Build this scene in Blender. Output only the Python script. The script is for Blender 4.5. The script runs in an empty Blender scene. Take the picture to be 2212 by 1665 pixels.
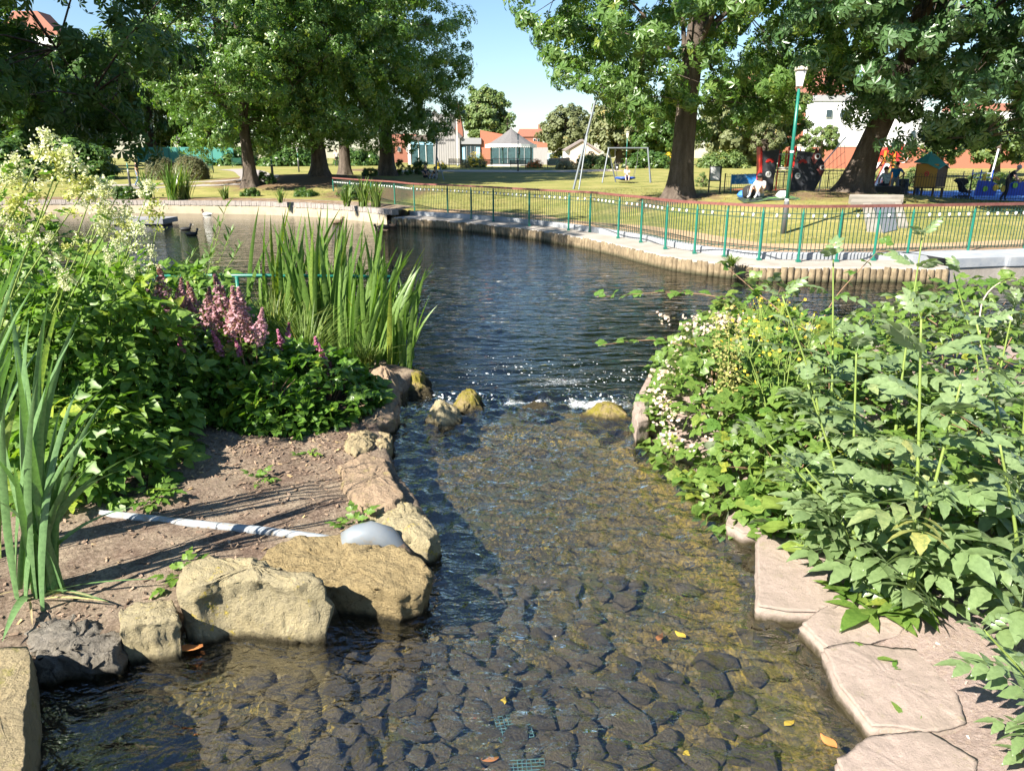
import bpy, bmesh, math, random
import numpy as np
from mathutils import Vector, Matrix

# ---------------------------------------------------------------- camera, sky, sun, exposure
SC = bpy.context.scene
COL = SC.collection
F_PX, PITCH, CAM_H = 1580.0, math.radians(17.3), 3.0
cam_data = bpy.data.cameras.new('camera'); cam = bpy.data.objects.new('camera', cam_data); COL.objects.link(cam)
cam.location = (0, 0, CAM_H); cam.rotation_euler = (math.pi / 2 - PITCH, 0, 0)
cam_data.sensor_width = 36.0; cam_data.lens = 36.0 * F_PX / 2212.0
cam_data.clip_start = 0.05; cam_data.clip_end = 3000
SC.camera = cam
SUN_AZ = math.radians(230.0); SUN_EL = math.radians(40.0)      # azimuth clockwise from +Y
world = bpy.data.worlds.new('World'); SC.world = world; world.use_nodes = True
wn = world.node_tree; wn.nodes.clear()
sky = wn.nodes.new('ShaderNodeTexSky'); sky.sky_type = 'NISHITA'; sky.sun_disc = False
sky.sun_elevation = SUN_EL; sky.sun_rotation = SUN_AZ; sky.air_density = 1.25; sky.dust_density = 0.1; sky.ozone_density = 6.0
bg = wn.nodes.new('ShaderNodeBackground'); bg.inputs['Strength'].default_value = 0.056
wo = wn.nodes.new('ShaderNodeOutputWorld')
wn.links.new(sky.outputs[0], bg.inputs[0]); wn.links.new(bg.outputs[0], wo.inputs[0])
sun_data = bpy.data.lights.new('sun', 'SUN'); sun_data.energy = 5.0; sun_data.angle = math.radians(0.5); sun_data.color = (1.0, 0.94, 0.83)
sun = bpy.data.objects.new('sun', sun_data); COL.objects.link(sun)
SUN_DIR = Vector((math.sin(SUN_AZ) * math.cos(SUN_EL), math.cos(SUN_AZ) * math.cos(SUN_EL), math.sin(SUN_EL)))
sun.rotation_euler = SUN_DIR.to_track_quat('Z', 'Y').to_euler(); sun.location = SUN_DIR * 50
SC.view_settings.view_transform = 'Standard'; SC.view_settings.look = 'None'; SC.view_settings.gamma = 1.0
SC.view_settings.use_curve_mapping = False; SC.view_settings.exposure = 1.72
SC.cycles.use_denoising = True; SC.cycles.max_bounces = 7; SC.cycles.transparent_max_bounces = 12
SC.cycles.diffuse_bounces = 3; SC.cycles.glossy_bounces = 3; SC.cycles.transmission_bounces = 4
SC.cycles.caustics_reflective = False; SC.cycles.caustics_refractive = False; SC.cycles.sample_clamp_indirect = 6.0

# ---------------------------------------------------------------- picture point -> place on the ground
def ray(u, v):
    a = (u - 1106) / F_PX; b = (832.5 - v) / F_PX
    return (a, math.cos(PITCH) + b * math.sin(PITCH), -math.sin(PITCH) + b * math.cos(PITCH))
def P(u, v, z):
    d = ray(u, v); t = (z - CAM_H) / d[2]
    return Vector((d[0] * t, d[1] * t, z))
def D(u, v, y):
    d = ray(u, v); t = y / d[1]
    return Vector((d[0] * t, y, CAM_H + d[2] * t))

# ---------------------------------------------------------------- numpy noise
def _hash(ix, iy, iz, seed):
    h = (ix * 374761393 + iy * 668265263 + iz * 2147483647 + seed * 974634777) & 0xFFFFFFFF
    h = ((h ^ (h >> 13)) * 1274126177) & 0xFFFFFFFF
    h = ((h ^ (h >> 16)) * 2246822519) & 0xFFFFFFFF
    return ((h ^ (h >> 15)) & 0xFFFFFF) / float(0xFFFFFF)
def vnoise(p, seed=0):
    p = np.asarray(p, dtype=np.float64); i = np.floor(p).astype(np.int64); f = p - i; f = f * f * (3 - 2 * f)
    r = 0
    for dx in (0, 1):
        wx = f[:, 0] if dx else 1 - f[:, 0]
        for dy in (0, 1):
            wy = f[:, 1] if dy else 1 - f[:, 1]
            for dz in (0, 1):
                wz = f[:, 2] if dz else 1 - f[:, 2]
                r = r + wx * wy * wz * _hash(i[:, 0] + dx, i[:, 1] + dy, i[:, 2] + dz, seed)
    return r
def fbm(p, octaves=4, seed=0, gain=0.5):
    p = np.asarray(p, dtype=np.float64); a = 1.0; s = 0; t = 0
    for k in range(octaves):
        s = s + a * vnoise(p * (2.03 ** k) + 17.3 * k, seed + k); t += a; a *= gain
    return s / t
def ss(a, b, x):
    t = np.clip((x - a) / (b - a), 0, 1); return t * t * (3 - 2 * t)

# ---------------------------------------------------------------- materials
def mix_node(nt, fac, a, b, kind='MIX'):
    n = nt.nodes.new('ShaderNodeMix'); n.data_type = 'RGBA'; n.blend_type = kind
    for sock, val in ((n.inputs[0], fac), (n.inputs[6], a), (n.inputs[7], b)):
        if isinstance(val, bpy.types.NodeSocket): nt.links.new(val, sock)
        elif isinstance(val, (int, float)): sock.default_value = val
        else: sock.default_value = (*val, 1)
    return n.outputs[2]
def ramp(nt, src, lo, hi):
    n = nt.nodes.new('ShaderNodeMapRange'); n.inputs[1].default_value = lo; n.inputs[2].default_value = hi
    nt.links.new(src, n.inputs[0]); return n.outputs[0]
def noise_tex(nt, scale, detail=4, rough=0.6, coord='Object', stretch=None, dist=0.0):
    tc = nt.nodes.new('ShaderNodeTexCoord'); o = tc.outputs['Object']
    if coord == 'World':
        o = nt.nodes.new('ShaderNodeNewGeometry').outputs['Position']
    if stretch:
        mp = nt.nodes.new('ShaderNodeMapping'); mp.inputs['Scale'].default_value = stretch; nt.links.new(o, mp.inputs[0]); o = mp.outputs[0]
    n = nt.nodes.new('ShaderNodeTexNoise'); n.inputs['Scale'].default_value = scale; n.inputs['Detail'].default_value = detail
    n.inputs['Roughness'].default_value = rough; n.inputs['Distortion'].default_value = dist
    nt.links.new(o, n.inputs['Vector']); return n.outputs['Fac']
def geo_pos(nt):
    g = nt.nodes.new('ShaderNodeNewGeometry'); return g.outputs['Position']
def new_mat(name):
    m = bpy.data.materials.new(name); m.use_nodes = True; nt = m.node_tree; nt.nodes.clear()
    out = nt.nodes.new('ShaderNodeOutputMaterial'); b = nt.nodes.new('ShaderNodeBsdfPrincipled')
    nt.links.new(b.outputs[0], out.inputs[0]); return m, nt, b, out
def put(nt, sock, val):
    if isinstance(val, bpy.types.NodeSocket): nt.links.new(val, sock)
    elif isinstance(val, (int, float)): sock.default_value = val
    else: sock.default_value = (*val, 1)
MATS = {}
def M(name, col=(.5, .5, .5), rough=0.7, col2=None, scale=6.0, lo=.35, hi=.65, bump=0.0, bscale=20.0, metal=0.0, spec=0.4, coord='Object', stretch=None, col3=None, scale3=2.0, vary=0.0, bdist=0.02):
    if name in MATS: return MATS[name]
    m, nt, b, out = new_mat(name); c = col
    if col2: c = mix_node(nt, ramp(nt, noise_tex(nt, scale, 5, .65, coord, stretch), lo, hi), col, col2)
    if col3: c = mix_node(nt, ramp(nt, noise_tex(nt, scale3, 6, .7, coord), .52, .68), c, col3)
    if vary:
        oi = nt.nodes.new('ShaderNodeObjectInfo'); hs = nt.nodes.new('ShaderNodeHueSaturation')
        mr = nt.nodes.new('ShaderNodeMapRange'); mr.inputs[3].default_value = 1 - vary; mr.inputs[4].default_value = 1 + vary
        nt.links.new(oi.outputs['Random'], mr.inputs[0]); nt.links.new(mr.outputs[0], hs.inputs['Value']); put(nt, hs.inputs['Color'], c); c = hs.outputs[0]
    put(nt, b.inputs['Base Color'], c); b.inputs['Roughness'].default_value = rough; b.inputs['Metallic'].default_value = metal
    b.inputs['Specular IOR Level'].default_value = spec
    if bump:
        bn = nt.nodes.new('ShaderNodeBump'); bn.inputs['Strength'].default_value = bump; bn.inputs['Distance'].default_value = bdist
        nt.links.new(noise_tex(nt, bscale, 8, .7, coord), bn.inputs['Height']); nt.links.new(bn.outputs[0], b.inputs['Normal'])
    MATS[name] = m; return m
def leaf_mat(name, c1, c2, trans=0.35, rough=0.45, back=None, spec=0.4):
    if name in MATS: return MATS[name]
    m, nt, b, out = new_mat(name)
    at = nt.nodes.new('ShaderNodeAttribute'); at.attribute_name = 'tint'
    oi = nt.nodes.new('ShaderNodeObjectInfo')
    ad = nt.nodes.new('ShaderNodeMath'); ad.operation = 'ADD'; nt.links.new(at.outputs['Fac'], ad.inputs[0]); nt.links.new(oi.outputs['Random'], ad.inputs[1])
    fr = nt.nodes.new('ShaderNodeMath'); fr.operation = 'PINGPONG'; nt.links.new(ad.outputs[0], fr.inputs[0]); fr.inputs[1].default_value = 1.0
    c = mix_node(nt, fr.outputs[0], c1, c2)
    c = mix_node(nt, ramp(nt, fr.outputs[0], .94, 1.0), c, (min(.5, c2[0] * 1.9), min(.5, c2[1] * 1.35), c2[2] * .9))       # the odd yellowed leaf
    c = mix_node(nt, ramp(nt, noise_tex(nt, 38, 4, .7), .40, .70), c, tuple(q * .72 for q in c1))
    if back:
        g = nt.nodes.new('ShaderNodeNewGeometry'); c = mix_node(nt, g.outputs['Backfacing'], c, back)
    put(nt, b.inputs['Base Color'], c); b.inputs['Roughness'].default_value = rough; b.inputs['Specular IOR Level'].default_value = spec
    tr = nt.nodes.new('ShaderNodeBsdfTranslucent'); tc = mix_node(nt, 1.0, c, (1.25, 1.5, .55), 'MULTIPLY'); nt.links.new(tc, tr.inputs[0])
    mx = nt.nodes.new('ShaderNodeMixShader'); mx.inputs[0].default_value = trans
    nt.links.new(b.outputs[0], mx.inputs[1]); nt.links.new(tr.outputs[0], mx.inputs[2]); nt.links.new(mx.outputs[0], out.inputs[0])
    MATS[name] = m; return m

# ---------------------------------------------------------------- mesh helpers
def mesh_np(name, V, Fc, mat=None, smooth=False, tint=None):
    """V (n,3), Fc (m,k) arrays -> mesh"""
    V = np.asarray(V, dtype=np.float32); Fc = np.asarray(Fc, dtype=np.int32); k = Fc.shape[1]
    me = bpy.data.meshes.new(name); me.vertices.add(len(V)); me.vertices.foreach_set('co', V.ravel())
    me.loops.add(Fc.size); me.loops.foreach_set('vertex_index', Fc.ravel())
    me.polygons.add(len(Fc)); me.polygons.foreach_set('loop_start', np.arange(len(Fc), dtype=np.int32) * k)
    try: me.polygons.foreach_set('loop_total', np.full(len(Fc), k, dtype=np.int32))
    except Exception: pass
    me.polygons.foreach_set('use_smooth', np.full(len(Fc), bool(smooth)))
    if tint is not None:
        a = me.attributes.new('tint', 'FLOAT', 'POINT'); a.data.foreach_set('value', np.asarray(tint, dtype=np.float32))
    me.update(calc_edges=True)
    if mat: me.materials.append(mat)
    return me
def link(name, me, parent=None, loc=None, rot=None, scale=None):
    o = bpy.data.objects.new(name, me); COL.objects.link(o)
    if parent: o.parent = parent
    if loc is not None: o.location = loc
    if rot is not None: o.rotation_euler = rot
    if scale is not None: o.scale = scale if hasattr(scale, '__len__') else (scale,) * 3
    return o
def tag(o, label, cat, group=None, kind=None):
    o['label'] = label; o['category'] = cat
    if group: o['group'] = group
    if kind: o['kind'] = kind
    return o
def thing(name, label, cat, loc=(0, 0, 0), rotz=0.0, group=None):
    o = bpy.data.objects.new(name, None); COL.objects.link(o); o.location = loc; o.rotation_euler = (0, 0, rotz)
    o.empty_display_size = 0.2
    return tag(o, label, cat, group)
def copy_tree(o, parent=None):
    c = o.copy(); COL.objects.link(c); c.parent = parent
    for ch in list(o.children): copy_tree(ch, c)
    return c
class MB:
    """collects shapes; build() links them as ONE mesh object"""
    def __init__(s): s.v = []; s.f = []
    def add(s, vs, fs):
        n = len(s.v); s.v += [tuple(x) for x in vs]; s.f += [tuple(i + n for i in q) for q in fs]; return s
    def box(s, c, d, rz=0.0, taper=1.0, rx=0.0, ry=0.0):
        hx, hy, hz = d[0] / 2, d[1] / 2, d[2] / 2; R = Matrix.Rotation(rz, 3, 'Z') @ Matrix.Rotation(ry, 3, 'Y') @ Matrix.Rotation(rx, 3, 'X')
        vs = []
        for z, k in ((-hz, 1), (hz, taper)):
            for x, y in ((-hx, -hy), (hx, -hy), (hx, hy), (-hx, hy)): vs.append(R @ Vector((x * k, y * k, z)) + Vector(c))
        return s.add(vs, [(3, 2, 1, 0), (4, 5, 6, 7), (0, 1, 5, 4), (1, 2, 6, 5), (2, 3, 7, 6), (3, 0, 4, 7)])
    def tube(s, pts, rad, n=8, cap=True):
        pts = [Vector(p) for p in pts]; m = len(pts)
        if not hasattr(rad, '__len__'): rad = [rad] * m
        vs = []; fs = []; up = None
        for i, p in enumerate(pts):
            t = (pts[min(i + 1, m - 1)] - pts[max(i - 1, 0)])
            t = t.normalized() if t.length > 1e-9 else Vector((0, 0, 1))
            if up is None: up = t.orthogonal().normalized()
            up = (up - t * up.dot(t)); up = up.normalized() if up.length > 1e-6 else t.orthogonal().normalized()
            b = t.cross(up)
            for k in range(n):
                a = 2 * math.pi * k / n; vs.append(p + (up * math.cos(a) + b * math.sin(a)) * rad[i])
        for i in range(m - 1):
            for k in range(n):
                a = i * n + k; b2 = i * n + (k + 1) % n; fs.append((a, b2, b2 + n, a + n))
        if cap: fs.append(tuple(range(n - 1, -1, -1))); fs.append(tuple((m - 1) * n + k for k in range(n)))
        return s.add(vs, fs)
    def lathe(s, prof, c=(0, 0, 0), n=16, a0=0.0):
        vs = []; fs = []; m = len(prof)
        for r, z in prof:
            for k in range(n):
                a = a0 + 2 * math.pi * k / n; vs.append((c[0] + r * math.cos(a), c[1] + r * math.sin(a), c[2] + z))
        for i in range(m - 1):
            for k in range(n): fs.append((i * n + k, i * n + (k + 1) % n, (i + 1) * n + (k + 1) % n, (i + 1) * n + k))
        if prof[0][0] > 1e-4: fs.append(tuple(range(n - 1, -1, -1)))
        if prof[-1][0] > 1e-4: fs.append(tuple((m - 1) * n + k for k in range(n)))
        return s.add(vs, fs)
    def prism(s, poly, o, ax, ay, h):
        """polygon (list of 2d) in plane o + x*ax + y*ay, extruded by vector h"""
        o, ax, ay, h = Vector(o), Vector(ax), Vector(ay), Vector(h); n = len(poly)
        vs = [o + ax * x + ay * y for x, y in poly]; vs += [v + h for v in vs]
        fs = [tuple(range(n - 1, -1, -1)), tuple(range(n, 2 * n))] + [(i, (i + 1) % n, n + (i + 1) % n, n + i) for i in range(n)]
        return s.add(vs, fs)
    def mesh(s, name, mat, smooth=False):
        me = bpy.data.meshes.new(name); me.from_pydata(s.v, [], s.f); me.update()
        if mat: me.materials.append(mat)
        if smooth:
            me.polygons.foreach_set('use_smooth', [True] * len(me.polygons))
        bm = bmesh.new(); bm.from_mesh(me); bmesh.ops.recalc_face_normals(bm, faces=bm.faces); bm.to_mesh(me); bm.free()
        return me
    def build(s, name, mat, parent=None, smooth=False, **k):
        return link(name, s.mesh(name, mat, smooth), parent, **k)
def bevel(o, w=0.01, seg=1):
    m = o.modifiers.new('bevel', 'BEVEL'); m.width = w; m.segments = seg; m.limit_method = 'ANGLE'; return o
def catmull(pts, n=8):
    pts = [np.array(p, dtype=float) for p in pts]; P0 = [2 * pts[0] - pts[1]] + pts + [2 * pts[-1] - pts[-2]]; out = []
    for i in range(1, len(P0) - 2):
        a, b, c, d = P0[i - 1:i + 3]
        for k in range(n):
            t = k / n; out.append(.5 * ((2 * b) + (c - a) * t + (2 * a - 5 * b + 4 * c - d) * t * t + (3 * b - a - 3 * c + d) * t ** 3))
    out.append(pts[-1]); return np.array(out)
def poly_dist(px, py, poly):
    """signed distance to closed polygon, negative inside"""
    poly = np.asarray(poly)[:, :2]; n = len(poly); best = np.full(px.shape, 1e18); inside = np.zeros(px.shape, bool)
    for i in range(n):
        ax, ay = poly[i]; bx, by = poly[(i + 1) % n]; ex, ey = bx - ax, by - ay; L = ex * ex + ey * ey + 1e-12
        t = np.clip(((px - ax) * ex + (py - ay) * ey) / L, 0, 1)
        d = (px - ax - t * ex) ** 2 + (py - ay - t * ey) ** 2; best = np.minimum(best, d)
        c = ((ay > py) != (by > py)); xi = (bx - ax) * (py - ay) / ((by - ay) if abs(by - ay) > 1e-12 else 1e-12) + ax
        inside ^= (c & (px < xi))
    d = np.sqrt(best); return np.where(inside, -d, d)
def grid_faces(nx, ny, keep=None):
    j, i = np.meshgrid(np.arange(ny - 1), np.arange(nx - 1), indexing='ij'); a = (j * nx + i).ravel()
    Fc = np.stack([a, a + 1, a + 1 + nx, a + nx], 1)
    return Fc if keep is None else Fc[keep.ravel()]
def compact(V, Fc):
    u, inv = np.unique(Fc.ravel(), return_inverse=True); return V[u], inv.reshape(Fc.shape)
def lines(a, b, h): return list(np.arange(a, b, h))
def basis(n, spin):
    """rotation matrices (k,3,3) with z axis n and a spin about it"""
    n = n / (np.linalg.norm(n, axis=1, keepdims=True) + 1e-9)
    ref = np.where(np.abs(n[:, 2:3]) < .95, np.array([[0, 0, 1.]]), np.array([[1., 0, 0]]))
    x = np.cross(ref, n); x /= np.linalg.norm(x, axis=1, keepdims=True) + 1e-9; y = np.cross(n, x)
    c, s = np.cos(spin)[:, None], np.sin(spin)[:, None]
    return np.stack([x * c + y * s, -x * s + y * c, n], 2)
def scatter(tv, tf, R, T, S):
    """merge k copies of a template -> V, F"""
    tv = np.asarray(tv, float); tf = np.asarray(tf); k = len(T)
    V = np.einsum('kij,nj->kni', R, tv) * np.asarray(S).reshape(-1, 1, 1) + T[:, None, :]
    Fc = (tf[None] + (np.arange(k) * len(tv))[:, None, None]).reshape(-1, tf.shape[1])
    return V.reshape(-1, 3), Fc
# ================================================================ THE SETTING
rng = np.random.default_rng(7)
def v2(u, v, z): p = P(u, v, z); return (p.x, p.y)
SW = 0.10                                                     # stream level; the pond lies at 0
EDGE_L = [(-2.75, 1.2), (-2.35, 2.4)] + [v2(u, v, SW) for u, v in [(58, 1600), (70, 1480), (240, 1428), (262, 1412), (375, 1404), (400, 1350), (560, 1376), (690, 1385), (712, 1330), (800, 1280),
    (895, 1305), (905, 1240), (880, 1190), (945, 1165), (905, 1100), (862, 1045), (842, 985), (825, 945), (848, 905), (856, 865)]] + [v2(912, 832, .05), (-1.72, 9.9), (-1.78, 10.9), (-2.6, 11.5), (-5, 11.7), (-9, 11.9), (-24, 13)]
EDGE_R = [(2.3, 1.2), (1.75, 2.5)] + [v2(u, v, SW) for u, v in [(1840, 1620), (1885, 1575), (1800, 1440), (1740, 1345), (1640, 1322), (1636, 1172), (1572, 1135), (1577, 1085), (1480, 1005), (1420, 960), (1372, 925),
    (1366, 875)]] + [v2(1400, 810, 0), (2.1, 10.4), (3.4, 11.1), (6, 11.4), (10, 11.2), (24, 12)]
NEAR_WATER = EDGE_L + [(-24, 60), (24, 60)] + EDGE_R[::-1]
def near_h(x, y):
    x = np.atleast_1d(np.asarray(x, float)); y = np.atleast_1d(np.asarray(y, float))
    d = poly_dist(x, y, NEAR_WATER)
    p3 = np.stack([x, y, x * 0], 1)
    n1 = fbm(p3 * 1.3, 4, 3) - .5; n2 = fbm(p3 * 9, 4, 5) - .5
    land = np.where(x < 0, .27 + .10 * ss(.3, 2.5, d) + .03 * ss(2, 6, -x), .160 + .075 * ss(.22, .75, d)) + .10 * n1 * np.where(x < 0, 1, .5) + .03 * n2
    bed = np.where(y < 8.6, -.10, -.10 - .75 * ss(8.6, 10.5, y)) + .05 * n1 + .025 * n2
    bed = bed - .14 * ss(0, .5, -d) * (y < 8)
    bed = np.where(y > 11, -.85 * ss(0, .6, -d) + 0.05 * n2, bed)
    return bed + (land - bed) * ss(-.10, .06, d)
_gx = np.arange(-9, 9.01, .06); _gy = np.arange(1, 14, .06); _X, _Y = np.meshgrid(_gx, _gy); _H = near_h(_X.ravel(), _Y.ravel()).reshape(_X.shape)
def NH(x, y):
    i = min(max((x + 9) / .06, 0), len(_gx) - 1.001); j = min(max((y - 1) / .06, 0), len(_gy) - 1.001); a, b = int(i), int(j); f, g = i - a, j - b
    return float((_H[b, a] * (1 - f) + _H[b, a + 1] * f) * (1 - g) + (_H[b + 1, a] * (1 - f) + _H[b + 1, a + 1] * f) * g)
# far side: pond wall curve (water line) and pond outline
WALL_PX = [(850, 487), (1000, 499), (1150, 517), (1300, 545), (1400, 571), (1480, 588), (1560, 598), (1650, 606), (1800, 608), (1920, 608), (2040, 611)]
WALL = catmull([v2(u, v, 0) for u, v in WALL_PX], 10)
LEFT_WALL = catmull([(-46, 38), (-34, 42), (-27, 42.8)] + [v2(u, v, 0) for u, v in [(445, 462), (594, 465), (743, 474)]] + [tuple(WALL[0])], 8)
RIGHT_WALL = catmull([tuple(WALL[-1]), v2(2150, 606, 0), v2(2230, 604, 0), (20, 20.5), (46, 26)], 8)
POND = [tuple(p) for p in LEFT_WALL] + [tuple(p) for p in WALL[1:]] + [tuple(p) for p in RIGHT_WALL[1:]] + [(46, -6), (-46, -6)]
def far_h(x, y):
    x = np.atleast_1d(np.asarray(x, float)); y = np.atleast_1d(np.asarray(y, float)); w = poly_dist(x, y, POND)
    p3 = np.stack([x, y, x * 0], 1)
    lf = 1 - ss(-8.5, -6.5, x); h = .56 + .20 * lf + (.58 - .20 * lf) * ss(3.3, 9, w) + .95 * ss(45, 82, y) + .06 * (fbm(p3 * .35, 3, 9) - .5) * ss(3, 6, w)
    h = h + .50 * np.exp(-((x - 13.5) / 5.5) ** 2 - ((y - 32) / 3.6) ** 2) + .22 * np.exp(-((x - 7.0) / 3.5) ** 2 - ((y - 32.5) / 3) ** 2)
    h = h + .55 * np.exp(-((x + 15) / 7) ** 2 - ((y - 54) / 6) ** 2) - .25 * np.exp(-((x - 22) / 6) ** 2 - ((y - 40) / 5) ** 2)
    w0 = 1.22 - .80 * lf; return -1.2 + (h + 1.2) * ss(w0, w0 + .2, w), w
def FH(x, y): return float(far_h(x, y)[0][0])
def G(u, v):
    """where the sight line through a picture point meets the far ground"""
    d = np.array(ray(u, v)); ts = np.concatenate([np.linspace(17, 60, 430), np.linspace(60.2, 180, 500), np.linspace(181, 900, 400)])
    pts = np.array([0, 0, CAM_H]) + ts[:, None] * d; h = far_h(pts[:, 0], pts[:, 1])[0]
    k = np.where(pts[:, 2] <= h)[0]; i = k[0] if len(k) else len(ts) - 1
    return Vector((pts[i, 0], pts[i, 1], float(h[i])))
def structure(o): o['kind'] = 'structure'; return o

# ---- ground beyond the pond
gx = sorted(set(np.round(lines(-32, 34, .38) + [s * (34 + 1.12 ** k) for s in (-1, 1) for k in range(1, 60)], 3)))
gy = sorted(set(np.round(lines(-8, 16, 2) + lines(16, 48, .28) + lines(48, 110, .8) + [110 + 1.15 ** k for k in range(1, 50)], 3)))
X, Y = np.meshgrid(gx, gy); hz, wd = far_h(X.ravel(), Y.ravel())
V = np.stack([X.ravel(), Y.ravel(), hz], 1)
dirt = np.zeros(len(V))
for cx, cy, rx, ry, a in [(-14.5, 52, 7, 5, 1), (-8, 45, 4, 3.5, .8), (7.2, 32.3, 3.2, 2.0, .7), (12.5, 30.5, 5, 2.2, .55), (14.5, 32.5, 3, 2, .6), (-13, 71, 4, 3, .7), (-26, 50, 6, 3, .4), (5, 40, 9, 2.0, .25)]:
    dirt = np.maximum(dirt, a * np.exp(-((V[:, 0] - cx) / rx) ** 2 - ((V[:, 1] - cy) / ry) ** 2))
dirt = np.maximum(dirt, .9 * (1 - ss(.9, 2.4, wd)) * (V[:, 0] < -4))
m, nt, b, out = new_mat('lawn')
at = nt.nodes.new('ShaderNodeAttribute'); at.attribute_name = 'tint'
c = mix_node(nt, ramp(nt, noise_tex(nt, .55, 6, .65), .36, .66), (.125, .15, .03), (.30, .255, .09))
c = mix_node(nt, ramp(nt, noise_tex(nt, 9, 6, .7), .35, .7), c, (.19, .19, .055))
c = mix_node(nt, ramp(nt, noise_tex(nt, 2.0, 4, .7, stretch=(.25, 1, 1)), .50, .72), c, (.36, .30, .12))
dd = nt.nodes.new('ShaderNodeMath'); dd.operation = 'MULTIPLY_ADD'; nt.links.new(noise_tex(nt, 1.6, 6, .7), dd.inputs[0]); dd.inputs[1].default_value = .9
nt.links.new(at.outputs['Fac'], dd.inputs[2])
c = mix_node(nt, ramp(nt, dd.outputs[0], .72, 1.0), c, (.145, .095, .055))
put(nt, b.inputs['Base Color'], c); b.inputs['Roughness'].default_value = .9; b.inputs['Specular IOR Level'].default_value = .15
bn = nt.nodes.new('ShaderNodeBump'); bn.inputs['Strength'].default_value = .7; bn.inputs['Distance'].default_value = .05
nt.links.new(noise_tex(nt, 22, 6, .75), bn.inputs['Height']); nt.links.new(bn.outputs[0], b.inputs['Normal'])
structure(link('ground', mesh_np('ground', V, grid_faces(len(gx), len(gy)), m, True, dirt)))

# ---- near banks and stream bed: one height function, cut into left bank, right bank and bed
bx = np.array(sorted(set(np.round(lines(-24, -6, .5) + lines(-6, 6, .05) + lines(6, 24.1, .5), 3)))); by = np.array(sorted(set(np.round(lines(.6, 12.2, .05) + lines(12.2, 14, .3), 3))))
X, Y = np.meshgrid(bx, by); hz = near_h(X.ravel(), Y.ravel()); V = np.stack([X.ravel(), Y.ravel(), hz], 1)
dn = poly_dist(X.ravel(), Y.ravel(), NEAR_WATER).reshape(X.shape)
fc = grid_faces(len(bx), len(by)); dm = dn.ravel()[fc].mean(1); xm = V[:, 0][fc].mean(1)
def soil_mat(name, c1, c2, c3, chips):
    m, nt, b, out = new_mat(name)
    c = mix_node(nt, ramp(nt, noise_tex(nt, 2.2, 6, .7), .40, .62), c1, c2)
    c = mix_node(nt, ramp(nt, noise_tex(nt, 38, 5, .75), .42, .68), c, c3)
    vo = nt.nodes.new('ShaderNodeTexVoronoi'); vo.inputs['Scale'].default_value = chips; vo.inputs['Randomness'].default_value = 1
    tc = nt.nodes.new('ShaderNodeTexCoord'); nt.links.new(tc.outputs['Object'], vo.inputs['Vector'])
    bw = nt.nodes.new('ShaderNodeSeparateColor'); nt.links.new(vo.outputs['Color'], bw.inputs[0])
    c = mix_node(nt, ramp(nt, bw.outputs[0], .55, 1.6), c, (.33, .25, .19))
    sp = nt.nodes.new('ShaderNodeSeparateXYZ'); nt.links.new(geo_pos(nt), sp.inputs[0]); c = mix_node(nt, ramp(nt, sp.outputs['Z'], .15, .10), c, (.075, .058, .03))   # wet below the water line
    put(nt, b.inputs['Base Color'], c); b.inputs['Roughness'].default_value = .95; b.inputs['Specular IOR Level'].default_value = .2
    bn = nt.nodes.new('ShaderNodeBump'); bn.inputs['Strength'].default_value = .9; bn.inputs['Distance'].default_value = .025
    nt.links.new(noise_tex(nt, 30, 8, .75), bn.inputs['Height']); nt.links.new(bn.outputs[0], b.inputs['Normal']); return m
soilL = soil_mat('mulch_soil', (.13, .088, .064), (.30, .24, .17), (.09, .062, .044), 55)
soilR = soil_mat('sandy_soil', (.29, .22, .19), (.22, .165, .14), (.35, .275, .24), 45)
for nm, sel, mt in (('left_bank', (dm > -.12) & (xm < 0), soilL), ('right_bank', (dm > -.12) & (xm >= 0), soilR)):
    v_, f_ = compact(V, fc[sel]); structure(link(nm, mesh_np(nm, v_, f_, mt, True)))
m, nt, b, out = new_mat('stream_bed_mud')
c = mix_node(nt, ramp(nt, noise_tex(nt, 5, 6, .7), .38, .62), (.045, .036, .018), (.095, .072, .032))
c = mix_node(nt, ramp(nt, noise_tex(nt, 17, 7, .78, stretch=(1, .45, 1), dist=2.0), .535, .60), c, (.46, .32, .06))  # golden algae streaks painted bright in place of caustic light
sx = nt.nodes.new('ShaderNodeSeparateXYZ'); nt.links.new(geo_pos(nt), sx.inputs[0]); aw = nt.nodes.new('ShaderNodeMath'); aw.operation = 'MULTIPLY_ADD'; nt.links.new(noise_tex(nt, 2.2, 5, .7), aw.inputs[0]); aw.inputs[1].default_value = 2.4; nt.links.new(sx.outputs['X'], aw.inputs[2])
c2_ = mix_node(nt, ramp(nt, noise_tex(nt, 13, 8, .8, stretch=(1, .5, 1), dist=2.5), .44, .60), (.085, .062, .022), (.38, .255, .05)); c = mix_node(nt, ramp(nt, aw.outputs[0], 1.45, 2.1), c, c2_)      # golden weed along the right side, bright streaks painted as caustic light
c = mix_node(nt, ramp(nt, noise_tex(nt, 60, 4, .7), .52, .72), c, (.05, .04, .02))
c = mix_node(nt, ramp(nt, noise_tex(nt, 1.1, 3, .6), .50, .66), c, (.09, .085, .03))
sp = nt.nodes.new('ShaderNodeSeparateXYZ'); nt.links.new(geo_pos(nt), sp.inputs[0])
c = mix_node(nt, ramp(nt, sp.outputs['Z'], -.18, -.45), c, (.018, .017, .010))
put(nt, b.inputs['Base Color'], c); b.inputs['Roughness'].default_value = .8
bn = nt.nodes.new('ShaderNodeBump'); bn.inputs['Strength'].default_value = 1; bn.inputs['Distance'].default_value = .04
nt.links.new(noise_tex(nt, 14, 8, .75), bn.inputs['Height']); nt.links.new(bn.outputs[0], b.inputs['Normal'])
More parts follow.
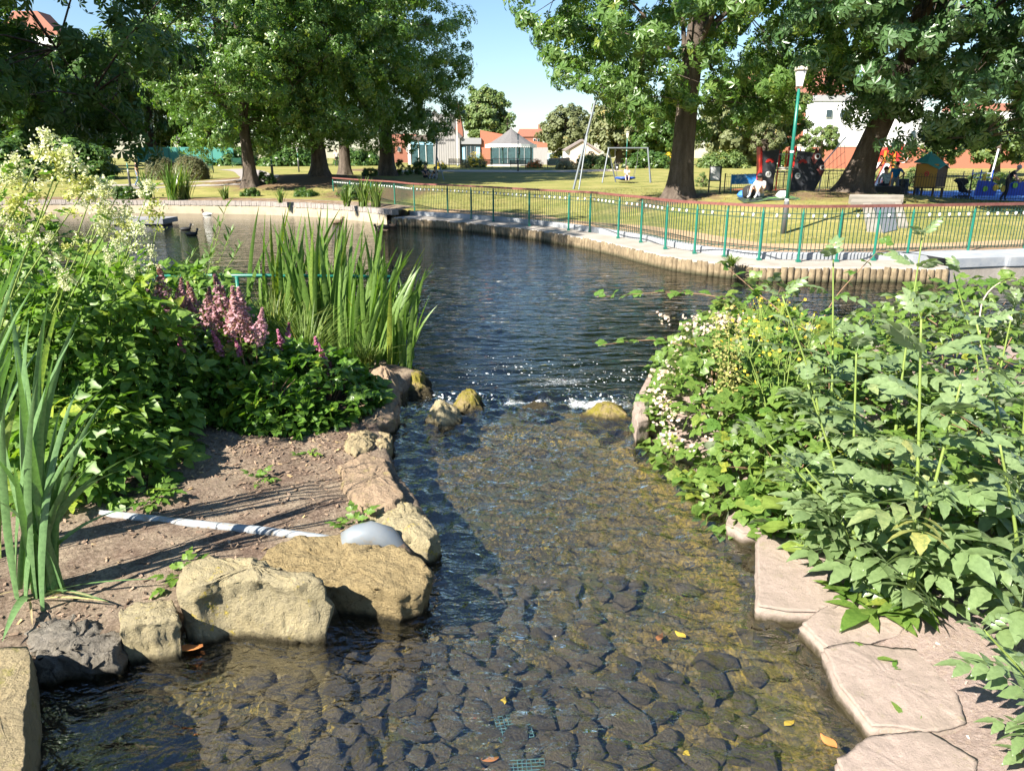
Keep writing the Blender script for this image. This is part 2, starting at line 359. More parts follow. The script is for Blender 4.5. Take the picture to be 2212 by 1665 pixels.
v_, f_ = compact(V, fc[dm <= -.12]); stream_bed = structure(link('stream_bed', mesh_np('stream_bed', v_, f_, m, True)))
pb = MB(); pb.box((0, 36, -1.15), (140, 46.5, .3)); structure(pb.build('pond_bed', M('pond_mud', (.016, .016, .009), .9)))

# ---- cobbles on the bed: pieces of the bed
def hull_stone(r, flat, n=24):
    bm = bmesh.new()
    for k in range(n):
        d = Vector((random.gauss(0, 1), random.gauss(0, 1), random.gauss(0, 1))).normalized()
        d = Vector((d.x * (1 + .25 * r), d.y, d.z * flat)) * (.82 + .3 * random.random()); bm.verts.new(d)
    res = bmesh.ops.convex_hull(bm, input=bm.verts)
    bmesh.ops.delete(bm, geom=list({g for g in res['geom_interior'] + res['geom_unused'] if isinstance(g, bmesh.types.BMVert)}), context='VERTS')
    bmesh.ops.bevel(bm, geom=bm.verts[:] + bm.edges[:], offset=.045, segments=1, affect='EDGES', clamp_overlap=True)
    me = bpy.data.meshes.new('stone'); bm.to_mesh(me); bm.free()
    me.polygons.foreach_set('use_smooth', [True] * len(me.polygons)); me.set_sharp_from_angle(angle=.75); return me
random.seed(5)
cobble_m = M('wet_cobble', (.125, .098, .064), .5, (.085, .066, .044), 3.0, .35, .65, .8, 7, col3=(.19, .15, .09), scale3=5.0, vary=.3, bdist=.10)
STONES = [hull_stone(random.random() * 1.6, .62, 18) for _ in range(12)]
for me in STONES: me.materials.append(cobble_m)
pts = []
for _ in range(9000):
    if len(pts) >= 285: break
    x = random.uniform(-2.0, 1.55); y = random.uniform(2.15, 5.1)
    u_lim = -1.95 + .55 * ss(3.0, 4.0, np.array(y))
    if x < u_lim - .2 * random.random(): continue
    if y > 4.1 + .35 * (x < -.2) and random.random() < .9: continue
    if x > .55 + .25 * random.random() and random.random() < .85: continue
    r = random.choice([.062, .07, .078, .088, .098])
    if poly_dist(np.array([x]), np.array([y]), NEAR_WATER)[0] > -.12: continue
    if all((x - q[0]) ** 2 + (y - q[1]) ** 2 > (.80 * (r + q[2])) ** 2 for q in pts): pts.append((x, y, r))
for x, y, r in pts:
    r *= 1.22; o = link('stone', random.choice(STONES), stream_bed, (x, y, NH(x, y) + r * .30), (random.uniform(-.2, .2), random.uniform(-.2, .2), random.uniform(0, 6.3)), (r * random.uniform(.95, 1.25), r * random.uniform(.85, 1.05), r * .9))
# small gravel between them, too many to count
tv = [(0, 0, .7), (1, .1, 0), (.2, .95, .1), (-.9, .4, 0), (-.6, -.8, .1), (.5, -.85, 0)]; tf = [(0, 1, 2), (0, 2, 3), (0, 3, 4), (0, 4, 5), (0, 5, 1)]
n = 9000; gxy = np.stack([rng.uniform(-2.3, 2.2, n), rng.uniform(2, 8.4, n)], 1); ok = poly_dist(gxy[:, 0], gxy[:, 1], NEAR_WATER) < -.05; gxy = gxy[ok]
T = np.concatenate([gxy, near_h(gxy[:, 0], gxy[:, 1])[:, None]], 1); k = len(T)
v_, f_ = scatter(tv, tf, basis(np.array([[0, 0, 1.]]) + rng.normal(0, .25, (k, 3)), rng.uniform(0, 6.3, k)), T, rng.uniform(.010, .032, k))
o = link('gravel', mesh_np('gravel', v_, f_, M('gravel_wet', (.13, .095, .042), .7, (.06, .045, .022), 4, .4, .6), True, None), stream_bed); o['kind'] = 'stuff'

# ---- water
def water_mat(name, tint, bumps, calm=None, foam=False, rough=0.015, f0=.045, pw=5.0, gain=.98):
    m, nt, b, out = new_mat(name); nt.nodes.remove(b)
    nrm = None
    for sc, st, dist, stretch in bumps:
        bn = nt.nodes.new('ShaderNodeBump'); bn.inputs['Strength'].default_value = st; bn.inputs['Distance'].default_value = dist
        nt.links.new(noise_tex(nt, sc, 3, .55, 'Object', stretch, .6), bn.inputs['Height'])
        if calm:                                                   # sheltered water under the trees lies calmer
            sx = nt.nodes.new('ShaderNodeSeparateXYZ'); nt.links.new(geo_pos(nt), sx.inputs[0]); mr = nt.nodes.new('ShaderNodeMapRange'); nt.links.new(sx.outputs['X'], mr.inputs[0])
            mr.inputs[1].default_value, mr.inputs[2].default_value = calm; mr.inputs[3].default_value = st * .22; mr.inputs[4].default_value = st; nt.links.new(mr.outputs[0], bn.inputs['Strength'])
        if nrm: nt.links.new(nrm, bn.inputs['Normal'])
        nrm = bn.outputs[0]
    gi = nt.nodes.new('ShaderNodeNewGeometry'); dt = nt.nodes.new('ShaderNodeVectorMath'); dt.operation = 'DOT_PRODUCT'
    nt.links.new(gi.outputs['Incoming'], dt.inputs[0]); nt.links.new(nrm, dt.inputs[1])
    def mth(op, a, b=None):
        q = nt.nodes.new('ShaderNodeMath'); q.operation = op
        for i, vv in enumerate((a, b)):
            if isinstance(vv, bpy.types.NodeSocket): nt.links.new(vv, q.inputs[i])
            elif vv is not None: q.inputs[i].default_value = vv
        return q.outputs[0]
    one = mth('MAXIMUM', mth('SUBTRACT', 1.0, mth('ABSOLUTE', dt.outputs['Value'])), 0.0)
    fres = mth('MINIMUM', mth('ADD', mth('MULTIPLY', mth('POWER', one, pw), gain), f0), .96)      # Schlick reflectance, the same from both sides
    gl = nt.nodes.new('ShaderNodeBsdfGlossy'); gl.inputs['Roughness'].default_value = rough
    tr = nt.nodes.new('ShaderNodeBsdfTransparent'); tr.inputs[0].default_value = (*tint, 1)
    nt.links.new(nrm, gl.inputs['Normal'])
    mx = nt.nodes.new('ShaderNodeMixShader'); nt.links.new(fres, mx.inputs[0]); nt.links.new(tr.outputs[0], mx.inputs[1]); nt.links.new(gl.outputs[0], mx.inputs[2])
    res = mx.outputs[0]
    if foam:
        at = nt.nodes.new('ShaderNodeAttribute'); at.attribute_name = 'tint'
        nz = noise_tex(nt, 17, 8, .8, dist=1.5)
        ml = nt.nodes.new('ShaderNodeMath'); ml.operation = 'MULTIPLY_ADD'; nt.links.new(at.outputs['Fac'], ml.inputs[0]); ml.inputs[1].default_value = .62; nt.links.new(nz, ml.inputs[2])
        df = nt.nodes.new('ShaderNodeBsdfDiffuse'); df.inputs[0].default_value = (.80, .82, .82, 1)
        m2 = nt.nodes.new('ShaderNodeMixShader'); nt.links.new(ramp(nt, ml.outputs[0], .84, 1.08), m2.inputs[0]); nt.links.new(res, m2.inputs[1]); nt.links.new(df.outputs[0], m2.inputs[2]); res = m2.outputs[0]
    nt.links.new(res, out.inputs[0]); return m
wx = np.arange(-2.9, 3.0, .02); wy = np.arange(1.0, 9.42, .02); X, Y = np.meshgrid(wx, wy); x, y = X.ravel(), Y.ravel(); p3 = np.stack([x, y, x * 0], 1)
src = P(1440, 1255, SW); r = np.hypot(x - src.x, y - src.y)
warp = 2.2 * fbm(p3 * 1.2, 3, 21); warp2 = 3.0 * fbm(p3 * 2.3, 3, 22)
amp = .06 + .94 * np.clip(ss(-.5, 1.0, x) * ss(2.4, 4.0, y) + ss(4.3, 5.6, y), 0, 1)
w = 0
for ang, lam, A in [(.2, .19, .0062), (1.1, .24, .0080), (-.5, .16, .0050), (2.4, .37, .0090), (1.25, .13, .0042), (1.55, .30, .0105), (1.75, .18, .0060)]:
    kx, ky = math.cos(ang) * 6.283 / lam, math.sin(ang) * 6.283 / lam
    w = w + A * np.sin(x * kx + y * ky + 3 * warp + 2 * warp2 * (lam < .2))
w = w * amp + .016 * np.sin(r * 6.283 / .20 + warp) * np.exp(-r / 1.0) * ss(.0, .25, r)
w = w + (.035 * np.exp(-(r / .16) ** 2) * (fbm(p3 * 18, 3, 31) - .45))
fall = ss(8.15, 9.0, y); zz = SW - SW * fall
yc = 8.72 + .22 * np.sin(x * 2.1 + .6) + .12 * np.sin(x * 5.3); rap = np.exp(-((y - yc) / .42) ** 2) * (.45 + .75 * fbm(p3 * np.array([2.2, 1.0, 1]) + 5, 3, 44))
zz = zz + w * (1 - .4 * rap) + rap * (.20 * (fbm(p3 * np.array([5, 7, 1]), 3, 41) - .47) + .06 * (fbm(p3 * 17, 3, 43) - .5))
zz = np.where(y > 9.3, zz * 0 + (zz - 0) * ss(9.42, 9.3, y), zz)
foam_a = np.clip(rap * 1.12 * (1 - .55 * ss(8.95, 9.3, y)) * (.05 + 1.25 * fbm(p3 * np.array([3.5, 2.5, 1]), 3, 47)) + .30 * np.exp(-(r / .13) ** 2), 0, 1.0)
stream_m = water_mat('stream_water', (.86, .88, .84), [(4, .9, .10, (.7, 1.1, 1)), (15, .6, .035, (.8, 1.2, 1))], foam=True, f0=.12, pw=3.6, gain=1.7)
dS = poly_dist(x, y, NEAR_WATER)[grid_faces(len(wx), len(wy))].min(1)
fS = grid_faces(len(wx), len(wy))[dS < .35]
v_, f_ = np.stack([x, y, zz], 1), fS; u_ = np.unique(f_.ravel()); ta = foam_a[u_]; v_, f_ = compact(v_, f_)
structure(link('stream_water', mesh_np('stream_water', v_, f_, stream_m, True, ta)))
py = [9.42]
while py[-1] < 48: py.append(py[-1] + .035 + max(0, py[-1] - 12) * .012)
px = np.array(sorted(set(np.round(lines(-48, -10, 1.0) + lines(-10, 12, .07) + lines(12, 48, 1.0), 3)))); py = np.array(py)
X, Y = np.meshgrid(px, py); x, y = X.ravel(), Y.ravel(); p3 = np.stack([x, y, x * 0], 1)
up = P(1088, 718, 0); r = np.hypot(x - up.x, y - up.y); warp = fbm(p3 * .6, 3, 51)
w = 0
for ang, lam, A in [(1.45, .34, .0040), (1.75, .46, .0045), (1.2, .60, .004), (2.0, .27, .0025), (.5, .8, .003)]:
    kx, ky = math.cos(ang) * 6.283 / lam, math.sin(ang) * 6.283 / lam; w = w + A * np.sin(x * kx + y * ky + 9 * warp)
w = w * (.55 + .45 * fbm(p3 * .5, 2, 55)) * (1 - ss(15, 24, y)) * ss(9.42, 9.7, y)
w = w + .007 * np.sin(r * 6.283 / .30 + 2 * warp) * np.exp(-r / 1.3) + .05 * np.exp(-(r / .22) ** 2) * fbm(p3 * 9, 3, 57)
foam_p = np.clip(.42 * np.exp(-(r / .20) ** 2) + (.30 + .75 * fbm(p3 * 1.1, 3, 59)) * .86 * np.exp(-((y - 9.75 - .15 * x) / .55) ** 2) * np.exp(-((x - .55) / 1.15) ** 2), 0, 1)
pond_m = water_mat('pond_water', (.22, .23, .17), [(2.4, .50, .10, (.55, 1.7, 1)), (8, .28, .04, (.6, 1.5, 1))], (-16, -4), True, f0=.10)
pd = poly_dist(x, y, POND); fP = grid_faces(len(px), len(py)); sel = (pd[fP].min(1) < .12) & (poly_dist(x, y, NEAR_WATER)[fP].min(1) < .4) | (np.abs(x[fP]).max(1) > 23)
u_ = np.unique(fP[sel].ravel()); ta = foam_p[u_]; v_, f_ = compact(np.stack([x, y, w], 1), fP[sel])
structure(link('pond_water', mesh_np('pond_water', v_, f_, pond_m, True, ta)))
# foam flecks drifting on the pond below the fall
k = 300; u = rng.uniform(0, 1, k); t = rng.uniform(0, 1, k)
pxs = 1010 + 400 * u + rng.normal(0, 14, k); pys = 768 + 75 * t ** .8 + 30 * (u - .3) + rng.normal(0, 5, k)
T = np.array([P(a, b_, .008) for a, b_ in zip(pxs, pys)]); keep = (fbm(T * 2.2, 3, 61) > .44) & (poly_dist(T[:, 0], T[:, 1], NEAR_WATER) < -.05) & (T[:, 1] > 9.0); T = T[keep]; k = len(T)
a = np.linspace(0, 6.283, 11)[:-1]; tv = [(0, 0, .12)] + [(math.cos(q) * (1 + .25 * math.sin(3 * q + 1)), .6 * math.sin(q) * (1 + .2 * math.cos(2 * q)), 0) for q in a]; tf = [(0, 1 + i, 1 + (i + 1) % 10) for i in range(10)]
v_, f_ = scatter(tv, tf, basis(np.tile([[0, 0, 1.]], (k, 1)), rng.uniform(-.5, .5, k)), T, rng.choice([.006, .010, .016, .024, .04], k, p=[.3, .3, .22, .13, .05]))
foam_m, nt, b, out = new_mat('foam'); b.inputs['Base Color'].default_value = (.80, .82, .80, 1); tr_ = nt.nodes.new('ShaderNodeBsdfTransparent'); mx_ = nt.nodes.new('ShaderNodeMixShader'); nt.links.new(ramp(nt, noise_tex(nt, 45, 4, .7), .38, .62), mx_.inputs[0]); nt.links.new(tr_.outputs[0], mx_.inputs[1]); nt.links.new(b.outputs[0], mx_.inputs[2]); nt.links.new(mx_.outputs[0], out.inputs[0])
o = link('foam', mesh_np('foam', v_, f_, foam_m, True)); o['kind'] = 'stuff'; tag(o, 'white foam flecks drifting on the dark pond below the little fall', 'foam', kind='stuff')

k = 260; xx = rng.uniform(-1.45, 1.5, k); yy = 8.72 + .22 * np.sin(xx * 2.1 + .6) + .12 * np.sin(xx * 5.3) + rng.normal(.12, .16, k); T = np.stack([xx, yy, .07 + rng.uniform(-.03, .10, k) * (1 - ss(8.6, 9.1, yy))], 1)
T = T[(fbm(T * np.array([2.6, 2, 1]), 3, 63) > .47) & (poly_dist(xx, yy, NEAR_WATER) < -.06)]; k = len(T); v_, f_ = scatter(tv, tf, basis(rng.normal(0, .5, (k, 3)) + np.array([[0, -.3, .8]]), rng.uniform(0, 6.3, k)), T, rng.choice([.006, .010, .016, .024], k))
tag(link('spray', mesh_np('spray', v_, f_, foam_m, True)), 'white splashing spray between the rocks of the rapids', 'spray', kind='stuff')
# ---- pond walls
def offset_curve(C, w):
    C = np.asarray(C); t = np.gradient(C, axis=0); t /= np.linalg.norm(t, axis=1, keepdims=True) + 1e-9
    return C + np.stack([-t[:, 1], t[:, 0]], 1) * w           # to the left of travel = land side for left-to-right curves
def strip(name, C, prof, mat, parent=None, closed=True):
    """sweep a (w,z) profile along the curve"""
    k = len(prof); n = len(C); V = np.concatenate([np.concatenate([offset_curve(C, w), np.full((n, 1), z)], 1) for w, z in prof]); Fc = []
    for a in range(k if closed else k - 1):
        b2 = (a + 1) % k
        for i in range(n - 1): Fc.append((a * n + i, a * n + i + 1, b2 * n + i + 1, b2 * n + i))
    return link(name, mesh_np(name, V, Fc, mat, False), parent)
def along(C, step):
    C = np.asarray(C); seg = np.linalg.norm(np.diff(C, axis=0), axis=1); s = np.concatenate([[0], np.cumsum(seg)]); q = np.arange(0, s[-1], step)
    pos = np.stack([np.interp(q, s, C[:, 0]), np.interp(q, s, C[:, 1])], 1); e = .05
    p2 = np.stack([np.interp(q + e, s, C[:, 0]), np.interp(q + e, s, C[:, 1])], 1); p1 = np.stack([np.interp(q - e, s, C[:, 0]), np.interp(q - e, s, C[:, 1])], 1)
    t = p2 - p1; return pos, np.arctan2(t[:, 1], t[:, 0])
conc = M('pale_concrete', (.33, .295, .26), .85, (.25, .22, .185), 2.0, .35, .7, .5, 14, coord='World')
kerb_m = M('blue_grey_concrete', (.24, .26, .29), .8, (.32, .33, .34), 3.0, .35, .65, .4, 18, coord='World')
log_m, nt, b, out = new_mat('log_concrete')
c = mix_node(nt, ramp(nt, noise_tex(nt, 3.5, 6, .7, 'World'), .38, .62), (.27, .205, .125), (.16, .12, .07))
c = mix_node(nt, ramp(nt, noise_tex(nt, 16, 6, .7, 'World', (1, 1, .3)), .50, .68), c, (.085, .065, .04))
sp = nt.nodes.new('ShaderNodeSeparateXYZ'); nt.links.new(geo_pos(nt), sp.inputs[0]); c = mix_node(nt, ramp(nt, sp.outputs['Z'], .13, .02), c, (.05, .045, .02))
put(nt, b.inputs['Base Color'], c); b.inputs['Roughness'].default_value = .85
bn = nt.nodes.new('ShaderNodeBump'); bn.inputs['Strength'].default_value = .8; bn.inputs['Distance'].default_value = .03
nt.links.new(noise_tex(nt, 18, 7, .75, 'World', (1, 1, .35)), bn.inputs['Height']); nt.links.new(bn.outputs[0], b.inputs['Normal'])
lw = thing('log_wall', 'pond wall of upright buff concrete logs below the green fence', 'wall', (WALL[0][0], WALL[0][1], 0))
off = Vector((-WALL[0][0], -WALL[0][1], 0))
EXT = np.concatenate([WALL, RIGHT_WALL[1:9]])
strip('ledge', EXT, [(.02, -.6), (.0, .30), (.05, .36), (1.16, .41), (1.2, -.6)], conc, lw).location = off
strip('kerb', EXT, [(1.08, .38), (1.08, .55), (1.11, .58), (1.30, .58), (1.30, .38)], kerb_m, lw).location = off
LOGS = []
for q in range(7):
    n, rws = 9, 9; a = np.linspace(-.15, math.pi + .15, n); vv = []
    for j in range(rws):
        z = -.35 + .70 * j / (rws - 1)
        for i in range(n):
            rr = .088 * (1 + .20 * (vnoise([[a[i] * 3.0, z * 5, q * 7.7]], 3)[0] - .5) * 2 * .8) * (1 if j < rws - 1 else .82)
            vv.append((rr * math.cos(a[i]), -rr * math.sin(a[i]) * .95, z))
    LOGS.append(mesh_np('log', vv, grid_faces(n, rws), log_m, True))
lp, la = along(WALL, .172)
for (x, y), a in zip(lp, la):
    link('log', random.choice(LOGS), lw, Vector((x, y, 0)) + off + Vector((0, 0, random.uniform(-.035, .02))), (random.uniform(-.03, .03), random.uniform(-.04, .04), a), (random.uniform(.85, 1.12), random.uniform(.7, 1.15), 1))
block = M('buff_blockwork', (.42, .35, .25), .9, (.33, .27, .19), 1.5, .35, .65, .4, 20, coord='World')
cop = M('grey_coping', (.33, .29, .26), .9, (.24, .21, .19), 4, .35, .65, .4, 20, coord='World')
pw = thing('planter_wall', 'buff rendered pond wall with a course of upright grey bricks on top, under the trees', 'wall', (LEFT_WALL[-1][0], LEFT_WALL[-1][1], 0))
off = Vector((-LEFT_WALL[-1][0], -LEFT_WALL[-1][1], 0))
strip('render', LEFT_WALL[:-1], [(0, -.6), (0, .46), (.5, .46), (.5, -.6)], block, pw).location = off
lp, la = along(LEFT_WALL, .118); k = len(lp)
R = np.stack([np.stack([np.cos(la), -np.sin(la), la * 0], 1), np.stack([np.sin(la), np.cos(la), la * 0], 1), np.tile([[0, 0, 1.]], (k, 1))], 1)
bxv = [(sx * .054, sy * .17 + .14, z) for z in (.465, .70) for sx, sy in ((-1, -1), (1, -1), (1, 1), (-1, 1))]
v_, f_ = scatter(bxv, np.array([(3, 2, 1, 0), (4, 5, 6, 7), (0, 1, 5, 4), (1, 2, 6, 5), (2, 3, 7, 6), (3, 0, 4, 7)]), R, np.concatenate([lp + rng.normal(0, .006, (k, 2)), rng.normal(0, .006, (k, 1))], 1), np.ones(k))
o = link('coping_bricks', mesh_np('coping_bricks', v_, f_, cop), pw, off); o['kind'] = 'stuff'
rw = thing('concrete_wall', 'low pale concrete pond wall with a grey top band, beyond the last log', 'wall', (RIGHT_WALL[0][0], RIGHT_WALL[0][1], 0))
off = Vector((-RIGHT_WALL[0][0], -RIGHT_WALL[0][1], 0))
strip('render', RIGHT_WALL, [(.0, -.6), (.0, .36), (.6, .36), (.6, -.6)], conc, rw).location = off
strip('top_band', RIGHT_WALL, [(-.03, .37), (-.03, .595), (1.38, .60), (1.38, .37)], kerb_m, rw).location = off
pe = P(2018, 556, .45); MB().box((pe.x + .35 + off.x, pe.y + .15 + off.y, .20), (2.6, 1.7, .76)).build('end_block', kerb_m, rw)
# brown path behind the fence
ALLW = np.concatenate([WALL, RIGHT_WALL[1:]])
strip('path', ALLW, [(1.28, .57), (2.0, .59), (3.25, .585), (3.5, .45)], M('sandy_path', (.40, .27, .16), .95, (.32, .21, .12), 1.2, .35, .65, .5, 40, coord='World'), closed=False)['kind'] = 'structure'
# ================================================================ TREES
def leaflet(a, L, w, droop, base=(0, 0, 0), fold=.10):
    ca, sa = math.cos(a), math.sin(a); q = lambda r, s, z: (base[0] + ca * r - sa * s, base[1] + sa * r + ca * s, base[2] + z)
    return [q(0, 0, 0), q(.62 * L, -w, -droop * .45 - fold * w), q(L, 0, -droop), q(.62 * L, w, -droop * .45 - fold * w), q(.6 * L, 0, -droop * .40 + .02)], [(0, 1, 4), (1, 2, 4), (4, 2, 3), (0, 4, 3)]
def simple4(v, f): return v[:4], [(0, 1, 2), (0, 2, 3)]
def compound(parts):
    V, Fc = [], []
    for v, f in parts: n = len(V); V += v; Fc += [tuple(i + n for i in q) for q in f]
    return np.array(V), np.array(Fc)
PALM5 = compound([simple4(*leaflet(math.radians(a), L, .21 * L, .42 * L)) for a, L in ((-105, .68), (-52, .9), (0, 1), (52, .9), (105, .68))])
PALM3 = compound([simple4(*leaflet(math.radians(a), L, .25 * L, .38 * L)) for a, L in ((-72, .85), (0, 1), (72, .85))])
PALM_LITE = compound([simple4(*leaflet(math.radians(a), L, .22 * L, .40 * L)) for a, L in ((-100, .7), (-50, .9), (0, 1), (50, .9), (100, .7))])
OVAL = compound([simple4(*leaflet(math.radians(a), 1, .30, .25)) for a in (0, 130, 250)])
bark = M('chestnut_bark', (.062, .046, .035), .95, (.125, .098, .078), 5, .4, .65, 1.0, 9, stretch=(1, 1, .22), col3=(.06, .05, .035), scale3=1.5, bdist=.06)
bark_far = M('distant_bark', (.085, .065, .05), .95, (.13, .10, .08), 6, .4, .65)  # plain brown bark for far trees and shrub stems
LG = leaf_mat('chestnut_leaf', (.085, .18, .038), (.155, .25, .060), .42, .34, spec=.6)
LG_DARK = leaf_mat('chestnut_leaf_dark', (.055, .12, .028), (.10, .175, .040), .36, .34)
LG_BLUE = leaf_mat('chestnut_leaf_cool', (.070, .145, .050), (.115, .20, .072), .32, .32, spec=.6)  # cooler copy of the chestnut green, skylit shade put into the colour
LG_MID = leaf_mat('lime_leaf', (.10, .165, .045), (.165, .225, .07), .30, .5)
LG_PALE = leaf_mat('pale_leaf', (.13, .155, .060), (.20, .215, .095), .28, .6)
def trunk_mesh(base_r, pts, radii, seed, flare=.9, n=18):
    pts = catmull(pts, 5); m_ = len(pts); rr = np.interp(np.linspace(0, 1, m_), np.linspace(0, 1, len(radii)), radii)
    a = np.linspace(0, 2 * math.pi, n + 1)[:-1]; V = []
    for i, p in enumerate(pts):
        hgt = p[2] - pts[0][2]; k = rr[i] * (1 + flare * math.exp(-max(hgt, 0) / .45))
        but = 1 + .22 * math.exp(-max(hgt, 0) / .9) * np.sin(a * 5 + seed) + .08 * (fbm(np.stack([np.cos(a) * 2, np.sin(a) * 2, a * 0 + hgt * .8 + seed], 1), 3, 5) - .5) * 2
        V.append(np.stack([p[0] + k * but * np.cos(a), p[1] + k * but * np.sin(a), np.full(n, p[2])], 1))
    V = np.concatenate(V); Fc = []
    for i in range(m_ - 1):
        for j in range(n): Fc.append((i * n + j, i * n + (j + 1) % n, (i + 1) * n + (j + 1) % n, (i + 1) * n + j))
    return V, np.array(Fc), pts
def tree(name, label, cat, base, trunk_pts, radii, crown_c, crown_r, ncl, nlf, size, mat, seed, template=PALM5, bmat=bark, spread=.75, inner=.35, keep=None, group=None, lumps=.55, flare=.9, extra=(), limbs=9, zmin=None, zfun=None, up=.42, stuffname='crown'):
    """base = ground point; trunk_pts, crown_c relative to it"""
    r_ = np.random.default_rng(seed); t = thing(name, label, cat, base, 0, group)
    V, Fc, axis = trunk_mesh(radii[0], trunk_pts, radii, seed, flare)
    tk = link('trunk', mesh_np('trunk', V, Fc, bmat, True), t)
    # clump centres through the crown's volume
    d = r_.normal(0, 1, (ncl * 3, 3)); d /= np.linalg.norm(d, axis=1, keepdims=True)
    rad = inner + (1 - inner) * r_.uniform(0, 1, (ncl * 3, 1)) ** .55
    lump = 1 - lumps / 2 + lumps * fbm(d * 1.9 + seed, 3, seed)[:, None]
    c = np.array(crown_c) + d * rad * lump * np.array(crown_r)
    if zmin is not None: c = c[c[:, 2] > zmin + .8 * r_.uniform(0, 1, len(c))]
    if zfun is not None: c = c[zfun(c)]
    if keep is not None: c = c[keep(c + np.array(base))]
    c = c[:ncl]
    if len(extra): c = np.concatenate([c, np.array(extra)])
    # limbs
    lb = MB(); limb_pts = []
    for k in range(limbs):
        tip = c[int(r_.integers(len(c)))]; s = axis[int(len(axis) * r_.uniform(.42, .92))]; s = np.array(s)
        mid = s + (tip - s) * .5 + np.array([0, 0, .12 * np.linalg.norm(tip - s)]); q = catmull([s, mid, tip], 4); r0 = radii[-1] * r_.uniform(.5, .9)
        lb.tube([tuple(x) for x in q], list(np.linspace(r0, r0 * .12, len(q))), 6); limb_pts += [x for x in q[2:]]
    limb_pts = np.array(limb_pts + [np.array(x) for x in axis[len(axis) // 2:]])
    for x in c[::max(1, len(c) // 160)]:
        j = np.argmin(((limb_pts - x) ** 2).sum(1)); y = limb_pts[j]
        lb.tube([tuple(y), tuple((x + y) / 2 + np.array([0, 0, .15])), tuple(x)], [.035, .022, .008], 3, False)
    lb.build('branches', bmat, t, True)
    # leaves
    n = len(c) * nlf; ci = np.repeat(np.arange(len(c)), nlf); o_ = r_.normal(0, 1, (n, 3)); o_ /= np.linalg.norm(o_, axis=1, keepdims=True)
    o_[:, 2] *= .75; sz = spread * (.55 + .6 * r_.uniform(0, 1, len(c)))[ci][:, None]
    pos = c[ci] + o_ * sz * r_.uniform(.35, 1, (n, 1)) ** .6
    out_ = pos - np.array(crown_c); out_ /= np.linalg.norm(out_, axis=1, keepdims=True) + 1e-6
    nrm = o_ * .75 + out_ * .60 + np.array([0, 0, up]) + r_.normal(0, .28, (n, 3))
    tv, tf = template; v_, f_ = scatter(tv, tf, basis(nrm, r_.uniform(0, 6.283, n)), pos, size * r_.uniform(.7, 1.25, n))
    tint = np.repeat(np.clip(r_.uniform(0, .75, n) + .35 * (r_.uniform(0, 1, len(c))[ci] - .3), 0, 1), len(tv))
    cr = link(stuffname, mesh_np(stuffname, v_, f_, mat, False, tint), t); cr['kind'] = 'stuff'
    return t
def clear_of(u0, u1, v0, v1, ymax):
    """a gap in the crown: drop clumps that stand in front of the trunk"""
    def f(c):
        dy = c[:, 1] * math.cos(PITCH) - (c[:, 2] - CAM_H) * math.sin(PITCH); u = 1106 + F_PX * c[:, 0] / dy
        v = 832.5 - F_PX * (c[:, 1] * math.sin(PITCH) + (c[:, 2] - CAM_H) * math.cos(PITCH)) / dy
        return ~((u > u0) & (u < u1) & (v > v0) & (v < v1) & (c[:, 1] < ymax))
    return f
def both(*fs): return lambda c: np.all([f(c) for f in fs], axis=0)
def beyond_left(ulim, vlo=-9999):
    def f(c):
        dy = c[:, 1] * math.cos(PITCH) - (c[:, 2] - CAM_H) * math.sin(PITCH); u = 1106 + F_PX * c[:, 0] / dy
        return u > ulim
    return f
def before_right(ulim):
    g = beyond_left(ulim); return lambda c: ~g(c)

# right-hand horse chestnuts
b1 = G(1468, 428)
hang = [(-1.3 - i * .18, -2.2, 7.0 - i * .42) for i in range(9)] + [(-3.6 + .3 * i, -2.6, 4.6 - .28 * i) for i in range(7)] + [(-4.3, -2.4, 4.2), (-5.6, -1, 5.4), (-5.9, -.5, 6.2), (-6.6, -.5, 6.8), (-6.9, 0, 7.6), (-7.4, 0, 8.8), (-5.2, -2, 4.6), (-1.2, -2.5, 4.6), (-1.0, -2.6, 4.0), (-.4, -2.7, 3.6)]
tree('horse_chestnut', 'tall horse chestnut with a thick flared trunk rising beside the swing, long twigs hanging', 'tree', b1, [(0, 0, -.25), (.02, 0, 1.5), (.1, .1, 4), (.35, .2, 8), (.2, .2, 13)], [.50, .46, .42, .36, .16],
     (.2, .3, 9.6), (7.6, 7.4, 8.0), 470, 42, .27, LG, 11, extra=hang, keep=both(clear_of(1440, 1525, 60, 320, b1.y + .1), beyond_left(1085)), limbs=12, inner=.42, zmin=2.6, spread=.78)
b2 = G(1835, 414)
tree('horse_chestnut', 'dark leaning horse chestnut trunk on the mound between climbing ship and slide', 'tree', b2, [(0, 0, -.3), (.45, -.1, 1.5), (.95, -.2, 3.2), (1.6, -.4, 6), (2.0, -.3, 11)], [.62, .50, .46, .36, .16],
     (3.3, -2.6, 8.6), (8.2, 8.4, 7.6), 600, 42, .31, LG_BLUE, 23, keep=both(clear_of(1790, 1900, 280, 430, b2.y + .4), clear_of(1640, 1780, 215, 345, 60), clear_of(1700, 2230, 345, 500, 60)), limbs=12, inner=.35, zmin=1.6, spread=.85)
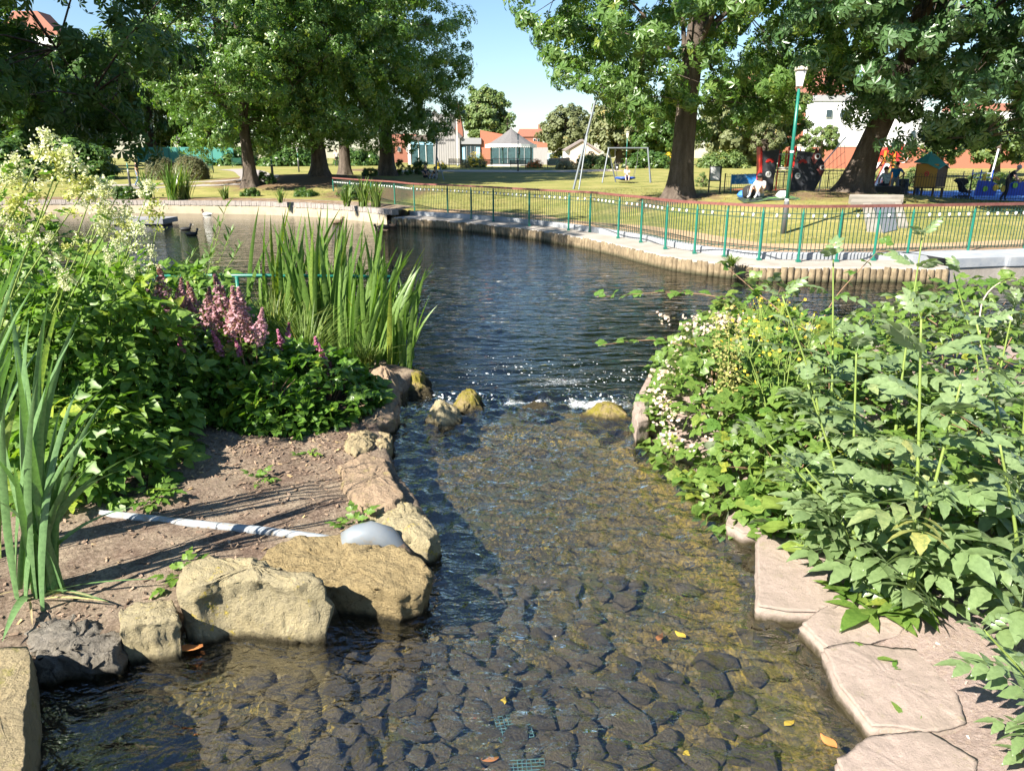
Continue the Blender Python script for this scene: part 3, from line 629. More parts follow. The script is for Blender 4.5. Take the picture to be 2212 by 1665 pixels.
# left group
LT = [('horse_chestnut', 'slim-trunked chestnut at the bend of the grey park path', 540, 402, [.42, .36, .30, .24, .10], (.4, 0, 9.2), (6.4, 6, 8.2), 420, LG, 31, 1.9),
      ('horse_chestnut', 'bright leafy chestnut with the broad mossy root foot, left of the picnic pair', 690, 380, [.55, .48, .42, .30, .10], (.8, -2, 10), (7.2, 6.5, 9.4), 480, LG, 37, 1.7),
      ('horse_chestnut', 'straight slim chestnut trunk just behind the start of the fence', 746, 378, [.45, .42, .38, .28, .10], (-.5, 1, 13), (7.0, 6, 8.0), 260, LG_DARK, 41, 3.0),
      ('horse_chestnut', 'big dark chestnut with thick trunk beside the couple, edge of the open lawn', 836, 380, [.60, .55, .48, .34, .12], (.1, 0, 10.4), (7.3, 7, 9.6), 520, LG, 43, 1.7)]
for nm, lab, u, v, rd, cc, cr_, ncl, mt, sd, zm in LT:
    bb = G(u, v); h = cc[2] + .4 * cr_[2]
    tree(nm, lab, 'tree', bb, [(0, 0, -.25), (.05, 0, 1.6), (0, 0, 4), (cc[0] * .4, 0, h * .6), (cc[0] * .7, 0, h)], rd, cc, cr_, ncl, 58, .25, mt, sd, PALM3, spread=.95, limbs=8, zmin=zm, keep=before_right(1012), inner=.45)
# overhanging tree, close on the left, and an unseen neighbour added outside the picture to shade it
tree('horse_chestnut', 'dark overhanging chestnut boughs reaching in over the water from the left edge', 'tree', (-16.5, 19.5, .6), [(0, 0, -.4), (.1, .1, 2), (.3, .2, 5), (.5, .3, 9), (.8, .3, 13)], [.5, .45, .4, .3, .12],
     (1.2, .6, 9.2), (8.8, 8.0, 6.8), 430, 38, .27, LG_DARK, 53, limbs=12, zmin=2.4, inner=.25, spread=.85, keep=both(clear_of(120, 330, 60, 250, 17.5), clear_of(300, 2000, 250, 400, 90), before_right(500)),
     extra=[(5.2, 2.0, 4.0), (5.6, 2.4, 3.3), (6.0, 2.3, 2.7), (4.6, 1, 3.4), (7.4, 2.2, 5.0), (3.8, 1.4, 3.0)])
tree('horse_chestnut', 'unseen tree added for shade beyond the left edge of the pond', 'tree', (-24, 10.5, .4), [(0, 0, -.4), (0, 0, 4), (.2, 0, 9), (.2, 0, 15)], [.5, .4, .3, .12], (0, 0, 11), (8, 8, 7), 300, 22, .42, LG_DARK, 59, PALM_LITE, limbs=6, zmin=4, spread=1.0)
# trees behind the park
def far_tree(label, u, v, w, h, mat, seed, shape=(1, 1), ncl=110, nlf=26, size=None, y=None, name='tree', trunk=.03, zmin=None):
    """u,v = foot in the picture, w,h = crown width and full height in picture units; y = distance"""
    g = D(u, v, y); k = y / F_PX; W, Hh = w * k, h * k
    g.z = max(g.z, -1)
    return tree(name, label, 'tree', g, [(0, 0, -.5), (0, 0, Hh * .3), (0, 0, Hh * .6), (0, 0, Hh * .85)], [W * .06, W * .05, W * .04, W * .015],
                (0, 0, Hh * (.5 + trunk / 2)), (W / 2, W / 2 * .9, Hh * (.5 - trunk / 2)), ncl, nlf, (size or W * .055), mat, seed, OVAL, bark_far, spread=W * .085, limbs=5, lumps=.7, flare=.3, inner=.4, zmin=zmin)
far_tree('tall grey-green poplar-shaped tree towering behind the bandstand', 1053, 330, 104, 132, LG_MID, 71, y=118, ncl=230)
far_tree('shorter round tree tucked against the tall one behind the bandstand', 1096, 332, 40, 76, LG_MID, 72, y=116, ncl=70)
far_tree('round olive tree behind the cream shed', 1222, 338, 112, 98, LG_PALE, 73, y=112, ncl=150)
far_tree('dusty olive tree rising behind the swing frame', 1340, 345, 150, 118, LG_PALE, 74, y=104, ncl=170)
far_tree('dark green dense tree behind the swing, beside the yellow bush', 1420, 345, 130, 110, LG_DARK, 75, y=98, ncl=170)
far_tree('broad grey-green tree right of the thick chestnut trunk', 1600, 352, 190, 160, LG_PALE, 76, y=82, ncl=220)
far_tree('upright green tree behind the street lamp', 1680, 352, 120, 170, LG_MID, 77, y=84, ncl=160)
far_tree('small pale pine-like tree behind the left end of the climbing ship', 1648, 352, 66, 80, LG_PALE, 78, y=66, ncl=90)
far_tree('silvery shrub-like tree between lamp post and leaning trunk', 1770, 345, 76, 70, LG_MID, 79, y=68, ncl=80)
far_tree('bright green small tree right of the red slide', 2030, 362, 90, 95, LG_MID, 80, y=60, ncl=100)
far_tree('green tree at the right edge behind the play hut', 2150, 360, 130, 100, LG_MID, 81, y=62, ncl=120)
far_tree('pale leafy tree behind the right-hand hedge, near the picture edge', 2250, 366, 120, 150, LG_MID, 82, y=56, ncl=120)
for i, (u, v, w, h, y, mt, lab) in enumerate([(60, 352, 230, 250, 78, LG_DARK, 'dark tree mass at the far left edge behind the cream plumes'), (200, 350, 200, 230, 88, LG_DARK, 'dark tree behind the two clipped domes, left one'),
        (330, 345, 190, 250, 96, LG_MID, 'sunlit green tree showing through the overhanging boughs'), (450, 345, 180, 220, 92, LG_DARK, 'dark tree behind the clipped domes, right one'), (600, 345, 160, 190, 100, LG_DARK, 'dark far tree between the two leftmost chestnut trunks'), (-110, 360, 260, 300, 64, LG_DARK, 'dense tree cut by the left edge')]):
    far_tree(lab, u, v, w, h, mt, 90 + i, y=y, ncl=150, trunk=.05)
# ================================================================ STRUCTURES BEYOND THE POND
green_p = M('green_paint', (.012, .16, .115), .35, (.010, .12, .085), 3, spec=.5)
dark_p = M('dark_green_paint', (.018, .055, .042), .45)
black_p = M('black_paint', (.015, .015, .017), .45)
rail_m = M('brown_handrail', (.155, .055, .045), .5, (.21, .085, .07), 8, .4, .65, coord='World')
white_p = M('white_paint', (.78, .78, .75), .5)
steel = M('galvanised_steel', (.17, .19, .21), .45, metal=.3)
# ---- the fence
post_px = [(854, 453), (896, 462), (968, 468), (1018, 473), (1066, 478), (1143, 487.5), (1228, 497), (1274, 501), (1335, 514), (1384, 523), (1437, 537), (1500, 547), (1564, 554), (1639, 561), (1724, 564.5), (1806, 564), (1886, 562), (1958, 560), (2088, 556), (2209, 551)]
POSTS = [(-11.0, 46.6), (-9.4, 44.0), (-7.7, 41.4)] + [tuple(P(u, v, .41))[:2] for u, v in post_px] + [(16.6, 22.0), (19.6, 22.9)]
FC = catmull(POSTS, 6); z0f = .41; HR = D(1564, 441, POSTS[15][1]).z
fn = thing('park_fence', 'long green railing with brown handrail and white festoon bulbs along the pond', 'fence', (POSTS[15][0], POSTS[15][1], z0f))
o3 = Vector((-POSTS[15][0], -POSTS[15][1], -z0f))
pm = MB(); pm.lathe([(.036, 0), (.036, HR - z0f - .16), (.020, HR - z0f - .10), (.012, HR - z0f - .02)], n=8).box((0, 0, .03), (.11, .11, .06)); pmesh = pm.mesh('post', green_p)
for x, y in POSTS: link('post', pmesh, fn, Vector((x, y, z0f - .02)) + o3, (0, 0, 0))
def sweep(name, C, z, hw, hh, mat, parent, off): 
    o = strip(name, C, [(-hw, z - hh), (-hw, z + hh), (hw, z + hh), (hw, z - hh)], mat, parent); o.location = off; return o
sweep('handrail', FC, HR, .042, .035, rail_m, fn, o3)
for nm, zz_ in (('upper_rail', HR - .19), ('middle_rail', HR - .31), ('lower_rail', z0f + .30)): sweep(nm, FC, zz_, .010, .010, dark_p, fn, o3)
bp, ba = along(FC, .112); order = np.argsort(bp[:, 1] ** 2 + bp[:, 0] ** 2)
hb = HR - z0f - .22; bmesh_ = MB().box((0, 0, hb / 2 + .24), (.015, .015, hb)).mesh('baluster', dark_p)
vis = [i for i in order if -10.6 < bp[i][0] < 14.8]
for i in vis[:295]: link('baluster', bmesh_, fn, Vector((bp[i][0], bp[i][1], z0f)) + o3, (0, 0, ba[i]))
rest = vis[295:] + [i for i in order if bp[i][0] >= 14.8]; mb = MB()
for i in rest: mb.box((bp[i][0], bp[i][1], z0f + hb / 2 + .24), (.015, .015, hb), ba[i])
ro = mb.build('balusters', dark_p, fn); ro.location = o3; ro['kind'] = 'stuff'
bulb = MB().lathe([(.018, .0), (.030, -.012), (.034, -.045), (.026, -.075), (.0, -.092)], n=8).mesh('light_bulb', M('bulb_plastic', (.80, .80, .74), .35), True)
qp, qa = along(FC, .30)
for (x, y), a in zip(qp, qa):
    dmin = min((x - q[0]) ** 2 + (y - q[1]) ** 2 for q in POSTS)
    if dmin > .03 and x < 14.5: link('light_bulb', bulb, fn, Vector((x, y - .03, HR - .20)) + o3)
# ---- lamp posts
def lamp_post(label, u, v, vtop, black_base=True, slim=1.0, lantern=True):
    g = G(u, v); z1 = D(u + (1725 - 1692 if u == 1692 else 0), vtop, g.y).z; H = z1 - g.z; t = thing('street_lamp', label, 'lamp', g, 0)
    MB().lathe([(.10 * slim, -.1), (.09 * slim, .9), (.075 * slim, 1.0)], n=10).build('base', M('lamp_base', (.09, .09, .09), .6), t, True)
    MB().lathe([(.062 * slim, .98), (.055 * slim, H * .6), (.045 * slim, H - .62)], n=10).build('column', green_p, t, True)
    MB().lathe([(.066 * slim, H * .5), (.066 * slim, H * .5 + .06)], n=10).lathe([(.064 * slim, 1.0), (.064 * slim, 1.07)], n=10).build('band', white_p, t)
    if lantern:
        MB().box((0, 0, H - .34), (.14 * slim, .14 * slim, .42), taper=1.7).build('lantern', M('lantern_glass', (.74, .74, .72), .3), t)
        c = MB().lathe([(.20 * slim, H - .12), (.22 * slim, H - .09), (.10 * slim, H - .03), (.02, H + .02)], n=4, a0=math.pi / 4); 
        for k in range(8): a = k * math.pi / 4; c.box((.17 * slim * math.cos(a), .17 * slim * math.sin(a), H - .06), (.03, .03, .09), a)
        c.build('lantern_crown', M('lantern_top', (.40, .37, .30), .5), t)
    return t
lamp_post('tall green lamp post with white lantern standing on the bank behind the fence', 1692, 505, 144)
lamp_post('distant green lamp post behind the climbing ship', 1720, 372, 312)
lamp_post('green lamp post behind the basket swing, taller of the two there', 1352, 368, 284, slim=.8)
lamp_post('shorter green lamp post right of the basket swing', 1377, 352, 300, slim=.8)
lamp_post('slender dark lamp post in front of the bandstand', 1119, 371, 289, slim=.7)
lamp_post('green lamp post under the left chestnuts beside the grey path', 590, 392, 300, slim=.9)
lamp_post('thin green lamp post beside the broad-rooted chestnut', 646, 372, 315, slim=.7)
lamp_post('short lamp post near the person in jeans at the left', 282, 405, 330, slim=.8)

# ---- things placed by a foot point in the picture; local units = picture units at that distance
def depth_of(p): return p.y * math.cos(PITCH) - (p.z - CAM_H) * math.sin(PITCH)
def v_of(p): return 832.5 - F_PX * (p.y * math.sin(PITCH) + (p.z - CAM_H) * math.cos(PITCH)) / depth_of(p)
def T(name, label, cat, u, y, group=None, rotz=0.0, z=None):
    x = D(u, 360, y).x; p = Vector((x, y, FH(x, y) if z is None else z)); k = depth_of(p) / F_PX
    t = thing(name, label, cat, p, rotz, group); t.scale = (k, k, k * 1.047); return t, v_of(p)
def poly_panel(pts, u0, vb, y0=0.0, th=2.0):
    """upright panel traced as (u,v) outline, given thickness in depth"""
    return MB().prism([(u - u0, vb - v) for u, v in pts], (0, y0, 0), (1, 0, 0), (0, 0, 1), (0, th, 0))
brick = M('red_brick', (.42, .155, .095), .9, (.34, .12, .075), 1.2, .35, .65)
brick_d = M('old_brick', (.30, .12, .08), .9, (.22, .09, .06), 1.0)
timber = M('grey_timber', (.36, .34, .33), .85, (.26, .25, .25), .35, .35, .65, stretch=(6, 1, .3))
slate = M('slate', (.10, .098, .10), .85, (.16, .15, .145), .5, .35, .65)
dark_glass = M('dark_glazing', (.03, .05, .06), .12, spec=.8)
teal_glass = M('teal_glazing', (.05, .11, .125), .12, (.03, .06, .07), .15, spec=.8)
sky_glass = M('pale_blue_film', (.30, .52, .66), .3)
U0 = 1000
pv, vb = T('pavilion', 'grey timber-clad park pavilion with sloping gable, brick wing and lettering', 'building', U0, 92)
q = lambda pts, y0=0.0, th=6.0: poly_panel(pts, U0, vb, y0, th)
bot = 356
gw = q([(937, bot), (937, 256), (941, 255), (994, 303), (994, bot)], 0, 30).build('gable_wall', timber, pv)
bd = MB()
for k in range(11): bd.prism([(939 + k * 5 - U0, vb - bot), (939 + k * 5 - U0, vb - 260 - max(0, (k * 5 - 2) * .9)), (939.5 + k * 5 - U0, vb - 260 - max(0, (k * 5 - 2) * .9)), (939.5 + k * 5 - U0, vb - bot)], (0, -.5, 0), (1, 0, 0), (0, 0, 1), (0, .4, 0))
bd.build('cladding_battens', M('grey_timber_dark', (.24, .23, .23), .85), pv)['kind'] = 'stuff'
q([(936, 256), (941, 250), (1000, 302), (994, 305)], -2, 34).build('roof', slate, pv)
q([(994, bot), (994, 316), (1038, 316), (1038, bot)], 6, 20).build('entrance_glazing', dark_glass, pv)
q([(992, 316), (992, 303), (1040, 304), (1040, 316)], 3, 26).build('entrance_parapet', M('zinc', (.26, .26, .27), .6), pv)
q([(998, 346), (998, 322), (1005, 322), (1005, 346)], 4.5, .8).build('poster', sky_glass, pv); q([(1029, 346), (1029, 322), (1037, 322), (1037, 346)], 4.5, .8).build('poster', sky_glass, pv)
for u in (1008, 1017, 1026): q([(u, bot), (u, 320), (u + 1, 320), (u + 1, bot)], 4.6, .8).build('door_frame', M('grey_frame', (.3, .32, .33), .5), pv)
q([(1038, bot), (1038, 288.5), (1082, 296), (1140, 308), (1182, 314), (1182, bot)], 8, 30).build('brick_wing', brick, pv)
q([(1060, bot), (1060, 322), (1152, 322), (1152, bot)], 6, 4).build('cafe_glazing', teal_glass, pv)
for u in (1078, 1096, 1114, 1132): q([(u, bot), (u, 322), (u + 1.2, 322), (u + 1.2, bot)], 5, .8).build('mullion', M('grey_frame'), pv)
q([(1152, bot), (1152, 322.5), (1183, 322.5), (1183, bot)], 2, 12).build('timber_store', timber, pv)
q([(888, bot), (888, 309), (937, 309), (937, bot)], 6, 24).build('glazed_hall', teal_glass, pv)
q([(888, 317), (888, 310), (937, 310), (937, 317)], 5, .8).build('upper_window_strip', sky_glass, pv)
for u in (881.5, 904, 920): q([(u, bot), (u, 307), (u + (6 if u < 890 else 1), 307), (u + (6 if u < 890 else 1), bot)], 4, 3).build('pillar', white_p, pv)
q([(878, 309), (878, 302), (937, 296), (937, 309)], 2, 30).build('hall_fascia', M('brown_fascia', (.10, .08, .07), .8), pv)
txt_m = M('sign_letters', (.05, .05, .06), .6)
for body, u, v in (('TOWER GARDENS', 943.0, 310.0), ('PAVILION', 943.0, 316.2)):
    cu = bpy.data.curves.new('sign_text', 'FONT'); cu.body = body; cu.size = 6.2; cu.extrude = .25
    to = bpy.data.objects.new('tmp', cu); COL.objects.link(to); bpy.context.view_layer.update()
    me = bpy.data.meshes.new_from_object(to.evaluated_get(bpy.context.evaluated_depsgraph_get())); bpy.data.objects.remove(to); me.materials.append(txt_m)
    link('sign_lettering', me, pv, (u - U0, -.3, vb - v), (math.pi / 2, 0, 0), (.78, 1, 1))
hs, vb = T('brick_house', 'old brick house with slate roof, dormer and tall chimney behind the pavilion', 'house', 980, 108); U0 = 980
q = lambda pts, y0=0.0, th=6.0: poly_panel(pts, U0, vb, y0, th)
q([(984, 352), (984, 290), (995, 256), (1001, 290), (1001, 352)], 0, 40).build('wall', brick_d, hs)
q([(940, 300), (952, 258), (994, 256), (984, 300)], 3, 36).build('roof', slate, hs)
ch = q([(988.5, 262), (988.5, 243), (994.5, 243), (994.5, 262)], 2, 6).build('chimney', brick, hs); q([(987.5, 243), (987.5, 240.5), (995.5, 240.5), (995.5, 243)], 1, 8).build('chimney_cap', brick_d, ch)
MB().lathe([(1.2, 0), (1.0, 5)], (991.5 - U0, 5, vb - 240.5), 8).build('chimney_pot', M('terracotta', (.40, .17, .10), .9), ch)
dm_ = q([(960, 274), (960, 264), (973, 264), (973, 274)], -1, 8).build('dormer', white_p, hs); q([(962, 272.5), (962, 266), (966, 266), (966, 272.5)], -1.5, .6).build('pane', dark_glass, dm_); q([(967, 272.5), (967, 266), (971, 266), (971, 272.5)], -1.5, .6).build('pane', dark_glass, dm_)
q([(996, 258), (997, 251), (1007, 250), (1006, 258)], 10, 1).build('solar_panel', M('solar', (.05, .07, .16), .2), hs)
fl, vb = T('flagpole', 'tall white flagpole in front of the timber gable', 'flagpole', 989, 84)
MB().lathe([(1.1, 0), (.9, (vb - 300)), (.6, vb - 258), (0, vb - 256)], n=8).build('pole', white_p, fl); MB().lathe([(2, -1), (2, 2), (1.1, 3)], n=8).build('foot', steel, fl)
# ---- bandstand
bs, vb = T('bandstand', 'octagonal bandstand with grey conical roof and white scalloped valance', 'bandstand', 1104, 84); U0 = 1104
R0 = 50.0; zE = vb - 318; zA = vb - 287; n8 = 16
MB().lathe([(R0 + 4, zE - .6), (R0 + 3, zE + .6), (R0 * .78, zE + 7.5), (R0 * .42, zE + 18), (R0 * .16, zA - 4), (2.2, zA), (1.2, zA + 3), (0, zA + 5)], n=n8).build('roof', slate, bs)
va = MB().lathe([(R0 + 5.2, zE + 1.5), (R0 + 5.2, zE - 4.2), (R0 + 4.4, zE - 4.2), (R0 + 4.4, zE + 1.5)], n=n8)
for k in range(64):
    a = 2 * math.pi * k / 64; va.lathe([(1.4, 0), (1.4, .6)], ((R0 + 4.8) * math.cos(a), (R0 + 4.8) * math.sin(a), zE - 4.9), 6)
va.build('valance', white_p, bs)
for k in range(8):
    a = 2 * math.pi * (k + .5) / 8; c = MB().lathe([(1.7, 3), (1.5, 8), (1.1, 9), (1.0, zE - 8), (1.6, zE - 4), (1.6, zE)], (R0 * .93 * math.cos(a), R0 * .93 * math.sin(a), 0), 8); c.build('column', dark_p, bs)
MB().lathe([(R0 + 2, -2), (R0 + 2, 3), (R0, 3.5)], n=n8).build('plinth', M('stone_pale', (.5, .48, .44), .8), bs)
rl = MB()
for k in range(1, 8):
    a0, a1 = 2 * math.pi * (k + .5) / 8, 2 * math.pi * (k + 1.5) / 8; pA = Vector((R0 * .93 * math.cos(a0), R0 * .93 * math.sin(a0), 0)); pB = Vector((R0 * .93 * math.cos(a1), R0 * .93 * math.sin(a1), 0))
    for zz_ in (5, 15): rl.tube([pA + Vector((0, 0, zz_)), pB + Vector((0, 0, zz_))], .5, 5)
    for j in range(1, 8): w_ = pA.lerp(pB, j / 8); rl.tube([w_ + Vector((0, 0, 5)), w_ + Vector((0, 0, 15))], .35, 4)
rl.build('railing', black_p, bs)
# ---- benches
def bench(label, u, y, w, col, rz=0):
    t, vb = T('park_bench', label, 'bench', u, y, 'benches around the lawn', rz); s = 1.0
    for k in range(4): MB().box((0, 1 + k * 2.2, 7.0), (w, 1.7, .8)).build('slat', col, t)
    for k in range(4): MB().box((0, 10 + k * .5, 9.5 + k * 2.4), (w, .8, 1.7)).build('slat', col, t)
    for sx in (-1, 1):
        MB().box((sx * w * .44, 1.2, 3.4), (1.0, 1.0, 6.8)).box((sx * w * .44, 1.2, 9), (1.0, 1.0, 5)).box((sx * w * .44, 5, 11.6), (1.2, 9, .8)).build('leg', black_p, t); MB().box((sx * w * .44, 10, 8.5), (1.0, 1.0, 17), rx=-.12).build('leg', black_p, t)
oak = M('weathered_slats', (.20, .17, .11), .8, (.14, .12, .08), .5); gsl = M('green_slats', (.03, .13, .09), .6)
bench('dark park bench left of the yellow flower bush, nearest the pavilion gable', 982, 76, 28, oak)
bench('park bench facing the lawn just right of the yellow flower bush', 1050, 74, 29, oak)
bench('park bench in front of the slender lamp before the bandstand', 1119, 73, 36, oak)
bench('green park bench beside the red and orange flowers', 1196, 74, 29, gsl)
bench('green bench beside the clipped dome hedge', 448, 66, 26, gsl, .5)
bench('small green bench farther along the grey path', 512, 78, 22, gsl, .3)
# ---- cream shed
sh, vb = T('cream_shed', 'small cream rendered shed with a grey pitched roof behind the tall leaning mast', 'shed', 1256, 88); U0 = 1256
q = lambda pts, y0=0.0, th=6.0: poly_panel(pts, U0, vb, y0, th)
q([(1231, 360), (1231, 325), (1258, 309), (1295, 330), (1295, 360)], 0, 50).build('wall', M('cream_render', (.66, .52, .42), .9, (.58, .45, .36), .3), sh)
q([(1216, 327), (1256, 306), (1258, 309), (1220, 330)], -3, 56).build('roof', M('grey_tiles', (.24, .20, .19), .85), sh); q([(1256, 306), (1299, 331), (1296, 334), (1256, 310)], -3.1, 56).build('roof', M('grey_tiles'), sh)
q([(1218, 360), (1218, 330), (1231, 324), (1231, 360)], 4, 40).build('lean_to', white_p, sh); q([(1222, 360), (1222, 336), (1229, 334), (1229, 360)], 3.4, .5).build('door', M('cream_door', (.6, .56, .5), .6), sh)
q([(1229, 360), (1229, 353), (1297, 353), (1297, 360)], -.8, 3).build('brick_base', brick, sh)
q([(1185, 362), (1185, 344), (1230, 342), (1230, 360)], 2, 1).build('dark_fence_panel', black_p, sh)
# ---- houses far behind
def house(label, U0, y, wall, roof, panes=(), rmat=None, wmat=None, yth=40):
    t, vb = T('house', label, 'house', U0, y)
    poly_panel(wall, U0, vb, 0, yth).build('wall', wmat or brick_d, t); poly_panel(roof, U0, vb, -2, yth + 4).build('roof', rmat or M('red_tiles', (.36, .155, .11), .9, (.28, .12, .09), .6), t)
    for u, v, w, h in panes:
        f = poly_panel([(u - .6, v + h + .6), (u - .6, v - .6), (u + w + .6, v - .6), (u + w + .6, v + h + .6)], U0, vb, -3.2, 1).build('window', white_p, t); poly_panel([(u, v + h), (u, v), (u + w, v), (u + w, v + h)], U0, vb, -3.6, .3).build('pane', dark_glass, f)
    return t, vb
h1, vb = house('red-tiled house with chimney far behind the bandstand', 1150, 150, [(1118, 348), (1118, 300), (1172, 300), (1172, 348)], [(1114, 301), (1122, 286), (1170, 286), (1176, 301)], [(1126, 305, 4, 6), (1152, 305, 4, 6), (1160, 305, 4, 6)])
poly_panel([(1162, 287), (1162, 277), (1167, 277), (1167, 287)], 1150, vb, 3, 6).build('chimney', brick_d, h1)
red_tile = M('red_tiles')
h2, vb = house('tall red brick building with steep tiled gables high behind the trees', 1690, 112, [(1590, 360), (1590, 215), (1800, 215), (1800, 360)], [(1580, 222), (1600, 175), (1622, 160), (1640, 178), (1700, 172), (1722, 150), (1745, 172), (1790, 175), (1808, 222)], [(1662, 196, 8, 10), (1622, 196, 7, 9), (1680, 240, 10, 14), (1730, 240, 10, 14), (1640, 240, 10, 14), (1770, 240, 10, 14)], red_tile, brick)
h3, vb = house('large white rendered building behind the leaning chestnut', 1850, 96, [(1742, 362), (1742, 232), (1975, 232), (1975, 362)], [(1738, 234), (1748, 222), (1968, 222), (1980, 234)], [(1770, 250, 12, 14), (1800, 250, 12, 14), (1930, 250, 12, 14), (1955, 290, 10, 14), (1770, 285, 12, 14)], M('grey_roof', (.3, .3, .31), .8), M('white_render', (.76, .76, .75), .8))
h4, vb = house('pale building showing through the leaves at the right edge', 2120, 90, [(2040, 362), (2040, 250), (2240, 250), (2240, 362)], [(2036, 252), (2046, 238), (2236, 238), (2246, 252)], [(2065, 270, 12, 16), (2100, 270, 12, 16), (2150, 270, 12, 16), (2190, 270, 12, 16)], red_tile, M('white_render'))
h5, vb = house('brick terrace seen between the dark trunks at the left', 870, 112, [(835, 352), (835, 312), (905, 312), (905, 352)], [(832, 313), (842, 296), (900, 296), (908, 313)], [(846, 322, 5, 8), (862, 322, 5, 8), (880, 322, 5, 8)])
h6, vb = house('tall pale house with orange roof glimpsed through the overhanging boughs', 110, 100, [(60, 360), (60, 110), (170, 110), (170, 360)], [(52, 112), (90, 70), (140, 70), (178, 112)], [(80, 130, 12, 18), (110, 130, 12, 18), (140, 130, 12, 18), (80, 180, 12, 18), (140, 180, 12, 18)], red_tile, M('white_render'))
# brick boundary wall behind the playground
bw, vb = T('boundary_wall', 'long red brick boundary wall behind the playground', 'wall', 1990, 74); U0 = 1990
poly_panel([(1740, 372), (1740, 322), (2300, 322), (2300, 372)], U0, vb, 0, 5).build('brickwork', brick, bw); poly_panel([(1738, 322), (1738, 318), (2302, 318), (2302, 322)], U0, vb, -1, 7).build('coping', M('stone_pale'), bw)
# white fence / hoarding at the far left
ho, vb = T('hoarding', 'teal green mesh hoarding with parked vehicles behind it, left background', 'fence', 400, 86); U0 = 400
for k in range(9): poly_panel([(300 + k * 23, 352), (300 + k * 23, 322), (322 + k * 23, 322), (322 + k * 23, 352)], U0, vb, 0, .6).build('panel', M('teal_mesh', (.05, .22, .19), .7), ho); 
for k in range(10): poly_panel([(298.5 + k * 23, 354), (298.5 + k * 23, 320), (300.5 + k * 23, 320), (300.5 + k * 23, 354)], U0, vb, -.8, 1.4).build('post', M('teal_post', (.03, .15, .13), .6), ho)
def van(label, u, y, col, L=44):
    t, vb = T('parked_van', label, 'van', u, y, 'vehicles parked along the street', .03); U = 0
    MB().prism([(-L / 2, 4), (-L / 2, 20), (L * .22, 20), (L * .36, 12.5), (L / 2, 11), (L / 2, 4)], (0, 0, 0), (1, 0, 0), (0, 0, 1), (0, 18, 0)).build('body', col, t)
    MB().prism([(L * .02, 12.5), (L * .02, 18.5), (L * .20, 18.5), (L * .31, 12.8)], (0, -.3, 0), (1, 0, 0), (0, 0, 1), (0, .25, 0)).build('side_window', dark_glass, t); MB().prism([(-L * .4, 12.5), (-L * .4, 18.5), (-L * .06, 18.5), (-L * .06, 12.5)], (0, -.3, 0), (1, 0, 0), (0, 0, 1), (0, .25, 0)).build('side_window', dark_glass, t)
    for sx in (-.3, .32):
        w_ = MB(); w_.tube([(L * sx, -.6, 3.4), (L * sx, 2.4, 3.4)], 3.4, 14); w_.build('wheel', black_p, t)
van('white van parked behind the teal hoarding', 360, 96, white_p); van('silver car behind the hoarding beside the clipped domes', 470, 97, M('silver_car', (.4, .42, .45), .3, metal=.5), 38); van('white vehicle parked beyond the left chestnut trunks', 628, 100, white_p); van('dark car parked at the far left edge', 45, 80, M('dark_car', (.03, .04, .07), .3), 40); van('pale blue car beyond the brick terrace', 1200, 118, M('pale_car', (.35, .5, .62), .3), 34)
# ================================================================ PLAYGROUND, PEOPLE, BIRDS
red = M('red_plastic', (.62, .035, .03), .4); orange = M('orange_plastic', (.70, .24, .03), .45); blue = M('blue_plastic', (.02, .07, .42), .4); charcoal = M('charcoal_panel', (.055, .06, .07), .5, (.04, .042, .05), .2)
maroon = M('maroon_panel', (.16, .045, .04), .5); yellow = M('yellow_plastic', (.75, .45, .03), .45); teal = M('teal_roof', (.06, .30, .27), .45); rope = M('rope', (.45, .40, .30), .9); lime = M('lime_plastic', (.30, .55, .05), .45); tan = M('tan_panel', (.50, .27, .05), .6); brown = M('brown_panel', (.13, .075, .04), .7)
def arc_poly(cu, cv, r0, r1, a0, a1, n=10):
    A = [a0 + (a1 - a0) * i / n for i in range(n + 1)]; return [(cu + r1 * math.cos(a), cv - r1 * math.sin(a)) for a in A] + [(cu + r0 * math.cos(a), cv - r0 * math.sin(a)) for a in A[::-1]]
def ring(mb, cu, cv, r0, r1, u0, vb, y0, th, n=18):
    vs, fs = [], []
    for y in (y0, y0 + th):
        for r in (r0, r1):
            for k in range(n): a = 2 * math.pi * k / n; vs.append((cu - u0 + r * math.cos(a), y, vb - cv + r * math.sin(a)))
    for k in range(n):
        j = (k + 1) % n; fs += [(k, j, n + j, n + k), (2 * n + k, 3 * n + k, 3 * n + j, 2 * n + j), (n + k, n + j, 3 * n + j, 3 * n + k), (k, 2 * n + k, 2 * n + j, j)]
    mb.add(vs, fs); return mb
# ---- climbing ship
cs, vb = T('climbing_ship', 'black pirate-ship climbing frame with red arcs, portholes and rope ladder', 'climbing frame', 1712, 40); U0 = 1712; low = 424
q = lambda pts, y0=0.0, th=3.0: poly_panel(pts, U0, vb, y0, th)
q([(1645, 335), (1681, 332.5), (1672, low), (1654, low)]).build('hull_panel', charcoal, cs); q([(1640, 327), (1644, 330), (1653, low), (1649, low)], 1, 26).build('stern_panel', red, cs)
q([(1720, 334), (1754, 338), (1762, 345), (1766, 372), (1764, low), (1710, low)]).build('hull_panel', charcoal, cs)
q([(1764, 342), (1772, 348), (1781, 358), (1782, 376), (1776, 392), (1764, low - 6)], 4, 3).build('prow_panel', charcoal, cs)
q(arc_poly(1662.5, 359, 4, 9.5, .25, math.pi - .25), -1.2, 1.2).build('red_arc', red, cs); q(arc_poly(1732.5, 360.5, 4, 9.5, .25, math.pi - .25), -1.2, 1.2).build('red_arc', red, cs)
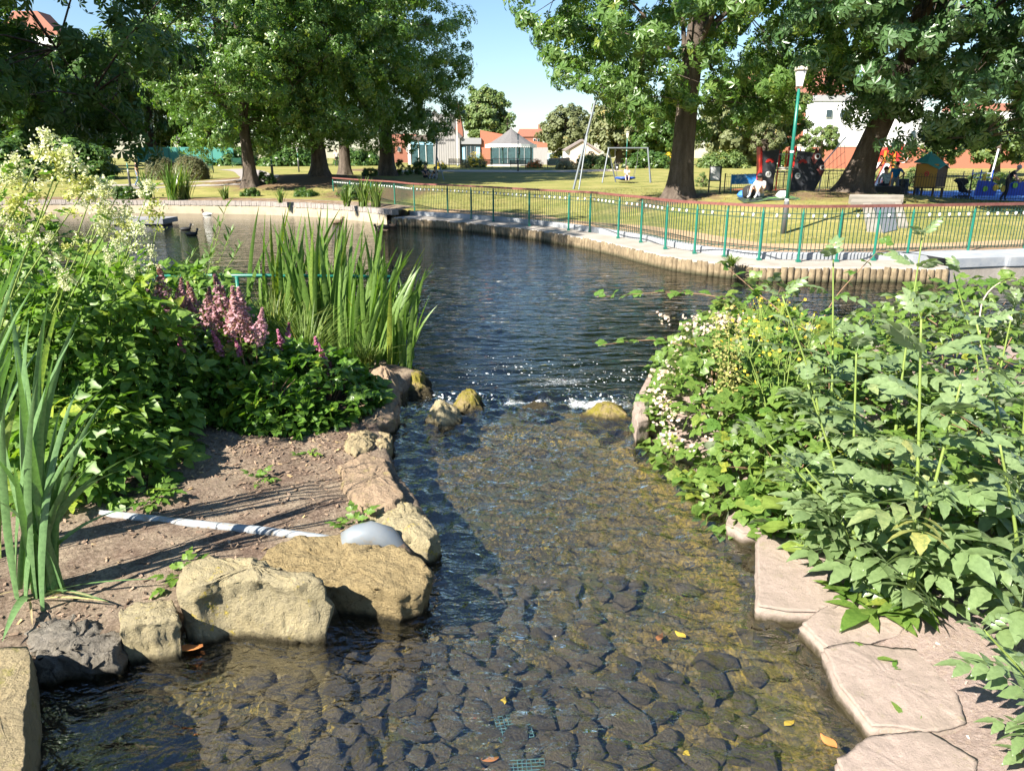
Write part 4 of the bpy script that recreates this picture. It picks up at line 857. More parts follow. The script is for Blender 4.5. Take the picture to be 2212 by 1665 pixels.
for cu, cv in ((1662, 380.5), (1725, 383.5)):
    m_ = MB(); ring(m_, cu, cv, 3.4, 6.2, U0, vb, -1.0, 1.0); m_.box((cu - U0, -.6, vb - cv), (7, .6, 1.2)).box((cu - U0, -.6, vb - cv), (1.2, .6, 7)); m_.build('porthole', white_p, cs)
q([(1758, 329), (1769, 342.5), (1758, 362), (1749.5, 351)], -2, 1.5).build('prow_board', maroon, cs); q([(1777.5, 357), (1780.6, 373), (1776, 386), (1764, 371)], -2, 1.5).build('prow_board', maroon, cs)
for cu, cv, r in ((1762, 345.5, 6), (1775, 367, 5)):
    m_ = MB(); ring(m_, cu, cv, r * .6, r, U0, vb, -3, .9); m_.build('emblem_ring', white_p, cs)
q([(1702, low - 58), (1703, 328), (1712, 324.5), (1718, 328), (1719, low - 58)], 8, 2).build('tower_panel', red, cs); q([(1684, 366), (1684, 336), (1690, 336), (1690, 366)], 10, 2).build('tower_panel', charcoal, cs)
for u in (1681.5, 1714): q([(u, low), (u, 333), (u + 2.4, 333), (u + 2.4, low)], 3.2, 3).build('post', red, cs)
q([(1696, 366), (1696, 334), (1699.5, 334), (1699.5, 366)], 4, 2).build('orange_post', orange, cs)
for v in (341.5, 367.5, 371): MB().tube([(1681 - U0, 2.5, vb - v), (1716 - U0, 2.5, vb - v)], .7, 6).build('bar', white_p, cs)
m_ = MB()
for v in (381, 392, 404, 414): m_.tube([(1677 - U0, 1, vb - v), (1709 - U0, 1, vb - v)], .5, 5)
for k in range(4): m_.tube([(1680 + k * 9 - U0, 1, vb - 371), (1676.5 + k * 10 - U0, 1, vb - low)], .5, 5)
m_.build('rope_ladder', rope, cs); q([(1680, 371), (1680, 369), (1718, 369), (1718, 371)], 3, 24).build('deck', brown, cs)
nt_, vb = T('net_mast', 'leaning white pole with a climbing net beside the ship prow', 'climbing net', 1800, 41); U0 = 1800
MB().tube([(1779 - U0, 0, vb - 358), (1821 - U0, 4, vb - 308)], 1.3, 8).tube([(1779 - U0, 0, vb - 358), (1775 - U0, 2, 0)], 1.3, 8).build('mast', white_p, nt_)
m_ = MB()
for k in range(6):
    a = Vector((1782 + k * 7 - U0, .5, vb - 355 + k * 8)); b_ = Vector((1786 + k * 9 - U0, -10, 2)); m_.tube([a, (a + b_) / 2 + Vector((0, 0, -2)), b_], .45, 4)
for k in range(1, 5):
    f = k / 5; m_.tube([Vector((1782 + j * 7 - U0, .5, vb - 355 + j * 8)).lerp(Vector((1786 + j * 9 - U0, -10, 2)), f) for j in range(6)], .45, 4)
m_.build('rope_net', rope, nt_)
# ---- slide
sl, vb = T('slide', 'red and white double slide with fan-shaped top panel', 'slide', 1915, 47); U0 = 1915
q = lambda pts, y0=0.0, th=3.0: poly_panel(pts, U0, vb, y0, th)
q([(1889, 362)] + [(1950 - 61 * math.cos(a), 362 - 42 * math.sin(a)) for a in [i * math.pi / 2 / 8 for i in range(9)]] + [(1953, 320), (1944, 364), (1938, 345), (1905, 343), (1899, 364)], 12, 2).build('fan_panel', red, sl)
for u in (1911, 1931): q([(u, 424), (u, 333), (u + 4, 333), (u + 4, 424)], 8, 3).build('post', orange, sl)
def chute(uA, vA, uB, vB, w, m1, m2, nm):
    a = Vector((uA - U0, 6, vb - vA)); c = Vector((uB - U0, -34, vb - vB)); s = Vector((1, .25, 0)).normalized() * w
    m0 = MB(); m0.add([a - s, a + s, c + s, c - s, a - s + Vector((0, 0, -1)), a + s + Vector((0, 0, -1)), c + s + Vector((0, 0, -1)), c - s + Vector((0, 0, -1))], [(0, 1, 2, 3), (4, 7, 6, 5), (0, 4, 5, 1), (1, 5, 6, 2), (2, 6, 7, 3), (3, 7, 4, 0)]); m0.build(nm, m1, sl)
    for sg in (-1, 1):
        e = MB(); pa, pc = a + s * sg, c + s * sg; t_ = Vector((1.0, 0, 0)) * sg; e.add([pa, pa + t_, pc + t_, pc, pa + Vector((0, 0, 6)), pa + t_ + Vector((0, 0, 6)), pc + t_ + Vector((0, 0, 4)), pc + Vector((0, 0, 4))], [(0, 3, 2, 1), (4, 5, 6, 7), (0, 1, 5, 4), (1, 2, 6, 5), (2, 3, 7, 6), (3, 0, 4, 7)]); e.build('side_rail', m2, sl)
chute(1921, 358, 1884, 402, 8, white_p, red, 'chute'); chute(1902, 356, 1862, 388, 7, white_p, maroon, 'chute')
m_ = MB(); ring(m_, 1957, 348, 8, 9.2, U0, vb, 16, 1.2, 20); m_.build('hoop', white_p, sl); q([(1898, 364), (1898, 361), (1944, 361), (1944, 364)], 8, 22).build('platform', brown, sl)
# ---- play hut
hu, vb = T('play_hut', 'toy house on legs with teal pyramid roof and orange front wall', 'play hut', 2016, 35); U0 = 2016
q = lambda pts, y0=0.0, th=3.0: poly_panel(pts, U0, vb, y0, th)
ap = Vector((2014 - U0, 14, vb - 336)); c4 = [Vector((1975 - U0, 4, vb - 357)), Vector((2020 - U0, -16, vb - 370)), Vector((2057 - U0, 8, vb - 369)), Vector((2012 - U0, 34, vb - 357))]; m4 = [Vector((1998 - U0, -8, vb - 359)), Vector((2040 - U0, -6, vb - 361)), Vector((2034 - U0, 22, vb - 358)), Vector((1992 - U0, 20, vb - 355))]
rf_ = MB(); ringv = [c4[0], m4[0], c4[1], m4[1], c4[2], m4[2], c4[3], m4[3]]; dn_ = Vector((0, 0, -1.6)); vs = [ap] + ringv + [ap + dn_] + [v + dn_ for v in ringv]
rf_.add(vs, [(0, 1 + i, 1 + (i + 1) % 8) for i in range(8)] + [(9, 10 + (i + 1) % 8, 10 + i) for i in range(8)] + [(1 + i, 10 + i, 10 + (i + 1) % 8, 1 + (i + 1) % 8) for i in range(8)]); rf_.build('roof', teal, hu)
def quad_panel(a, b_, z0_, z1_, mat, nm, par, th=1.6):
    a, b_ = Vector(a), Vector(b_); nrm_ = Vector((-(b_ - a).y, (b_ - a).x, 0)).normalized() * th; p = [Vector((a.x, a.y, z0_)), Vector((b_.x, b_.y, z0_)), Vector((b_.x, b_.y, z1_)), Vector((a.x, a.y, z1_))]
    return MB().add(p + [x + nrm_ for x in p], [(3, 2, 1, 0), (4, 5, 6, 7), (0, 1, 5, 4), (1, 2, 6, 5), (2, 3, 7, 6), (3, 0, 4, 7)]).build(nm, mat, par)
A, B, C_, D_ = (1982 - U0, 4, 0), (2020 - U0, -12, 0), (2053 - U0, 8, 0), (2012 - U0, 28, 0)
quad_panel(A, B, vb - 406, vb - 361, tan, 'front_wall', hu); quad_panel(B, C_, vb - 406, vb - 362, brown, 'side_wall', hu); quad_panel(D_, A, vb - 406, vb - 360, brown, 'side_wall', hu); quad_panel(C_, D_, vb - 406, vb - 360, brown, 'back_wall', hu)
MB().add([Vector(x) + Vector((0, 0, vb - 407)) for x in (A, B, C_, D_)] + [Vector(x) + Vector((0, 0, vb - 409)) for x in (A, B, C_, D_)], [(0, 1, 2, 3), (7, 6, 5, 4), (0, 4, 5, 1), (1, 5, 6, 2), (2, 6, 7, 3), (3, 7, 4, 0)]).build('floor', brown, hu)
for x in (A, B, C_, D_): MB().box((x[0] * .86, x[1] * .8 + 2, (vb - 409) / 2), (3.4, 3.4, vb - 409)).build('leg', brown, hu)
e_ = MB(); ring(e_, 2001.5, 380, 3, 5, U0, vb, -6.2, .8, 12); e_.box((2001.5 - U0, -6, vb - 380), (5, .6, .9), ry=.6).box((2001.5 - U0, -6, vb - 380), (5, .6, .9), ry=-.6); e_.build('ladybird_emblem', red, hu)
# ---- barrel, panels, climbing bars
br, vb = T('tyre_barrel', 'dark grey ribbed barrel standing between the people and the hut', 'barrel', 1955, 37)
hB = vb - 390; MB().lathe([(12, 0), (13.5, hB * .12), (12.6, hB * .2), (13.8, hB * .32), (12.6, hB * .4), (13.8, hB * .52), (12.6, hB * .6), (13.6, hB * .75), (12.4, hB * .82), (13, hB * .95), (11, hB), (9, hB * .96)], n=20).build('drum', M('tyre_rubber', (.07, .075, .08), .8), br)
dp, vb = T('dragon_panels', 'blue dragon-shaped play panels with yellow wheels and green discs', 'play panel', 2150, 38); U0 = 2150
q = lambda pts, y0=0.0, th=2.0: poly_panel(pts, U0, vb, y0, th)
q([(2117, 424), (2119, 393), (2150, 395), (2163, 402), (2160, 424)]).build('panel', blue, dp); q([(2176, 424), (2182, 404), (2200, 396), (2225, 396), (2232, 424)], 3).build('panel', blue, dp)
for cu, cv, r, mt in ((2137, 410, 5.5, lime), (2200, 403, 5.5, lime)): q(arc_poly(cu, cv, 0.2, r, 0, 6.28, 16), -1, 1).build('disc', mt, dp)
for cu, cv in ((2159, 408), (2176, 410)): q(arc_poly(cu, cv, 0.2, 6.5, 0, 6.28, 16), -1.4, 1.2).build('wheel', yellow, dp)
q(arc_poly(2158, 395, 5, 9, .3, 2.6), 2, 2).build('crest', orange, dp)
cb, vb = T('climbing_bars', 'blue and yellow bar climber in front of the hedge', 'climbing frame', 2128, 44); U0 = 2128
for u in (2104, 2122, 2147): MB().tube([(u - U0, 0, 0), (u - U0, 0, vb - 371)], 1.3, 8).build('post', blue, cb)
for v in (378, 386): MB().tube([(2104 - U0, 0, vb - v), (2147 - U0, 0, vb - v)], .8, 6).build('bar', white_p, cb)
poly_panel([(2127, 396), (2127, 379), (2134, 377), (2134, 396)], U0, vb, -1, 2).build('panel', yellow, cb); MB().tube([(2108 - U0, -3, vb - 388), (2112 - U0, -3, vb - 378), (2122 - U0, -3, vb - 376), (2130 - U0, -3, vb - 376)], .9, 6).build('hand_loop', steel, cb)
sp_, vb = T('white_pole', 'plain white post rising behind the bar climber', 'pole', 2143, 46); MB().tube([(0, 0, 0), (7, 0, vb - 330)], 1.8, 8).build('shaft', white_p, sp_)
# ---- playground surfaces
def patch(name, poly_px, mat, lift=.02):
    pts = [G(u, v) for u, v in poly_px]; cx = sum(p.x for p in pts) / len(pts); cy = sum(p.y for p in pts) / len(pts); V, Fc = [(cx, cy, FH(cx, cy) + lift)], []
    for a_ in range(len(pts)):
        p, p2 = pts[a_], pts[(a_ + 1) % len(pts)]
        for k in range(4): f = k / 4; x, y = p.x + (p2.x - p.x) * f, p.y + (p2.y - p.y) * f; V.append((x, y, FH(x, y) + lift))
    n = len(V) - 1; Fc = [(0, 1 + i, 1 + (i + 1) % n) for i in range(n)]; return structure(link(name, mesh_np(name, V, Fc, mat)))
def flat_patch(name, xy, mat, lift):
    V, Fc = [], []; xs = np.linspace(xy[0], xy[1], 16); ys = np.linspace(xy[2], xy[3], 10)
    for y in ys:
        for x in xs: V.append((x, y, FH(x, y) + lift))
    return structure(link(name, mesh_np(name, V, grid_faces(16, 10), mat)))
flat_patch('playground_surface', (19.0, 40, 33.2, 45), M('blue_rubber', (.09, .20, .46), .9, (.12, .25, .52), 1.5, bump=.2, bscale=60), .03)
flat_patch('playground_orange_surface', (13.0, 23.0, 38.5, 46), M('orange_rubber', (.50, .19, .07), .9, (.42, .16, .06), 1.5), .045)
# ---- bow-top fence round the playground
def bow_fence(label, pts, H=1.05):
    C = catmull(pts, 10) if len(pts) > 2 else np.array([np.array(pts[0]) + (np.array(pts[1]) - np.array(pts[0])) * i / 20 for i in range(21)])
    x0, y0 = C[len(C) // 2]; z0_ = FH(x0, y0); t = thing('bow_top_fence', label, 'fence', (x0, y0, z0_)); lp_, la_ = along(C, .105); mb, rl_, n_ = MB(), MB(), 0
    zz = far_h(lp_[:, 0], lp_[:, 1])[0] - z0_; prev = None
    for i, ((x, y), a) in enumerate(zip(lp_, la_)):
        p = Vector((x - x0, y - y0, zz[i]))
        if i % 2 == 0 and i + 1 < len(lp_):
            p2 = Vector((lp_[i + 1][0] - x0, lp_[i + 1][1] - y0, zz[i + 1])); mb.tube([p + Vector((0, 0, .08)), p + Vector((0, 0, H - .05)), (p + p2) / 2 + Vector((0, 0, H)), p2 + Vector((0, 0, H - .05)), p2 + Vector((0, 0, .08))], .008, 4, False)
        if i % 26 == 0: MB().box(p + Vector((0, 0, H / 2 - .05)), (.05, .05, H + .1), a).build('post', black_p, t)
        if prev is not None:
            for z in (.12, H - .16): rl_.tube([prev + Vector((0, 0, z)), p + Vector((0, 0, z))], .012, 4, False)
        prev = p
    b_ = mb.build('bows', black_p, t); b_['kind'] = 'stuff'; rl_.build('rails', black_p, t)['kind'] = 'stuff'
bow_fence('black bow-top fence in front of the hut and pushchair', [(17.6, 34.2), (20, 33.4), (25, 32.6), (32, 32)])
bow_fence('black bow-top fence behind the seated man and notice board', [(11.5, 41), (16, 41.5)])
bow_fence('black bow-top fence along the back of the playground by the hedge', [(17, 47.5), (40, 46.5)])
# ---- notice board, blue panel, culvert
nb, vb = T('notice_board', 'weathered white notice board on dark posts beside the thick trunk', 'notice board', 1547, 40); U0 = 1547
poly_panel([(1534, 394), (1534, 364), (1560, 364), (1560, 394)], U0, vb, 0, 2.5).build('frame', M('dark_frame', (.05, .05, .055), .6), nb); poly_panel([(1536, 392), (1536, 366), (1556, 366), (1556, 392)], U0, vb, -.6, .5).build('sheet', M('faded_notice', (.50, .50, .50), .6, (.62, .62, .62), .08), nb)
for u in (1535, 1559): MB().box((u - U0, 1, (vb - 392) / 2), (2.5, 2.5, vb - 392)).build('leg', M('dark_frame'), nb)
bp_, vb = T('banner', 'bright blue printed panel on the fence left of the seated man', 'banner', 1611, 40.8); poly_panel([(1582, 400), (1582, 381), (1640, 379), (1640, 399)], 1611, vb, -3, 1).build('sheet', M('blue_banner', (.02, .22, .62), .5, (.30, .60, .85), .10, .55, .62), bp_); 
for u in (1583, 1639): MB().box((u - 1611, 0, (vb - 380) / 2), (1.6, 1.6, vb - 380)).build('post', M('cyan_post', (.05, .4, .5), .5), bp_)
cv, vb = T('culvert', 'pale concrete culvert headwall with sloping wing walls in the grass bank', 'culvert', 1888, 27.5); U0 = 1888
pc = M('pale_concrete'); pcd = M('weathered_concrete', (.30, .27, .235), .9, (.22, .20, .17), 1.5, .35, .65, .4, 14, coord='World'); dk = M('culvert_chute_grey', (.10, .11, .13), .7, (.14, .15, .17), .3)  # the chute surface is dark blue-grey
def wpt(u, v, up_): g = G(u, v); return Vector(((g.x - cv.location.x) / cv.scale[0], (g.y - cv.location.y) / cv.scale[1], (g.z + up_ - cv.location.z) / cv.scale[2]))
def ramp_block(px, h0, h1, mat, nm, deep=.6):
    t4 = [wpt(u, v, h0 if i < 2 else h1) for i, (u, v) in enumerate(px)]; b4 = [wpt(u, v, -deep) for u, v in px]; MB().add(t4 + b4, [(0, 1, 2, 3), (7, 6, 5, 4), (0, 4, 5, 1), (1, 5, 6, 2), (2, 6, 7, 3), (3, 7, 4, 0)]).build(nm, mat, cv)
ramp_block([(1836, 449), (1944, 449), (1946, 442), (1838, 442)], .20, .20, pcd, 'headwall'); ramp_block([(1832, 441), (1950, 441), (1950, 436), (1834, 436)], .26, .26, pcd, 'coping_slab')
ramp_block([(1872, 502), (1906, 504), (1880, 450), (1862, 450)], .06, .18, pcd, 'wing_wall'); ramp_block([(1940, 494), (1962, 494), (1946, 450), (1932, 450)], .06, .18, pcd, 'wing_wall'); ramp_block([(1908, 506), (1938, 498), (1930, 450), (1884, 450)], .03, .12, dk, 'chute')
# ---- swing and zip-line masts
sg, vb = T('basket_swing', 'steel swing frame with round blue nest seat on the lawn', 'swing', 1352, 54); U0 = 1352
MB().tube([(1311 - U0, 0, vb - 327), (1397 - U0, 0, vb - 327)], 1.5, 8).build('crossbar', steel, sg)
for (ua, ub, dy) in ((1314, 1301, -12), (1312, 1333, 10), (1397, 1404, -12), (1396, 1410, 12)): MB().tube([(ua - U0, 0, vb - 326), (ub - U0, dy, 0)], 1.5, 8).build('leg', steel, sg)
zc = vb - 386; bk = MB(); ts_ = [(20 * math.cos(a), 16 * math.sin(a), zc + .5) for a in [2 * math.pi * k / 20 for k in range(21)]]; bk.tube(ts_, 2.0, 8, False); bk.build('seat_ring', blue, sg, True)
nk = MB(); nk.lathe([(0, -5), (8, -4.4), (15, -2.2), (19, .2)], (0, 0, zc), 18); nk.build('nest', M('navy_net', (.03, .05, .16), .8), sg)
for sx in (-1, 1):
    for sy in (-1, 1): MB().tube([(sx * 17, sy * 9, zc + 1), (sx * 24, 0, vb - 352), (sx * 24.5, 0, vb - 328)], .45, 4).build('chain', M('chain', (.2, .2, .2), .5, metal=.6), sg)
def mast(label, u, y, vtop, lean, w):
    t, vb = T('zip_line_mast', label, 'mast', u, y, None); H = vb - vtop
    MB().tube([(0, 0, 0), (lean, 4, H)], [w, w], 10).build('main_pole', steel, t); MB().tube([(lean * .62, 2, H * .6), (lean * .62 + 28 * (1 if lean < 20 else -1) * .6, -20, 0)], w * .6, 8).build('strut', steel, t); MB().box((lean, 4, H - 3), (w * 3.2, w * 2, 5)).build('head', dark_p, t)
mast('tall leaning grey zip-line mast left of the swing, half hidden by hanging leaves', 1240, 46, 232, 43, 2.6); mast('grey zip-line mast near the picnic couple with a diagonal strut', 941, 56, 309, 4, 1.9)
bn_, vb = T('litter_bin', 'black litter bin with a white label behind the swing', 'bin', 1332, 70); MB().lathe([(4.5, 0), (5, 10), (5.4, 11), (2, 12.5)], n=12).build('body', black_p, bn_); MB().box((0, -5.2, 6), (3.4, .5, 3.6)).build('label_plate', white_p, bn_)
# ---- people
SKIN = M('skin', (.55, .33, .24), .6)
def person(label, base, rotz, H, pose, shirt, trousers, hair, hat=None, shoes=None, group=None):
    J = dict(pelvis=(0, 0, .95, .135), belly=(0, -.01, 1.10, .135), chest=(0, 0, 1.30, .150), neck=(0, .01, 1.47, .058), head=(0, -.02, 1.58, .085), top=(0, -.015, 1.68, .085),
             shL=(-.19, 0, 1.40, .07), elL=(-.25, .03, 1.12, .047), wrL=(-.27, -.06, .88, .034), haL=(-.27, -.09, .80, .036), shR=(.19, 0, 1.40, .07), elR=(.25, .03, 1.12, .047), wrR=(.27, -.06, .88, .034), haR=(.27, -.09, .80, .036),
             hiL=(-.10, 0, .90, .095), knL=(-.11, -.02, .50, .065), anL=(-.11, .02, .09, .045), toL=(-.12, -.14, .04, .04), hiR=(.10, 0, .90, .095), knR=(.11, -.02, .50, .065), anR=(.11, .02, .09, .045), toR=(.12, -.14, .04, .04))
    for k, v in pose.items(): J[k] = tuple(v) + (J[k][3],)
    names = list(J); idx = {n: i for i, n in enumerate(names)}
    E_ = [('pelvis', 'belly'), ('belly', 'chest'), ('chest', 'neck'), ('neck', 'head'), ('head', 'top'), ('chest', 'shL'), ('shL', 'elL'), ('elL', 'wrL'), ('wrL', 'haL'), ('chest', 'shR'), ('shR', 'elR'), ('elR', 'wrR'), ('wrR', 'haR'), ('pelvis', 'hiL'), ('hiL', 'knL'), ('knL', 'anL'), ('anL', 'toL'), ('pelvis', 'hiR'), ('hiR', 'knR'), ('knR', 'anR'), ('anR', 'toR')]
    me = bpy.data.meshes.new('tmp'); me.from_pydata([J[n][:3] for n in names], [(idx[a], idx[b_]) for a, b_ in E_], []); me.update()
    o = bpy.data.objects.new('tmp', me); COL.objects.link(o); md = o.modifiers.new('s', 'SKIN')
    for n, sv in zip(names, me.skin_vertices[0].data): sv.radius = (J[n][3],) * 2; sv.use_root = (n == 'pelvis')
    o.modifiers.new('ss', 'SUBSURF').levels = 1; o.modifiers['ss'].render_levels = 1
    bpy.context.view_layer.update(); bm_ = bpy.data.meshes.new_from_object(o.evaluated_get(bpy.context.evaluated_depsgraph_get())); bpy.data.objects.remove(o)
    bm_.name = 'body'; bm_.materials.clear()
    for mt in (shirt, trousers, SKIN, shoes or M('dark_shoe', (.03, .03, .03), .6)): bm_.materials.append(mt)
    reg = dict(pelvis=1, belly=0, chest=0, neck=2, head=2, top=2, shL=0, shR=0, elL=2, elR=2, wrL=2, wrR=2, haL=2, haR=2, hiL=1, hiR=1, knL=1, knR=1, anL=1, anR=1, toL=3, toR=3)
    JP = np.array([J[n][:3] for n in names])
    for p in bm_.polygons:
        c = np.array(p.center); p.material_index = reg[names[int(np.argmin(((JP - c) ** 2).sum(1)))]]; p.use_smooth = True
    s = H / 1.76; t = thing('person', label, 'person', base, rotz, group); t.scale = (s, s, s)
    link('body', bm_, t)
    hc = Vector(J['top'][:3]); hn = (Vector(J['top'][:3]) - Vector(J['neck'][:3])).normalized()
    hm = MB(); hm.lathe([(.104, -.055), (.112, 0), (.098, .055), (.062, .10), (0, .118)], n=12); ho = hm.build('cap' if hat else 'hair', hat or hair, t, True, loc=hc + Vector((0, .016, -.006)))
    ho.rotation_euler = hn.to_track_quat('Z', 'Y').to_euler()
    if hat: MB().box((0, 0, 0), (.16, .13, .014)).build('cap_peak', hat, t, loc=hc + hn * -.015 + Vector((0, -.14, 0)))
    nz_ = MB().box((0, 0, 0), (.026, .03, .045)).build('nose', SKIN, t, loc=Vector(J['head'][:3]) + Vector((0, -.095, .03)))
    return t
dk_hair = M('dark_hair', (.03, .022, .018), .7); grey_hair = M('grey_hair', (.45, .43, .40), .8); fair_hair = M('fair_hair', (.35, .24, .13), .8)
jeans = M('jeans', (.10, .16, .28), .9); black_c = M('black_cloth', (.02, .02, .022), .9); navy_c = M('navy_cloth', (.03, .035, .06), .9); white_c = M('white_cloth', (.62, .60, .56), .9); grey_c = M('grey_shorts', (.28, .30, .36), .9); white_sh = M('white_shoe', (.7, .7, .7), .7)
def sit(knee=.32, fwd=.45, dz=0.0, armf=.3): 
    return dict(pelvis=(0, 0, .12), belly=(0, -.01, .27), chest=(0, -.05, .46), neck=(0, -.09, .63), head=(0, -.13, .73), top=(0, -.14, .83), shL=(-.19, -.05, .57), shR=(.19, -.05, .57), elL=(-.24, -.18, .36), elR=(.24, -.18, .36), wrL=(-.13, -.38, .34), wrR=(.13, -.38, .34), haL=(-.07, -.45, .36), haR=(.07, -.45, .36),
                hiL=(-.10, -.03, .11), hiR=(.10, -.03, .11), knL=(-.16, -fwd, knee), knR=(.16, -fwd, knee), anL=(-.13, -fwd - .28, .06), anR=(.13, -fwd - .28, .06), toL=(-.14, -fwd - .42, .05), toR=(.14, -fwd - .42, .05))
def seat(h=.45):
    s_ = {k: (v[0], v[1], v[2] + h - .06) for k, v in sit().items()}
    for sx, n in ((-1, 'L'), (1, 'R')): s_['kn' + n] = (sx * .12, -.44, h + .02); s_['an' + n] = (sx * .12, -.46, .08); s_['to' + n] = (sx * .12, -.60, .04); s_['wr' + n] = (sx * .10, -.40, h + .10); s_['ha' + n] = (sx * .08, -.46, h + .12)
    return s_
gm = G(1640, 428)
person('man in a white shirt and dark cap sitting on the grass mound', gm, -.7, 1.80, sit(.48, .40), white_c, grey_c, dk_hair, M('black_cap', (.02, .02, .025), .7), white_sh)
rk = thing('rucksack', 'round black rucksack beside the seated man in the cap', 'bag', G(1616, 430)); MB().lathe([(.16, 0), (.24, .12), (.26, .28), (.20, .44), (.08, .50), (0, .51)], n=14).build('bag_body', black_c, rk, True); MB().tube([(-.1, -.2, .38), (-.12, -.28, .25), (-.1, -.22, .1)], .02, 6).build('strap', M('strap_grey', (.1, .1, .1), .8), rk)
bl = thing('picnic_blanket', 'dark blanket with lime green stripes under the seated man', 'blanket', G(1648, 431)); V, Fc = [], []
for j in range(7):
    for i in range(12): x, y = bl.location.x - .9 + i * .2, bl.location.y - .5 + j * .16; V.append((x - bl.location.x, y - bl.location.y, FH(x, y) - bl.location.z + .03 + .02 * math.sin(i * 1.7 + j)))
link('cloth', mesh_np('cloth', V, grid_faces(12, 7), M('blanket', (.02, .03, .03), .9, (.16, .36, .06), .9, .56, .60, stretch=(.3, 9, 1)), True), bl)
for lab, u, v, mt in (('blue carrier bag on the grass left of the rucksack', 1606, 427, M('blue_bag', (.05, .20, .55), .5)), ('crumpled white carrier bag at the right end of the blanket', 1690, 428, white_p)):
    bg_ = thing('carrier_bag', lab, 'bag', G(u, v)); hb_ = MB(); hb_.lathe([(.22, 0), (.27, .08), (.20, .2), (.12, .26), (.05, .24)], n=9); hb_.build('bag_body', mt, bg_)
xy = lambda u, y: Vector((D(u, 400, y).x, y, FH(D(u, 400, y).x, y)))
person('person in a blue T-shirt standing with hand on hip by the slide', xy(1932, 36.5), 2.6, 1.72, dict(elL=(-.38, .10, 1.18), wrL=(-.20, .02, 1.02), haL=(-.15, -.03, 1.0)), M('bright_blue_shirt', (.02, .20, .48), .9), grey_c, dk_hair)
bx_ = thing('seat_block', 'low black bench block with the spotted-shirt person on it', 'seat', xy(1913, 35.3)); MB().box((0, 0, .24), (1.15, .55, .48)).build('block', black_p, bx_); MB().box((0, 0, .50), (1.2, .6, .05)).build('top_board', charcoal, bx_)
person('person in a black-spotted pale shirt sitting with back turned', xy(1913, 35.3) + Vector((0, 0, .06)), math.pi + .1, 1.75, seat(.47), M('spotted_shirt', (.45, .55, .58), .9, (.03, .03, .03), 14, .56, .60), navy_c, dk_hair)
person('person in lilac half hidden behind the play hut', xy(1982, 37), .5, 1.65, {}, M('lilac_top', (.45, .38, .46), .9), jeans, dk_hair)
person('grey-haired person in black bending over the play panels', xy(2176, 36), .9, 1.74, dict(chest=(0, -.14, 1.26), neck=(0, -.26, 1.40), head=(0, -.33, 1.49), top=(0, -.36, 1.58), shL=(-.19, -.16, 1.36), shR=(.19, -.16, 1.36), elL=(-.22, -.3, 1.1), elR=(.22, -.3, 1.1), wrL=(-.18, -.45, .92), wrR=(.18, -.45, .92), haL=(-.16, -.5, .86), haR=(.16, -.5, .86), anL=(-.16, .18, .09), toL=(-.17, .02, .04)), black_c, black_c, grey_hair, None, white_sh)
person('child in white sitting in the blue nest swing', Vector((sg.location.x, 53.4, sg.location.z + .38)), 0, 1.45, {**sit(.12, .34), **dict(anL=(-.12, -.45, -.22), anR=(.12, -.45, -.22), toL=(-.12, -.55, -.28), toR=(.12, -.55, -.28))}, white_c, M('pink_shorts', (.5, .35, .33), .9), fair_hair)
person('bald man in navy sitting under the big dark chestnut', G(918, 385), .6, 1.80, sit(.40, .42), navy_c, navy_c, M('bald_skin', (.5, .31, .23), .6))
person('person in black sitting beside the bald man under the chestnut', G(942, 387), -.5, 1.70, sit(.36, .46), black_c, grey_c, dk_hair)
person('walker in black and red top with jeans on the left path', xy(300, 50), 1.9, 1.72, dict(anL=(-.1, .22, .11), toL=(-.1, .08, .05), anR=(.1, -.20, .09)), M('black_red_top', (.03, .02, .02), .9, (.45, .03, .04), 3, .60, .62), jeans, dk_hair)
person('distant walker in white beyond the left chestnuts', xy(731, 80), .4, 1.72, {}, white_c, black_c, dk_hair)
# ---- pushchair
st_, vb = T('pushchair', 'black pushchair with hood parked on the blue surface', 'pushchair', 2093, 36, None, .15); k_ = 1.0
for x, y in ((-14, -8), (-14, 8), (14, -8), (14, 8)):
    m_ = MB(); ring(m_, 0, 0, 3.8 if x < 0 else 3.0, 5.4 if x < 0 else 4.2, 0, 0, -.8, 1.6, 14); m_.box((0, 0, 0), (7, .6, .8)).box((0, 0, 0), (.8, .6, 7)); m_.build('wheel', black_p, st_, loc=(x, y, 5.4 if x < 0 else 4.2))
for sy in (-8, 8): MB().tube([(-14, sy, 6), (0, sy, 16), (9, sy, 24)], .8, 6).tube([(14, sy, 5), (-2, sy, 22), (-19, sy, 40)], .8, 6).build('frame', M('pram_frame', (.05, .05, .055), .4), st_)
MB().tube([(-19, -8, 40), (-20, 0, 41), (-19, 8, 40)], .9, 6).build('handle', black_p, st_)
MB().prism([(-8, 18), (10, 16), (12, 19), (-4, 22), (-12, 36), (-15, 35)], (0, -7.5, 0), (1, 0, 0), (0, 0, 1), (0, 15, 0)).build('seat', black_c, st_); MB().prism([(-15, 35)] + [(-13 + 14 * math.cos(a), 34 + 12 * math.sin(a)) for a in (2.6, 2.0, 1.4, .8, .2)] + [(-9, 31)], (0, -8, 0), (1, 0, 0), (0, 0, 1), (0, 16, 0)).build('hood', black_c, st_); MB().box((0, 0, 9), (16, 12, 5)).build('basket', navy_c, st_); MB().lathe([(0, 0), (4, 1), (4.5, 4), (2, 6), (0, 6.4)], (2, 0, 18), 10).build('blanket_bundle', M('khaki_cloth', (.18, .20, .08), .9), st_)
